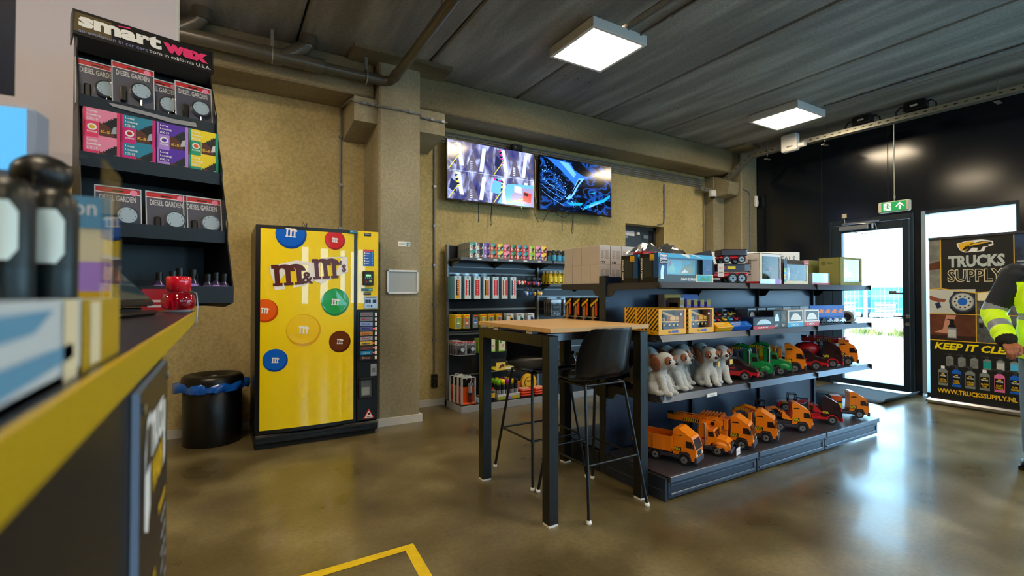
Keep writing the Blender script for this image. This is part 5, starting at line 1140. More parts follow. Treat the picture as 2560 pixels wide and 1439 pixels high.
def dino_in(q, r):
    q.box(.09, .05, .052, .42, .1, .155, aqua, c=.004); T = FR(0, .05, 0)
    q.flat([(.13,.07),(.17,.14),(.2,.12),(.22,.08),(.19,.06)], green, T); q.flat([(.15,.1),(.17,.15),(.18,.12)], redp, T, .0012); q.flat([(.25,.06),(.3,.11),(.36,.13),(.4,.08),(.38,.06)], olive, T); q.flat([(.27,.065),(.31,.09),(.35,.07)], print_white, T, .0012)
    for k in range(5): q.flat([(.28+k*.025,.10),(.29+k*.025,.15),(.30+k*.025,.12)], teal, T, .0014)
    q.box(.085, .045, .03, .42, .1, .055, chas, c=.003)
    for x in (.12, .31, .345, .38): q.cyl((x, .04, .028), (x, .1, .028), .019, tyre, n=14); q.cyl((x, .038, .028), (x, .04, .028), .011, rimm, n=10)
dx = window_box('truck_set_box', 'blue and black boxed lorry set at the left front of the top shelf', .54, .155, .187, dblue, navyp, (2.375, 2.15, ZS[3]), 0, (.15, .22, .80, .82), dino_in, dino_deco, 'boxed lorry sets')
dup(dx, 'second blue and black boxed lorry set standing behind the front one', (2.375, 2.325, ZS[3]))
bagm = glassmat('plastic_bag', '#f6e8ee', .35, .12)
b = MB(); random.seed(11)
for cx_, s_ in ((.14, .13), (.36, .15)):
    n = 9; v = []; f = []
    for i in range(n):
        for j in range(n):
            u, w_ = i/(n-1)*2-1, j/(n-1)*2-1; v.append((cx_+u*s_, w_*.09, .012+.075*max(0, 1-u*u)*(max(0, 1-w_*w_))+.016*random.random()))
    for i in range(n-1):
        for j in range(n-1): f.append((i*n+j, (i+1)*n+j, (i+1)*n+j+1, i*n+j+1))
    b.add(v, f, bagm, None, False)
b.box(.05, -.05, 0, .2, .05, .03, red, c=.012); b.box(.24, -.05, 0, .46, .05, .028, red, c=.012); b.box(.4, -.03, .01, .5, .03, .03, gold, c=.01)
single(b, 'wrapped_toy', 'red toy in crumpled clear plastic wrap on top of the boxed lorry sets', 'wrapped toy', (2.40, 2.41, ZS[3]+.188))
def carrier(label, loc, rz, z2=0):
    r = root('toy_transporter', label, 'toy truck', loc, rz, 'red toy transporters'); W = .13; T = RF(-W/2, 0, 0)
    MB().prism([(-.205,.03),(-.21,.09),(-.195,.2),(-.17,.235),(-.09,.25),(-.07,.15),(-.06,.075),(-.10,.04)], W, maroon, T).box(-W/2-.002, -.212, .03, W/2+.002, -.08, .09, red, c=.01).build('cab', r)
    b = MB(); b.prism([(-.185,.13),(-.175,.19),(-.12,.20),(-.12,.13)], W+.002, M('cab_glass_red', '#5a1a24', .1), RF(-W/2-.001, 0, 0)); b.build('cab_window', r)
    MB().box(-W/2+.004, -.09, .045, W/2-.004, .19, .085, red, c=.012).build('chassis', r)
    b = MB(); b.box(-W/2, -.05, .09, W/2, .20, .15, maroon, c=.006)
    for s_, T2 in ((-1, LF(-W/2, 0, 0)), (1, RF(W/2, 0, 0))): b.rect(-.03 if s_ > 0 else -.02, .11, .02 if s_ > 0 else .03, .128, redp, T2); b.rect(.06*s_-.03 if s_ > 0 else -.14, .11, .06*s_+.03 if s_ > 0 else -.09, .13, yellow if not z2 else print_white, T2)
    b.build('crate', r)
    for y in (-.14, .07, .135):
        for s_ in (-1, 1): wheel(r, s_*(W/2-.01), y, .04)
    return r
carrier('red toy transporter on the top shelf, the lower of the two', (3.24, 2.33, ZS[3]), D(-122))
r2 = root('toy_trailer', 'red toy trailer stacked on top of the red transporter', 'toy trailer', (3.22, 2.31, ZS[3]+.151), D(-122), 'red toy transporters')
MB().box(-.06, -.02, .03, .06, .17, .055, red, c=.01).build('chassis', r2)
b = MB(); b.box(-.062, -.02, .056, .062, .175, .105, maroon, c=.005); b.rect(-.05, .07, -.005, .085, redp, LF(-.062, 0, 0)); b.rect(-.14, .07, -.09, .085, print_white, LF(-.062, 0, 0)); b.build('crate', r2)
for y in (.02, .13):
    for s_ in (-1, 1): wheel(r2, s_*.052, y, .03)
b = MB(); b.box(-.022, -.002, 0, .022, 0, .095, print_white); b.text('NO. 5', -.012, .06, .024, .01, redp, FR(0, -.002, 0)); b.rect(-.015, .03, .015, .034, midgrey, FR(0, -.002, 0)); b.tube([(0, 0, .09), (.005, .01, .14)], .001, black, 4)
single(b, 'price_tag', 'white swing tag hanging from the red toy transporter', 'tag', (3.12, 2.235, ZS[3]+.05), D(-35))
dgreen = M('dino_green', '#3a4a26', .45, noise=('#1c2418', 30, .2))
def animal_in(q, r):
    q.ell((.14, .06, .1), (.07, .03, .065), dgreen); q.ell((.14, .035, .13), (.035, .028, .03), M('muzzle_dark', '#141418', .3)); q.ell((.14, .012, .115), (.014, .008, .01), redp); q.ell((.08, .06, .06), (.028, .02, .05), dgreen); q.ell((.2, .06, .06), (.028, .02, .05), dgreen)
def act_deco(b): T = FR(0, -.0005, 0); b.rect(.0, 0, .28, .035, silver, T, .0004); b.rect(.2, .002, .275, .04, lilac, T); b.rect(0, .035, .015, .24, cream, T, .0004); TL = LF(-.0006, .12, 0); b.text('WILD', .05, .07, .12, .022, darkgrey, TL, ang=PI/2, bold=.01, shear=.3); b.rect(.0, .0, .12, .02, redp, TL); b.rect(.03, .18, .1, .186, greymetal, TL)
window_box('animal_box', 'pale window box with a green animal toy right of the red transporter', .28, .12, .235, paper, dgreen, (3.48, 2.16, ZS[3]), 0, (.1, .17, .93, .9), animal_in, act_deco)
r = root('animal_box', 'brown and clear gable-topped box with green animal toys on the top shelf', 'toy box', (3.81, 2.17, ZS[3])); r.scale = (1.46, 1, 1)
b = MB(); b.box(0, 0, 0, .25, .14, .005, brownp); b.box(0, .135, 0, .25, .14, .16, brownp); b.box(0, 0, 0, .004, .14, .16, brownp); b.box(.246, 0, 0, .25, .14, .16, brownp); b.prism([(0,.16),(.0,.165),(.06,.205),(.13,.205),(.14,.16)], .25, darkgrey, RF(0, 0, 0))
for q in ((0,0,.02,.16), (.23,0,.25,.16), (.02,0,.23,.03)): b.box(q[0], 0, q[1], q[2], .004, q[3], cream)
T = FR(0, .0, 0); b.rect(.0, .13, .03, .2, navyp, T, .003); b.rect(.2, .165, .25, .2, redp, T, .003); b.text('2 DINO', .205, .17, .04, .01, print_white, T, .004)
for k in range(4): b.rect(.004, .02+k*.03, .018, .04+k*.03, (teal, gold, skyb, lime)[k], T)
b.build('carton', r)
q = MB(); q.ell((.08, .07, .07), (.03, .03, .055), dgreen); q.ell((.17, .07, .06), (.04, .03, .04), dgreen); q.ell((.18, .05, .105), (.015, .02, .02), dgreen); q.ell((.13, .07, .09), (.012, .012, .06), print_white); q.build('toy_inside', r)
MB().box(.02, .001, .03, .23, .002, .16, clearp).build('window_film', r)
plain_box('model_box', 'flat grey carton behind the small silver box on the top shelf', .16, .06, .15, M('grey_card', '#9aa0a4', .5), (4.23, 2.36, ZS[3]), 0, lambda b, w_, d_, h_: b.rect(.07, .11, .11, .125, darkgrey, FR(0, 0, 0)), None, 'toy box')
plain_box('model_box', 'small silver model box with red base strip on the top shelf', .28, .09, .105, M('film_silver', '#b8c8c8', .12, .5), (4.30, 2.2, ZS[3]), 0, lambda b, w_, d_, h_: (b.rect(0, 0, w_, .02, redp, FR(0, 0, 0)), b.text('SLIK', .06, .006, .03, .008, print_white, FR(0, -.0006, 0))), None, 'toy box')
def oliv(b): T = LF(-.0005, .2, 0); b.disc(.06, .2, .02, M('olive_mark', '#6a6c3a', .8), T); b.rect(.09, .19, .14, .196, MATS['olive_mark'], T); b.rect(.09, .205, .13, .21, MATS['olive_mark'], T)
bw = M('toy_white', '#dfe6ea', .4)
def wcrane(q, r): mini_crane(q, .22, .08, .035, 1.25, bw, None, darkgrey); q.box(.12, .06, .035, .26, .1, .13, bw, c=.01); q.box(.14, .058, .08, .19, .06, .12, navyp); q.tube([(.1, .08, .17), (.28, .08, .21), (.3, .08, .06)], .012, bw, 8)
window_box('olive_box', 'olive card box with a white truck in its window, right end of the top shelf', .39, .18, .25, olive, M('olive_inner', '#3a4a5c', .6), (4.655, 2.15, ZS[3]), 0, (.16, .13, .92, .93), wcrane, oliv, 'olive card boxes')
b = MB(); b.box(0, 0, 0, .23, .18, .235, olive, c=.002); b.disc(.1, .19, .018, MATS['olive_mark'], LF(0, .18, 0)) ; b.rect(.03, .18, .1, .186, MATS['olive_mark'], FR(0, 0, 0))
single(b, 'olive_box', 'plain olive card box behind the olive window box', 'box', (4.62, 2.40, ZS[3]), 0, 'olive card boxes')

# rear side of the island ------------------------------------------
wbx = M('white_carton', '#cfc8c6', .35, coat=.1)
b = MB(); b.box(0, 0, 0, .104, .104, .142, wbx, c=.002); T = FR(0, 0, 0)
for k in range(9): b.rect(.014, .10-k*.007, .045-.006*(k % 3), .1025-k*.007, midgrey, T); b.rect(.055, .10-k*.007, .092-.008*(k % 2), .1025-k*.007, midgrey, T)
b.rect(.01, .006, .05, .024, black, T); b.rect(.016, .009, .026, .02, print_white, T, .0014); b.disc(.04, .015, .004, print_white, T, .0014, n=8)
wb = single(b, 'white_carton', 'white carton at the shelf end, upper layer, nearest the boxed lorry sets', 'carton', (2.37, 2.70, ZS[3]+.142), 0, 'white cartons')
used = False
for lay in (1, 0):
    for ix in range(4):
        for iy in range(4):
            if ix > 0 and iy > 0: continue
            if lay == 1 and ix == 0 and iy == 0: continue
            pos = 'upper' if lay else 'lower'
            lb_ = ('white carton in the %s layer, %s from the upright along the shelf end' % (pos, ('first', 'second', 'third', 'fourth')[iy])) if ix == 0 else ('white carton in the %s layer, %s along the printed front' % (pos, ('', 'second', 'third', 'fourth')[ix]))
            dup(wb, lb_, (2.37+ix*.107+(.004 if lay else 0), 2.70+iy*.108, ZS[3]+.142*lay))
for k in range(4):
    r = root('brush_set', ordn[k]+' black brush set pack counted from the island upright', 'pack', (2.37, 2.78+k*.105, ZS[2]), 0, 'black brush set packs')
    b = MB(); b.box(.02, -.035, 0, .12, .045, .235, print_black, c=.001); b.box(.0, -.04, 0, .02, .045, .075, print_black); T = LF(.02, .045, 0); b.flat([(.0,.165),(.0,.185),(.08,.235),(.08,.215)], gold, T); b.rect(.03, .09, .07, .15, darkgrey, T)
    T2 = FR(0, -.035, 0)
    for j in range(10): b.rect(.04, .03+j*.012, .075, .034+j*.012, skyb, T2)
    b.build('card', r); MB().ell((.01, .0, .12), (.009, .012, .055), tan).cyl((.01, 0, .06), (.01, 0, .10), .014, tan).build('wooden_brush', r); MB().box(.005, -.038, .1, .018, -.02, .2, orange2, c=.004).build('orange_tool', r)
    MB().box(-.002, -.041, .085, .021, .046, .092, silver).build('strap', r)
for k in range(4):
    b = MB(); b.lathe([(0,0),(.028,0),(.03,.01),(.03,.12),(.012,.15),(.012,.17),(0,.17)], (chrome, silver, brownp, chrome)[k], n=14); b.box(-.03, -.012, .165, .012, .012, .19, black, c=.003)
    single(b, 'spray_bottle', ordn[k]+' silver spray bottle on the rear lower island shelf, seen under the table', 'bottle', (2.39+.01*(k % 2), 2.76+k*.1, ZS[1]), 0, 'bottles on the rear lower shelf')

# ================================================================== WALL SHELVING
wallsh = M('wall_shelf_dark', '#23262c', .3, .2); rail = M('wall_shelf_rail', '#8b9196', .35, .5); wbase = M('wall_shelf_base', '#a2a4a8', .45)
WX = 2.19; WY = 5.14
r = root('wall_shelving', 'grey wall shelving unit with hanging car goods beside the column', 'shelving', (WX, WY, 0))
for k, (a0, a1) in enumerate(((0.03, 1.22), (1.25, 2.46))):
    b = MB()
    for j in range(7):
        z0 = .09+j*.25; b.box(a0, -.03, z0, a1, -.01, z0+.238, wallsh)
        if j: b.box(a0, -.034, z0-.012, a1, -.02, z0-.002, rail)
    b.build('slat_panel', r)
    b = MB(); b.box(a0-.03, -.45, .0, a1+.015, -.44, .075, wbase, c=.002)
    if k == 0: b.box(a0-.03, -.44, 0, a0-.02, .0, .075, wbase)
    b.build('plinth', r); b = MB(); b.box(a0-.028, -.445, .075, a1+.012, -.03, .085, wallsh); b.build('base_deck', r)
for x in (0, 1.235, 2.47): MB().box(x-.0, -.06, .0, x+.03, .0, 1.84, rail, c=.003).build('upright', r)
def wshelf(a0, a1, z, dep, lips=True):
    b = MB(); b.box(a0, -dep, z-.02, a1, -.03, z, wallsh); b.box(a0, -dep-.012, z-.028, a1, -dep, z+.004, M('wall_shelf_edge', '#55585e', .4, .3))
    if lips:
        for k in range(5): b.box(a0+.2+k*.2, -dep-.014, z-.02, a0+.25+k*.2, -dep-.012, z-.004, paper)
    b.build('shelf', r)
    for x in (a0+.04, a1-.04, (a0+a1)/2): b = MB(); b.prism([(-.03, z-.02), (-dep*.75, z-.03), (-.03, z-.09)], .004, galv, RF(x, 0, 0)); b.build('shelf_bracket', r)
wshelf(.02, 1.235, 1.667, .38); wshelf(1.25, 2.46, 1.667, .38); wshelf(1.25, 2.46, 1.392, .30)
for z in (1.50, 1.085, .80):
    MB().box(.03, -.05, z, 1.22, -.035, z+.018, rail).build('hook_rail', r)
MB().box(1.26, -.05, 1.235, 2.45, -.035, 1.25, rail).build('hook_rail', r)
# colour-coded cartons -------------------------------------------------
def dx_box(name, label, loc, s_, c1, c2, ic, rz=0, group=None, d_=.045, sidec=None, txt=True):
    b = MB(); w_, h_ = .1*s_, .102*s_; d_ = d_*s_; b.box(0, 0, 0, w_, d_, h_, c2, c=.0008); T = FR(0, 0, 0)
    b.rect(0, 0, w_*.06, h_, c1, T, .0005); b.rect(w_*.90, 0, w_, h_, c1, T, .0005); b.rect(0, 0, w_*.40, h_*.56, c1, T, .0005)
    for j, t_k in enumerate(('Long', 'Lasting', 'DX-19')): b.text(t_k, w_*.10, h_*(.85-.13*j), w_*(.26, .36, .28)[j], h_*.085, print_white, T, .0011, bold=.025)
    pts = [(.42, .10), (.42, .60)]
    for j in range(6): pts += [(.45+.07*j, .52+.055*j), (.45+.07*(j+1), .52+.055*j)]
    pts += [(.90, .82), (.90, .10)]; b.flat([(x*w_, y*h_) for x, y in pts], black, T, .0008)
    b.flat([(x*w_, y*h_) for x, y in arc(.42, .12, .42, .42, 0, PI/2, 8)+[(.42, .10)]], brownp, T, .0011); b.flat([(x*w_, y*h_) for x, y in [(.74,.22),(.89,.25),(.89,.5),(.80,.46)]], silver, T, .0012)
    b.text('K-5', .46*w_, .2*h_, .25*w_, .1*h_, gold, T, .0014, bold=.03)
    b.disc(.23*w_, .36*h_, .13*w_, print_white, T, .0011, ry=.115*h_, n=18); b.ell((.23*w_, -.0012, .36*h_), (.08*w_, .0006, .07*h_), ic, nu=8, nv=5); b.rect(.10*w_, .17*h_, .36*w_, .215*h_, print_white, T, .0011); b.text('RELAX', .12*w_, .178*h_, .22*w_, .028*h_, c1, T, .0016, bold=.03)
    if sidec:
        TL = LF(0, d_, 0); b.rect(0, 0, d_, h_, sidec[0], TL, .0004); b.rect(0, h_*.93, d_, h_, sidec[1], TL, .0006); b.rect(d_*.3, h_*.5, d_*.45, h_*.85, midgrey, TL, .0006); b.rect(d_*.3, h_*.1, d_*.6, h_*.22, darkgrey, TL, .0006)
    return single(b, name, label, 'perfume box', loc, rz, group)
cols = [('white and teal', paper, teal, redp), ('black and white', silver, black, gold), ('lilac and purple', lilac, purple, print_white), ('orange and turquoise', orange2, teal, gold), ('green and lemon', teal, M('lemon_print', '#e6d84a', .45), orange2), ('pink and rose', M('rose_print', '#e8386c', .45), pink, gold),
        ('red and green', redp, green, gold), ('orange and blue', orange2, M('blue2_print', '#1c88a8', .45), gold), ('magenta and turquoise', magenta, teal, redp), ('yellow and lime', M('lemon_print', '#e6d84a'), lime, green), ('violet and pale pink', purple, pink, gold), ('red and yellow', redp, yellow, gold)]
gp = 'perfume boxes on the wall shelf'; zt = 1.6675; sidec = (M('grey_side', '#a9aaa2', .5), MATS['teal_print'])
kf = None
for k, (nm, c1, c2, ic) in enumerate(cols):
    x = WX+.135+k*.086
    for lay in (0, 1):
        o = dx_box('perfume_box', nm+' perfume box, %s row on the wall shelf' % ('lower', 'upper')[lay], (x, WY-.37, zt+lay*.087), .845, c1, c2, ic, 0, gp, .058, sidec if k == 0 else None)
        if k == 0:
            for j in range(5): dup(o, 'white and teal perfume box in the %s row, %s behind the front one' % (('lower', 'upper')[lay], ordn[j]), (x, WY-.37+(j+1)*.053, zt+lay*.087))
# hanging scrapers / ice-scrapers with country names ------------------------
film_b = M('pack_edge_blue', '#5fa8c8', .25); packw = M('pack_back_white', '#d4dce4', .4)
def hang_pack(name, label, loc, w_, h_, deco, n_behind, group, edge=None, cat='hanging pack', step=.022, card=None):
    b = MB(); b.box(-w_/2, -.006, -h_, w_/2, .006, -.03, edge or film_b, c=.001); b.box(-w_/2+.004, -.0075, -h_+.004, w_/2-.004, -.006, -.032, card or packw); b.box(-w_*.3, -.001, -.03, w_*.3, .001, .0, clearp)
    if deco: deco(b, w_, h_, FR(0, -.0075, 0))
    o = single(b, name, label+', front', cat, loc, 0, group)
    for j in range(n_behind): dup(o, label+', %s behind' % ordn[j], (loc[0], loc[1]+(j+1)*step, loc[2]))
    return o
def flag(c_a, c_b, c_c, txt, tc):
    def f(b, w_, h_, T):
        b.rect(-w_*.32, -h_*.85, -w_*.1, -h_*.25, c_a, T); b.rect(-w_*.1, -h_*.85, w_*.12, -h_*.25, c_b, T); b.rect(w_*.12, -h_*.85, w_*.34, -h_*.25, c_c, T)
        for j, ch in enumerate(txt): b.text(ch, -w_*.085, -h_*(.30+.54*j/len(txt))-.014, w_*.17, .013, tc, T, .0014, bold=.04)
        b.disc(-.0, -h_*.17, w_*.16, skyb, T, n=14)
        if c_c is gold: b.rect(-w_*.32, -h_*.97, w_*.34, -h_*.85, gold, T)
    return f
for k, (lb_, args) in enumerate((('black, red and gold GERMANY name plate pack', (black, redp, gold, 'GERMANY', print_white)), ('red, white and blue HOLLAND name plate pack', (redp, print_white, navyp, 'HOLLAND', navyp)), ('red and white TURKIYE name plate pack', (redp, redp, redp, 'TURKIYE', print_white)),
        ('black, yellow and red BELGIUM name plate pack', (black, gold, redp, 'BELGIUM', black)), ('rosy red POLAND name plate pack', (redp, pink, redp, 'POLAND', redp)), ('red and white DENMARK name plate pack', (redp, print_white, redp, 'DENMARK', redp)), ('blue, white and red FRANCE name plate pack', (navyp, print_white, redp, 'FRANCE', navyp)))):
    hang_pack('name_plate_pack', lb_, (WX+.025+.118*k, WY-.30, 1.50), .082, .285, flag(*args), 8 if k == 0 else 4, 'name plate packs on the top hooks')
# key rings: small glove and clog bunches
for k, (x, z, c1, c2, nm) in enumerate(((3.03, 1.48, redp, print_white, 'red and white'), (3.10, 1.48, print_white, redp, 'white and red'), (3.18, 1.475, redp, navyp, 'red and navy'), (3.26, 1.475, redp, blue, 'red and blue'), (3.33, 1.47, pink, navyp, 'pink and navy'), (3.14, 1.35, blue, print_white, 'blue and white'), (3.21, 1.35, blue, navyp, 'blue and navy'), (3.28, 1.35, gold, navyp, 'yellow and navy'), (3.34, 1.35, gold, print_white, 'yellow and white'))):
    r = root('boxing_glove_charm', nm+' boxing glove charms hanging near the right upright of the shelving', 'charm', (x, WY-.24, z), 0, 'glove charms on small hooks')
    MB().box(-.025, -.002, -.03, .025, .002, .0, black).tube([(0, .0, -.03), (0, 0, -.045)], .002, black, 4).tube([(0, .18, .0), (0, 0, -.002)], .0025, steel, 5).build('hang_card', r)
    for s_ in (-1, 1): MB().ell((s_*.014, -.008, -.075), (.016, .014, .024), c1 if s_ < 0 else c2).ell((s_*.024, -.012, -.065), (.008, .008, .012), c1).cyl((s_*.014, -.008, -.05), (s_*.014, -.008, -.045), .012, c2, n=8).build('glove', r)
# yellow air-freshener cards
def tree(cc, bgm):
    def f(b, w_, h_, T):
        b.rect(-w_*.42, -h_*.96, w_*.42, -h_*.35, silver, T, .0005)
        b.flat([(-w_*.45,-h_*.30),(-w_*.1,-h_*.19),(w_*.45,-h_*.22),(w_*.45,-h_*.30),(-w_*.1,-h_*.26),(-w_*.4,-h_*.36)], orange2, T, .0008); b.disc(-w_*.3, -h_*.24, w_*.08, green, T, .001, n=10)
        b.flat([(0,-h_*.33),(w_*.12,-h_*.44),(w_*.07,-h_*.44),(w_*.24,-h_*.58),(w_*.13,-h_*.58),(w_*.34,-h_*.76),(w_*.06,-h_*.76),(w_*.06,-h_*.86),(-w_*.06,-h_*.86),(-w_*.06,-h_*.76),(-w_*.34,-h_*.76),(-w_*.13,-h_*.58),(-w_*.24,-h_*.58),(-w_*.07,-h_*.44),(-w_*.12,-h_*.44)], cc, T, .0012)
        b.rect(-w_*.2, -h_*.70, w_*.2, -h_*.64, print_white, T, .0016)
    return f
yel = M('freshener_yellow', '#f2dc10', .4)
for k, (nm, cc, cd_) in enumerate((('lime green', lime, yel), ('orange', orange2, yel), ('blue', blue, M('freshener_navy', '#1a3a4c', .4)), ('golden yellow', gold, yel), ('emerald green', green, yel), ('red and green', redp, yel))):
    hang_pack('air_freshener', 'yellow tree air freshener card with %s tree' % nm if k != 2 else 'dark blue tree air freshener card with blue tree', (WX+.03+.103*k, WY-.30, 1.075), .074, .185, tree(cc, cd_), 9 if k == 0 else 3, 'air freshener cards', M('freshener_edge', '#d8c010', .5) if k != 2 else cd_, step=.018, card=cd_)
for k, (nm, cc) in enumerate((('yellow and black', gold), ('teal and black', teal), ('blue and silver', blue))):
    def f(b, w_, h_, T, cc=cc): b.rect(-w_*.4, -h_*.95, w_*.4, -h_*.75, print_white, T); b.rect(-w_*.05, -h_*.7, w_*.25, -h_*.35, cc, T); b.disc(w_*.2, -h_*.52, w_*.18, black, T, .0012, n=14); b.rect(-w_*.4, -h_*.3, w_*.1, -h_*.24, midgrey, T)
    hang_pack('accessory_pack', '%s accessory blister pack above the table' % nm, (WX+.70+.145*k, WY-.28, 1.075), .10, .19, f, 2, 'accessory blister packs', M('pack_edge_grey', '#98a8b4', .3), step=.03)
# tyre-gauge cards (the same as on the counter display)
slate = M('gauge_card', '#4a4c5c', .4); gface = M('gauge_face', '#a8bccc', .15)
def gauge_card(label, loc, s_=1.0, rz=0, rx=0, group=None):
    r = root('tyre_gauge_card', label, 'tyre gauge', loc, rz, group); r.rotation_euler = (rx, 0, rz); w_, h_ = .118*s_, .165*s_
    b = MB(); b.box(-w_/2, -.001, 0, w_/2, .001, h_, slate); T = FR(0, -.001, 0); b.rect(-w_/2, h_*.90, w_/2, h_, redp, T, .0004); b.flat([(-w_/2,h_*.885),(w_/2,h_*.885),(w_/2,h_*.90),(-w_/2,h_*.90)], print_white, T, .0005)
    b.text('DIESEL GARDEN', -w_*.42, h_*.72, w_*.82, h_*.12, M('letter_grey', '#c8c8cc', .4), T, .0012, bold=.02); b.rect(-w_*.15, h_*.925, w_*.12, h_*.955, black, T, .0008); b.disc(w_*.35, h_*.93, w_*.09, pink, T, .0008, n=14); b.rect(-w_*.3, h_*.05, w_*.3, h_*.06, redp, T, .0008); b.build('card', r)
    b = MB(); cx, cz = w_*.18, h_*.42; b.cyl((cx, -.002, cz), (cx, -.016*s_, cz), w_*.27, chrome, n=28); b.cyl((cx, -.0155*s_, cz), (cx, -.0168*s_, cz), w_*.225, gface, n=28)
    for k in range(8): a = PI*1.25-k*PI*1.5/7; b.box(cx+w_*.18*math.cos(a)-.001, -.0172*s_, cz+w_*.18*math.sin(a)-.0015, cx+w_*.18*math.cos(a)+.001, -.0168*s_, cz+w_*.18*math.sin(a)+.0015, black)
    b.cyl((cx, -.008*s_, cz-w_*.26), (cx, -.008*s_, cz-w_*.46), w_*.035, chrome, n=10); b.build('pressure_gauge', r)
    MB().box(-w_*.34, -.014*s_, h_*.10, -w_*.17, -.002, h_*.46, black, c=.004).build('rubber_grip', r)
    b = MB()
    for q in ((-w_/2-.003,-.003,-w_/2,h_+.004), (w_/2,-.003,w_/2+.003,h_+.004), (-w_/2,h_,w_/2,h_+.004), (-w_/2,-.003,w_/2,0)): b.box(q[0], -.004, q[1], q[2], .002, q[3], M('blister_rim', '#c4ccd4', .15))
    b.build('blister_rim', r); return r
g0 = gauge_card('front tyre gauge card on the left hook of the wall shelving', (WX+.06, WY-.30, .60), .9, group='tyre gauge cards on the wall shelving')
for j in range(3): dup(g0, 'tyre gauge card %s behind the front one on the left hook' % ordn[j], (WX+.05, WY-.30+.06*(j+1), .60))
dup(g0, 'tyre gauge card on the second hook of the wall shelving', (WX+.185, WY-.30, .60))
for k in range(4):
    def f(b, w_, h_, T): b.rect(-w_*.45, -h_*.98, w_*.45, -h_*.92, lime, T); b.rect(-w_*.3, -h_*.5, -w_*.1, -h_*.25, green, T); b.rect(.0, -h_*.7, w_*.3, -h_*.55, M('pack_rose', '#b89a94', .5), T); b.disc(-w_*.2, -h_*.2, w_*.1, redp, T, n=10)
    hang_pack('cleaning_cloth_pack', ('first', 'second', 'third', 'fourth')[k]+' pale green cleaning cloth pack from left', (WX+.325+.13*k, WY-.29, .80), .085, .19, f, 5, 'cleaning cloth packs', M('pack_edge_green', '#7fa02c', .4), step=.02, card=M('pack_pale_green', '#d8dcc8', .5))
# grease guns on the base
for k in range(4):
    r = root('grease_gun_pack', ('front', 'second', 'third', 'rearmost')[k]+' orange boxed lamp pack standing on the left of the wall shelf base', 'lamp pack', (WX+.10-.012*k, WY-.39+.075*k, .087), 0, 'orange lamp packs'); h_ = .275
    b = MB(); b.box(-.075, -.0, 0, .075, .004, h_, orange2, c=.001); b.rect(-.075, .18, .075, h_, black, FR(0, 0, 0)); b.rect(.035, .2, .06, .255, redp, FR(0, -.0005, 0)); b.box(-.075, -.05, 0, .075, 0, .012, orange2); b.box(-.08, -.045, .0, -.076, 0, h_+.01, M('blister_rim', '#c4ccd4')); b.box(.076, -.045, .0, .08, 0, h_+.01, MATS['blister_rim']); b.box(-.08, -.045, h_+.006, .08, 0, h_+.01, MATS['blister_rim']); b.build('card', r)
    b = MB(); b.cyl((.02, -.025, .02), (.02, -.025, .10), .022, M('dark_red_glass', '#5a1a14', .15)); b.cyl((.02, -.025, .10), (.02, -.025, .12), .028, black); b.cyl((.02, -.025, .12), (.02, -.025, .2), .020, silver); b.cyl((.02, -.025, .2), (.02, -.025, .225), .028, chrome); b.cyl((.02, -.025, .012), (.02, -.025, .02), .03, chrome); b.tube([(.02,-.025,.22),(.04,-.025,.26),(.02,-.02,.30),(-.01,-.02,.295),(-.02,-.02,.26)], .007, steel); b.build('work_lamp', r)
b = MB(); b.box(0, 0, 0, .13, .16, .045, paper, c=.002); b.rect(.0, .0, .13, .045, M('pale_blue_print', '#7cb0cc', .4), FR(0, 0, 0)); b.rect(.02, .02, .11, .14, brownp, TP(0, 0, .045))
single(b, 'book_box', 'flat white and blue box on the wall shelf base beside the orange packs', 'box', (WX+.22, WY-.42, .086), .05)
b = MB(); b.lathe([(0,0),(.025,0),(.026,.10),(.02,.115),(0,.115)], navyp, n=16); b.cyl((0,0,.04),(0,0,.09),.0265,gold,caps=False); b.cyl((0,0,.115),(0,0,.145),.014,redp); b.box(-.016,-.016,.115,.016,.016,.122,gold)
single(b, 'spray_can', 'blue and yellow spray can with red cap on the wall shelf base', 'spray can', (WX+.40, WY-.41, .086))
r = root('display_tray', 'printed cardboard tray filled with spray paint cans on the wall shelf base', 'display', (WX+.46, WY-.42, .086))
b = MB(); lg = M('tray_lime', '#a8b83c', .5); b.box(0, 0, 0, .29, .3, .004, paper); b.box(0, 0, 0, .29, .004, .06, paper); b.box(0, 0, 0, .004, .3, .06, paper); b.box(.286, 0, 0, .29, .3, .06, paper); b.rect(.0, .0, .29, .035, lg, FR(0, 0, 0)); b.rect(.12, .0, .18, .032, lilac, FR(0, -.0004, 0)); b.rect(.2, .0, .25, .032, gold, FR(0, -.0004, 0)); b.text('PROTECTON', .16, .046, .11, .008, darkgrey, FR(0, 0, 0), bold=.02); b.build('tray', r)
b = MB(); b.box(-.02, .29, 0, .30, .30, .42, matte_black); b.box(-.02, .0, .33, .31, .3, .334, M('tray_yellow', '#d8cc18', .4)); b.rect(-.02, .335, .10, .42, M('tray_pale_gold', '#e8cc60', .5), FR(0, -.0, 0), .001)
b.flat([(.01,.35),(.03,.385),(.06,.40),(.09,.39),(.08,.36),(.06,.37),(.04,.355)], brownp, FR(0, 0, 0), .0018); b.rect(.10, .34, .30, .365, paper, FR(0, 0, 0), .001); b.rect(.0, .27, .16, .28, paper, FR(0, .28, 0)); b.build('header_card', r)
caps = [('lime', lime), ('yellow', yellow), ('violet', M('violet_cap', '#a01c8c', .4)), ('golden yellow', M('cap_yellow2', '#e6cc08', .4)), ('black', black)]
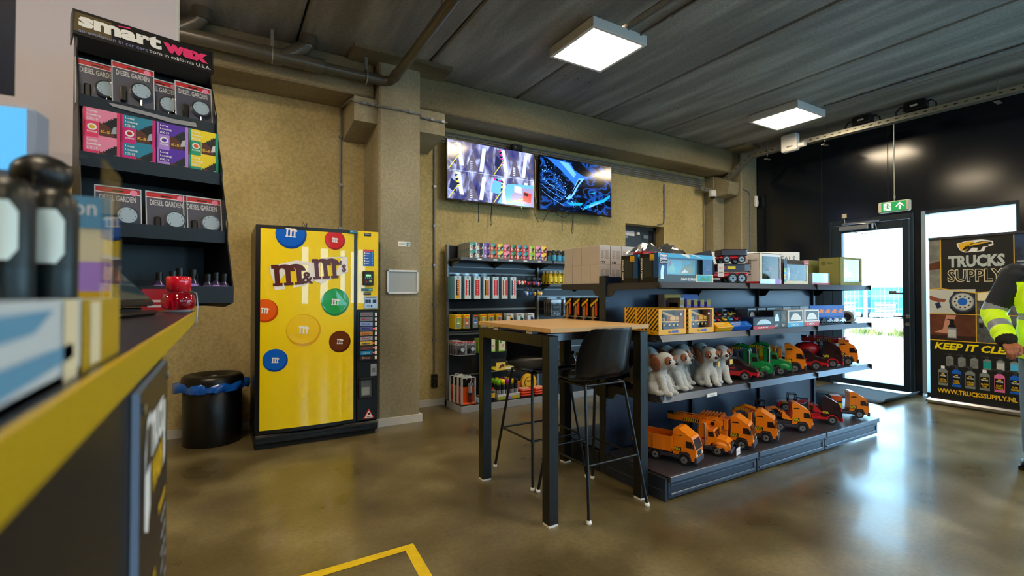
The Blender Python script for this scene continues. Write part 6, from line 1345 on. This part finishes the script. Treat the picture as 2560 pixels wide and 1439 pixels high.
for k, (nm, cm_) in enumerate(caps):
    for j in range(3):
        b = MB(); b.lathe([(0,0),(.024,0),(.024,.15),(.02,.165),(0,.165)], print_black, n=14); b.cyl((0,0,.03),(0,0,.10),.0245,silver,caps=False,n=14); b.lathe([(0,.215),(.018,.215),(.023,.205),(.024,.16),(.0,.16)], cm_, n=14)
        single(b, 'paint_can', '%s-capped paint spray can in the %s row of the cardboard tray' % (nm, ('front', 'middle', 'back')[j]), 'spray can', (WX+.49+k*.057, WY-.385+j*.07, .091), 0, 'paint spray cans in the tray')
for k in range(6):
    b = MB(); b.box(-.085, -.08, 0, .085, .08, .026, M('wipes_red', '#e0401c', .3), c=.012); b.rect(-.06, -.05, .06, .05, cream, TP(0, 0, .0262)); b.ell((0, 0, .026), (.04, .03, .004), orange2)
    single(b, 'wipes_pack', ('left stack bottom', 'left stack middle', 'left stack top', 'right stack bottom', 'right stack middle', 'right stack top')[k]+' of the orange-red wipes packs on the wall shelf base', 'wipes', (WX+.86+.19*(k//3), WY-.34, .087+.028*(k % 3)), .06*(k % 3)-.05, 'orange-red wipes packs')
b = MB(); b.box(-.08, 0, 0, .08, .02, .13, orange, c=.004); b.rect(-.07, .03, .02, .11, brownp, FR(0, 0, 0)); b.rect(.0, .05, .06, .1, pink, FR(0, 0, 0), .0012)
single(b, 'glove_pack', 'orange card pack leaning on the shelf behind the spray cans', 'pack', (WX+.87, WY-.14, .087))
b = MB(); b.cyl((0, -.02, .11), (0, .02, .11), .105, M('strap_yellow', '#e8b818', .45), n=30); b.cyl((0, -.022, .11), (0, -.02, .11), .07, black, n=24); b.cyl((0, -.024, .11), (0, -.022, .11), .062, MATS['strap_yellow'], n=24); b.text('TRUCK', -.04, .12, .08, .02, black, FR(0, -.024, 0), bold=.04); b.box(-.1, -.03, 0, .1, .03, .01, black)
single(b, 'strap_roll', 'round yellow and black boxed strap behind the orange-red wipes', 'strap', (WX+1.03, WY-.17, .087))
# bay 2
b = MB(); b.lathe([(0,0),(.026,0),(.028,.006),(.028,.09),(.013,.11),(.013,.12),(0,.12)], black, n=14); b.cyl((0,0,.012),(0,0,.08),.0285,skyb,caps=False,n=14); b.box(-.03,-.009,.118,.014,.009,.14,black,c=.003); b.prism([(-.03,.0),(-.02,.0),(-.012,.02),(-.02,.02)], .008, black, FR(0, .004, .098))
bt = single(b, 'trigger_bottle', 'black and blue trigger bottle, first of the front row on the right top shelf', 'bottle', (WX+1.30, WY-.33, zt), 0, 'trigger bottles')
for k in range(14):
    for j in range(3):
        if k == 0 and j == 0: continue
        dup(bt, 'black and blue trigger bottle on the right top wall shelf, %s row' % ('front', 'middle', 'back')[j] if k > 2 else 'trigger bottle near the left end of the right top shelf, %s, %s row' % (ordn[k], ('front', 'middle', 'back')[j]), (WX+1.30+k*.078, WY-.33+j*.09, zt), 0)
b = MB(); b.lathe([(0,0),(.026,0),(.028,.008),(.028,.10),(.012,.13),(.012,.14),(0,.14)], M('bottle_yellow', '#e0c81c', .35), n=16); b.cyl((0,0,.138),(0,0,.165),.016,print_white,n=12); b.rect(-.016,.03,.016,.09,M('label_lemon','#f0e85a',.4),FR(0,-.0285,0)); b.text('CRG', -.012, .065, .024, .012, black, FR(0, -.029, 0), bold=.05); b.rect(-.016, .012, .016, .028, black, FR(0, -.0285, 0), .001)
by = single(b, 'yellow_bottle', 'yellow polish bottle, first from left in the front row under the top shelf', 'bottle', (WX+1.29, WY-.27, 1.393), 0, 'yellow polish bottles')
for k in range(9):
    for j in range(3):
        if k or j: dup(by, 'yellow polish bottle, %s from left, %s row under the top shelf' % ((ordn+['ninth'])[k], ('front', 'middle', 'back')[j]), (WX+1.29+k*.068, WY-.27+j*.07, 1.393))
sb = M('foil_bag', '#7c8288', .18, .6, noise=('#23262a', 22, .2), bump=(30, .6))
for k in range(4):
    b = MB(); b.box(-.08, -.012, -.24, .08, .012, -.03, sb, c=.008); b.box(-.075, -.014, -.07, .075, -.011, -.035, silver); b.box(-.05, -.0145, -.17, .05, -.012, -.09, black); b.text('SEAT COVER', -.04, -.13, .08, .012, silver, FR(0, -.015, 0)); b.box(-.03, -.001, -.03, .03, .001, 0, clearp)
    o = single(b, 'foil_bag_pack', ordn[k]+' silver and black bag pack from left in the right bay', 'hanging pack', (WX+1.36+.19*k, WY-.28, 1.235), 0, 'silver bag packs')
    for j in range(3): dup(o, 'silver and black bag pack %s behind the %s hook front one' % (ordn[j], ordn[k]), (WX+1.36+.19*k, WY-.28+.045*(j+1), 1.235))

# ================================================================== COUNTER
ctop = M('counter_top_dark', '#1d1a22', .32); cyel = M('counter_edge_yellow', '#b8990a', .4); cbody = M('counter_body_black', '#0c0e12', .45)
CX = -.062; CZ = 1.222
r = root('service_counter', 'black service counter with yellow front edge at the left', 'counter', (CX, 0, 0))
b = MB(); b.box(-.75, -.9, CZ-.028, -.004, 1.66, CZ, ctop); b.build('counter_top', r)
b = MB(); b.box(-.004, -.9, CZ-.029, .0, 1.66, CZ+.0005, cyel); b.box(-.75, 1.66, CZ-.029, .0, 1.664, CZ+.0005, cyel); b.build('edge_band', r)
b = MB(); b.box(-.72, -.9, 0, -.006, .81, CZ-.029, cbody); b.build('front_body', r)
b = MB(); b.box(-.72, .81, .0, -.35, 1.5, CZ-.029, cbody); b.build('rear_body', r)
r = root('price_board', 'dark price board with TRUCK WASH lettering screwed to the counter front', 'sign', (CX-.005, 0, 0))
b = MB(); b.box(.0, .535, .33, .006, .785, 1.182, M('board_edge', '#9fb4d4', .4)); b.rect(.535, .33, .785, 1.182, M('board_dark', '#1c1820', .4), RF(.006, 0, 0), .0004); T = RF(.0065, 0, 0)
b.text('TRUCK', .60, 1.105, .12, .045, print_white, T, bold=.06); b.text('WASH', .61, 1.065, .10, .036, gold, T, bold=.06); 
b.flat([(.56,1.05),(.56,1.12),(.575,1.15),(.60,1.155),(.60,1.06),(.585,1.04)], print_white, T); b.flat([(.565,1.10),(.573,1.14),(.593,1.145),(.593,1.105)], M('board_dark', '#1c1820'), T, .0014); b.flat([(.725,1.06),(.725,1.14),(.745,1.14),(.745,1.07)], print_white, T)
b.text('TREKKER', .67, 1.02, .08, .012, gold, T, bold=.04); b.text('SERVICES', .55, .965, .10, .013, gold, T, bold=.04)
random.seed(5)
for k in range(26):
    z = .94-k*.022; 
    if k % 7 == 6: b.text('REINIGEN', .55, z, .08, .011, gold, T, bold=.04); continue
    wd = .09+.07*random.random(); b.text('truck en trailer wassen'[:int(10+8*random.random())], .55, z, wd, .0085, print_white, T); b.text('%d,-' % random.randint(35, 99), .745, z, .022, .0085, print_white, T)
for k in range(4): b.text('vanaf %d,-' % (45+10*k), .70, 1.0-.02*k, .06, .009, print_white, T)
b.build('printed_board', r)
for z in (1.165, .35):
    for y in (.55, .77): MB().cyl((.006, y, z), (.009, y, z), .005, steel, n=10).build('screw', r)

# ------------------------------------------------------------------ cardboard product display
card_b = M('display_card_black', '#14161a', .4, noise=('#0c0d10', 30, .3))
DR = math.radians(15)   # local +X -> (cos15, sin15)
r = root('cardboard_display', 'tall black cardboard display with smartwax header on the counter', 'display', (-.361, 1.914, CZ), DR)
W_ = .412
tiers = [(0.0, .016, .06), (.085, .238, .046), (.155, .468, .046), (.23, .683, .04)]   # setback, lip bottom z, lip height
hb, ht = .93, 1.005
b = MB(); topb = .385
b.box(.003, .375, .0, W_-.003, .38, .96, card_b)   # back
for x in (0, W_-.004):
    b.prism([(.0,.016),(.0,.08),(.07,.25),(.07,.31),(.14,.48),(.14,.52),(.215,.69),(.215,.74),(.30,.905),(.315,1.0),(.38,1.0),(.38,0),(.10,0)], .004, card_b, RF(x, 0, 0))
b.build('shell', r)
for k, (sb_, z, lh) in enumerate(tiers):
    b = MB(); fl = (.024, .003, .003, .02)[k]; b.prism([(sb_, z), (sb_-.004, z+lh), (sb_, z+lh), (sb_+.004, z+fl), (.375, z+fl), (.375, z)], W_, card_b, RF(0, 0, 0)); b.build('tier_tray', r)
b = MB(); wr = M('torn_paper', '#9a9aa0', .8)
T = FR(0, .229, 0); b.flat([(.08,.712),(.13,.713),(.2,.708),(.27,.704),(.34,.708),(.345,.692),(.26,.688),(.2,.695),(.15,.697),(.09,.702)], wr, T, .0065); b.build('torn_patch', r)
b = MB(); H0 = .925; H0 = .95; b.prism([(.30, H0), (.328, H0+.098), (.42, H0+.10), (.42, H0+.094), (.334, H0+.090), (.306, H0)], W_+.016, card_b, RF(-.008, 0, 0)); b.box(-.008, .31, H0, -.004, .42, H0+.09, card_b); b.box(W_+.004, .31, H0, W_+.008, .42, H0+.09, card_b)
b.prism([(.30, H0), (.303, H0), (.335, H0-.045), (.332, H0-.045)], W_, card_b, RF(0, 0, 0))
a_ = math.atan2(.028, .098); T = Matrix.Translation((-.006, .2985, H0)) @ Matrix.Diagonal((1.03, 1, 1, 1)) @ RX(PI/2-a_)
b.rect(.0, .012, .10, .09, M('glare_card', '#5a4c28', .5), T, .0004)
b.text('smart', .012, .034, .232, .055, print_white, T, .002, bold=.05); b.text('wax', .250, .034, .145, .043, M('logo_pink', '#ee3a78', .4), T, .002, bold=.06); b.flat([(.118,.085),(.15,.092),(.157,.087),(.12,.081)], MATS['logo_pink'], T, .002)
b.text('an evolution in car care', .012, .010, .19, .015, M('logo_blue', '#8a96c8', .4), T, .0014); b.text('born in california U.S.A.', .207, .010, .195, .015, print_white, T, .0014); b.build('header', r)
def onD(x, y, z):
    return (-.361+x*math.cos(DR)-y*math.sin(DR), 1.914+x*math.sin(DR)+y*math.cos(DR), CZ+z)
def place(k, x, dy=.03, dz=0): sb_, z, lh = tiers[k]; return onD(x, sb_+dy, z+.004+dz+(.022, 0, 0, .018)[k])
gg = 'tyre gauge cards on the cardboard display'
g1 = gauge_card('tyre gauge card at the far left of the display top tier, half covered', place(3, .06, .05), 1.0, DR, D(-10), gg)
for lb_, k, x, dy, dz in (('tyre gauge card second from left in the display top tier, standing in front', 3, .155, .022, .012), ('tyre gauge card third in the display top tier, slid low behind', 3, .245, .06, -.0), ('tyre gauge card at the right end of the display top tier', 3, .345, .03, .004),
        ('tyre gauge card at the left of the third tier behind the clear stand', 1, .10, .03, .0), ('tyre gauge card in the middle of the third tier of the display', 1, .235, .03, 0), ('tyre gauge card at the right of the third tier of the display', 1, .345, .03, 0)):
    dup(g1, lb_, place(k, x, dy, dz), rot=(D(-10), 0, DR))
dxc = [('pink', MATS['rose_print'], pink, gold), ('magenta and turquoise', magenta, M('blue2_print', '#1c88a8'), redp), ('lilac and purple', lilac, purple, purple), ('green and yellow', M('boxgreen', '#0e9c78', .4), yellow, orange2)]
for k, (nm, c1, c2, ic) in enumerate(dxc):
    for lay in (0, 1): dx_box('perfume_box', nm+' perfume box in the %s row of the display second tier' % ('lower', 'upper')[lay], place(2, .012+k*.099, .015+.006*lay, lay*.0985), .96, c1, c2, ic, DR, 'perfume boxes on the cardboard display')
bl = M('black_label', '#1a1622', .4)
for k, (x, dy, s_) in enumerate(((.20, .05, .95), (.235, .035, 1.0), (.262, .07, 1.15), (.30, .06, 1.1), (.318, .1, .95), (.338, .03, .92), (.366, .04, 1.0), (.39, .03, .95))):
    b = MB(); b.lathe([(0,0),(.013,0),(.0135,.004),(.0135,.028),(.007,.036),(.007,.038),(0,.038)], M('bottle_glass', '#3c3450', .1), n=16); b.cyl((0,0,.037),(0,0,.056),.0085,black,n=14); b.cyl((0,0,.006),(0,0,.026),.0138,lilac,caps=False,n=16); b.text('wax', -.008, .014, .016, .006, purple, FR(0, -.0139, 0))
    o = single(b, 'sample_bottle', ordn[k]+' small black-capped lilac bottle from left on the lowest display tier', 'bottle', place(0, x, dy, .0), DR, 'small bottles on the lowest tier'); o.scale = (s_*1.25, s_*1.25, s_*1.5)
# hidden support behind the counter carries the display
b = MB(); b.box(-.2, -.15, 0, .2, .15, .02, black); b.box(-.03, -.03, .02, .03, .03, CZ-.02, black); b.box(-.15, -.1, CZ-.02, .06, .12, CZ-.001, black)
single(b, 'display_pedestal', 'black pedestal carrying the cardboard display behind the counter end', 'pedestal', (-.27, 2.12, 0), DR)
# perfume bottle, tablet, leaflet holder
r = root('perfume_bottle', 'red glass perfume bottle with red cap on the counter corner', 'bottle', (-.098, 1.555, CZ+.0005))
rg = M('red_glass', '#d40a2a', .05, trans=.75, coat=.5); b = MB(); b.lathe([(0,.006),(.030,.006),(.037,.012),(.039,.03),(.036,.045),(.026,.052),(0,.052)], rg, n=28); b.build('glass_body', r)
MB().lathe([(0,0),(.029,0),(.031,.003),(.03,.006),(0,.006)], M('clear_base', '#c4d0dc', .05, trans=.6), n=28).build('glass_foot', r)
b = MB(); b.lathe([(0,.094),(.026,.094),(.0285,.090),(.0275,.055),(0,.053)], M('red_cap', '#e0142e', .12, coat=.6), n=28); b.build('cap', r)
MB().tube([(.028,0,.055),(.040,.0,.05),(.043,.0,.02),(.041,0,-.03)], .0012, silver, 6).box(.038, -.006, -.045, .0395, .006, -.005, silver).build('tag_ribbon', r)
r = root('pos_tablet', 'black payment tablet leaning on its stand on the counter', 'tablet', (-.25, 1.30, CZ), D(-12))
MB().box(-.10, -.09, 0, .105, .10, .012, black, c=.005).build('base', r)
T = Matrix.Translation((.095, .0, .018)) @ RY(D(46))
b = MB(); b.box(-.19, -.09, 0, .0, .09, .014, black, c=.005, T=T); b.prism([(0,0),(.09,0),(.0,.075)], .12, black, Matrix.Translation((-.05, .06, .012)) @ RX(PI/2)); b.build('housing', r)
b = MB(); b.box(-.18, -.08, .014, -.012, .08, .0148, M('tablet_glass', '#1c2c34', .05, emit=.12), T=T); b.build('screen', r)
MB().cyl((.04, -.091, .03), (.04, -.094, .03), .012, paper, n=18).build('round_sticker', r)
r = root('leaflet_holder', 'clear acrylic holder with red cards beside the payment tablet', 'holder', (-.20, 1.62, CZ), DR)
b = MB(); b.box(0, 0, 0, .11, .002, .075, clearp); b.box(0, .03, 0, .11, .032, .085, clearp); b.box(0, 0, 0, .11, .032, .002, clearp); b.box(.106, -.002, -.0, .110, .034, .078, M('acrylic_edge', '#d8a8a4', .15)); b.build('holder', r)
MB().box(.02, .006, .003, .078, .026, .062, redp).rect(.03, .012, .07, .018, print_white, FR(0, .006, 0)).rect(.03, .026, .065, .032, print_white, FR(0, .006, 0)).build('red_cards', r)

# ------------------------------------------------------------------ goods close to the camera on the counter
trb = M('tray_pale_blue', '#c8d4dc', .5); try_ = M('tray_mustard', '#b8960c', .5); trc = M('tray_cyan', '#5c9cc4', .5)
r = root('counter_tray', 'white, blue and mustard printed tray on the counter edge nearest the camera', 'tray', (CX-.012, 0, CZ))
b = MB(); b.box(-.16, .14, 0, 0, .52, .004, trb); b.box(-.003, .14, 0, 0, .52, .045, trb); b.box(-.16, .14, 0, -.157, .52, .045, trb); b.box(-.16, .517, 0, 0, .52, .045, trb); T = RF(0, 0, 0)
b.rect(.39, .0, .515, .045, try_, T); b.rect(.41, .002, .44, .043, cream, T, .0012); b.flat([(.14,.0),(.37,.012),(.37,.02),(.14,.016)], trc, T); b.flat([(.15,.025),(.30,.03),(.33,.04),(.15,.038)], trc, T, .0012); b.rect(.35, .0, .38, .045, cream, T); b.build('tray_box', r)
sh = M('bottle_chrome_dark', '#1a1e1c', .35, .3); tealb = M('bottle_teal_black', '#06181c', .35)
b = MB(); b.lathe([(0,0),(.0135,0),(.0145,.002),(.0145,.048),(.0145,.05)], tealb, n=28); b.lathe([(.0145,.05),(.0148,.085),(.013,.094),(.009,.099),(0,.1)], sh, n=28); b.add([(.01495*math.sin(t)*1, -.01495*math.cos(t), z+.0) for z in (.054, .06, .080, .086) for t in [D(-8)+(i-4)*D(22)*(1 if .055 < z < .082 else .6)/2 for i in range(9)]], [(j*9+i, j*9+i+1, (j+1)*9+i+1, (j+1)*9+i) for j in range(3) for i in range(8)], M('bottle_highlight_pale','#dcf0f2',.3), None, True)  # pale oval patch paints a bright reflection onto the bottle front
bb_ = single(b, 'lip_bottle', 'dark bottle with painted pale highlight, right one of the pair nearest the camera', 'bottle', (-.108, .485, CZ+.0045), 0, 'dark bottles in the counter tray'); bb_.scale = (1, 1, 1.22)
dup(bb_, 'dark bottle with painted pale highlight, left one of the pair nearest the camera', (-.124, .452, CZ+.0045)); dup(bb_, 'dark bottle behind the pair nearest the camera', (-.148, .485, CZ+.0045))
r = root('acrylic_dispenser', 'clear acrylic dispenser with cream and yellow printed cards on the counter', 'dispenser', (-.088, .54, CZ+.0006))
b = MB(); b.box(-.045, 0, 0, .0, .002, .165, clearp); b.box(-.045, .085, 0, 0, .087, .165, clearp); b.box(-.002, 0, 0, 0, .087, .165, clearp); b.build('acrylic_case', r)
b = MB(); b.box(-.042, .06, 0, -.004, .066, .14, cream); T = FR(0, .06, 0); b.rect(-.042, .11, -.004, .14, trc, T); b.rect(-.042, .05, -.004, .078, lilac, T); b.rect(-.042, .0, -.004, .05, gold, T); b.text('on', -.032, .122, .017, .01, print_white, T); b.build('printed_card', r)
r = root('monitor', 'light blue lit customer monitor on the counter at the left edge', 'monitor', (-.27, .80, CZ), D(-10))
MB().box(-.12, -.02, .175, .086, .02, .268, M('monitor_case_grey', '#8a90a0', .4), c=.006).box(-.02, .0, .0, .02, .02, .20, white).box(-.07, -.05, 0, .07, .05, .012, white, c=.004).build('casing', r)
MB().box(-.11, -.022, .19, .08, -.02, .262, M('monitor_blue', '#5aaee8', .1, emit=.24)).build('screen', r)
r = root('handheld_scanner', 'dark rounded handset standing on a pale base in front of the lit monitor', 'scanner', (-.165, .70, CZ))
MB().ell((0, 0, .175), (.026, .026, .022), black).build('head', r); MB().box(-.026, -.024, 0, .026, .024, .155, M('scanner_base_pale', '#c4c8d4', .4), c=.01).build('base', r)
# white hanging panel and poster
b = MB(); b.box(-2.9, 0, 0, 0, .06, 1.72, M('panel_white', '#e8e0ec', .5)); b.box(-.008, -.002, 0, .002, .062, 1.72, paper)
single(b, 'white_board', 'large white panel hanging from the ceiling behind the cardboard display', 'board', (-.188, 2.80, ZC-1.72))
r = root('hanging_poster', 'dark blue poster hanging above the counter at the left picture edge', 'poster', (-.285, 1.06, 1.585))
pb = M('poster_blue', '#0c2244', .4, noise=('#06101e', 9, .15)); b = MB(); b.box(-.6, 0, 0, 0, .006, .85, pb)
T = FR(0, 0, 0)
for q in ([(-.03,.05),(-.01,.22),(-.06,.34),(-.09,.2)], [(-.10,.4),(-.03,.46),(-.02,.6),(-.09,.62)], [(-.2,.1),(-.13,.2),(-.16,.4),(-.24,.3)]): b.flat(q, M('poster_highlight', '#3a6c94', .4), T)
b.build('poster_sheet', r)
for x in (-.5, -.1): MB().cyl((x, .003, .85), (x, .003, ZC-1.585), .002, steel, n=6).build('wire', r)

# ================================================================== PERSON
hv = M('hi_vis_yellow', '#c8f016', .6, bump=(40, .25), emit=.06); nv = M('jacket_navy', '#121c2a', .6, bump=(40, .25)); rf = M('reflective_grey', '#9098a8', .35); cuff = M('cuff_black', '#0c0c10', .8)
skin = M('skin', '#a8684a', .5, bump=(90, .1)); hair = M('hair_brown', '#3a2618', .8, bump=(200, .6)); jean = M('light_jeans', '#7a9ab8', .8, noise=('#5a7898', 8, .3)); shoe = M('black_shoe', '#0e0e10', .4)
r = root('person', 'person in a yellow and navy high-visibility jacket and light jeans by the banner', 'person', (5.13, .97, 0), -PI/2)
# body skin: neck, head, hands and the hidden trunk as one surface
def limb(b, pts, rs, m):
    for (p, q, r0, r1) in zip(pts, pts[1:], rs, rs[1:]): b.cyl(p, q, r0, m, r1, n=18)
    for p, r0 in zip(pts, rs): b.ell(p, r0, m, nu=14, nv=9)
sR, eR, wR = (-.20, .0, 1.42), (-.315, -.03, 1.125), (-.19, -.235, .925)
sL, eL, wL = (.20, .0, 1.42), (.27, .0, 1.13), (.12, -.22, 1.0)
b = MB(); b.ell((0, 0, 1.15), (.15, .10, .30), skin); b.ell((0, 0, .95), (.15, .11, .12), skin); limb(b, [(0, .01, 1.40), (0, -.005, 1.53)], [.06, .055], skin)
b.ell((0, -.012, 1.655), (.080, .098, .112), skin); b.ell((0, -.045, 1.60), (.055, .06, .055), skin); b.ell((0, -.112, 1.645), (.015, .026, .024), skin); b.ell((0, -.103, 1.605), (.026, .012, .008), skin)
for s_ in (-1, 1): b.ell((s_*.076, .0, 1.65), (.012, .02, .032), skin); limb(b, [(s_*.09, 0, .9), (s_*.10, -.01, .5), (s_*.10, .02, .09)], [.08, .055, .038], skin)
limb(b, [sR, eR, wR], [.05, .042, .028], skin); limb(b, [sL, eL, wL], [.05, .042, .028], skin)
def hand(b, w_, d, up, side):
    """palm from the wrist along d, five separate curled fingers"""
    w_ = Vector(w_); d = Vector(d).normalized(); up = Vector(up); up = (up-d*up.dot(d)).normalized(); sd = d.cross(up)*side
    for k, o in enumerate((-.028, -.010, .010, .027)):
        base = w_+d*.088+sd*o*.95; limb(b, [w_+d*.01+sd*o*.6, base], [.017, .0135], skin)
        L1 = (.036, .042, .040, .031)[3-k if side > 0 else k]; a1, a2, a3 = .75, 1.5, 2.2
        p1 = base+(d*math.cos(a1)-up*math.sin(a1))*L1; p2 = p1+(d*math.cos(a2)-up*math.sin(a2))*L1*.72; p3 = p2+(d*math.cos(a3)-up*math.sin(a3))*L1*.55
        limb(b, [base, p1, p2, p3], [.0105, .0095, .0085, .0072], skin)
    t0 = w_+d*.02-sd*.022; t1 = t0+d*.035-sd*.028-up*.012; t2 = t1+d*.032-sd*.0-up*.018; t3 = t2+d*.022+sd*.01-up*.012
    limb(b, [t0, t1, t2, t3], [.017, .0135, .011, .009], skin)
hand(b, wR, (.40, -.72, -.42), (.1, -.45, .8), 1); hand(b, wL, (-.5, -.75, -.25), (0, -.3, .9), -1)
organic(b, 'body', .0042, r, 3)
# trousers, shoes
b = MB(); b.ell((0, 0, .93), (.165, .12, .10), jean)
for s_ in (-1, 1): limb(b, [(s_*.09, 0, .9), (s_*.105, -.01, .5), (s_*.11, .02, .12)], [.098, .076, .066], jean)
organic(b, 'trousers', .008, r, 4)
for s_ in (-1, 1):
    b = MB(); b.ell((s_*.115, -.06, .045), (.05, .135, .045), shoe); b.ell((s_*.115, .03, .08), (.045, .055, .06), shoe); b.box(s_*.115-.045, -.17, 0, s_*.115+.045, .08, .03, shoe); organic(b, 'shoe', .006, r, 3)
# jacket
def jpick(c):
    x, y, z = c
    arm = x < -.17 and z < 1.40 or x > .17 and z < 1.40
    dv = (Vector((x, y, z))-Vector(sR if x < 0 else sL)); E = Vector(eR if x < 0 else eL); W = Vector(wR if x < 0 else wL); S = Vector(sR if x < 0 else sL)
    P = Vector((x, y, z))
    def seg(a, b_): t_ = max(0, min(1, (P-a).dot(b_-a)/(b_-a).length_squared)); return t_, (P-(a+(b_-a)*t_)).length
    tu, du = seg(S, E); tl, dl = seg(E, W)
    onarm = (min(du, dl) < .085) and (abs(x) > .175 or y < -.125)
    if onarm:
        if dl < du or tl > .02:
            if tl > .93: return 3
            if .42 < tl < .62: return 2
            if tl > .0 and dl <= du: return 0
        if tu > .93: return 2 if tu < 1 else 0
        if tu > .80: return 2
        return 1 if tu < .80 else 0
    if z > 1.36 + .10*(abs(x) < .09): return 1
    if 1.08 < z < 1.13 or .84 < z < .89: return 2
    if abs(x) < .012: return 1
    return 0
b = MB(); b.ell((0, 0, 1.22), (.205, .145, .25), hv); b.ell((0, 0, 1.0), (.20, .145, .22), hv); b.ell((0, .01, 1.40), (.19, .10, .075), hv); b.cyl((0, .0, .80), (0, 0, 1.1), .19, hv, n=24); b.cyl((0, .01, 1.42), (0, .0, 1.50), .085, hv, .075, n=20)
limb(b, [sR, eR, wR], [.083, .076, .056], hv); limb(b, [sL, eL, wL], [.083, .074, .056], hv)
for k in range(5):
    t_ = .1+.2*k; p = Vector(eR).lerp(Vector(wR), t_); b.ell(p, (.077-.014*t_+.004*(k % 2)), hv)
j_ = organic(b, 'jacket', .0075, r, 3, [hv, nv, rf, cuff], jpick)
b = MB(); b.cyl((0, .0, 1.44), (0, -.005, 1.53), .072, nv, .078, n=24, caps=False); b.build('collar', r).modifiers.new('t', 'SOLIDIFY').thickness = .012
b = MB(); b.box(-.11, -.152, 1.17, -.05, -.142, 1.26, hv, c=.004); b.box(-.09, -.155, 1.2, -.06, -.151, 1.215, black); b.build('chest_pocket', r)
b = MB(); b.ell((0, .022, 1.705), (.086, .098, .078), hair); b.ell((0, .048, 1.64), (.082, .075, .075), hair); organic(b, 'hair', .008, r, 3)
for s_ in (-1, 1): MB().ell((s_*.03, -.100, 1.66), (.013, .010, .009), print_white, nu=10, nv=6).ell((s_*.03, -.108, 1.66), (.005, .004, .005), black, nu=8, nv=6).build('eye', r)
MB().box(-.045, -.098, 1.675, -.015, -.09, 1.681, hair).box(.015, -.098, 1.675, .045, -.09, 1.681, hair).build('eyebrows', r)
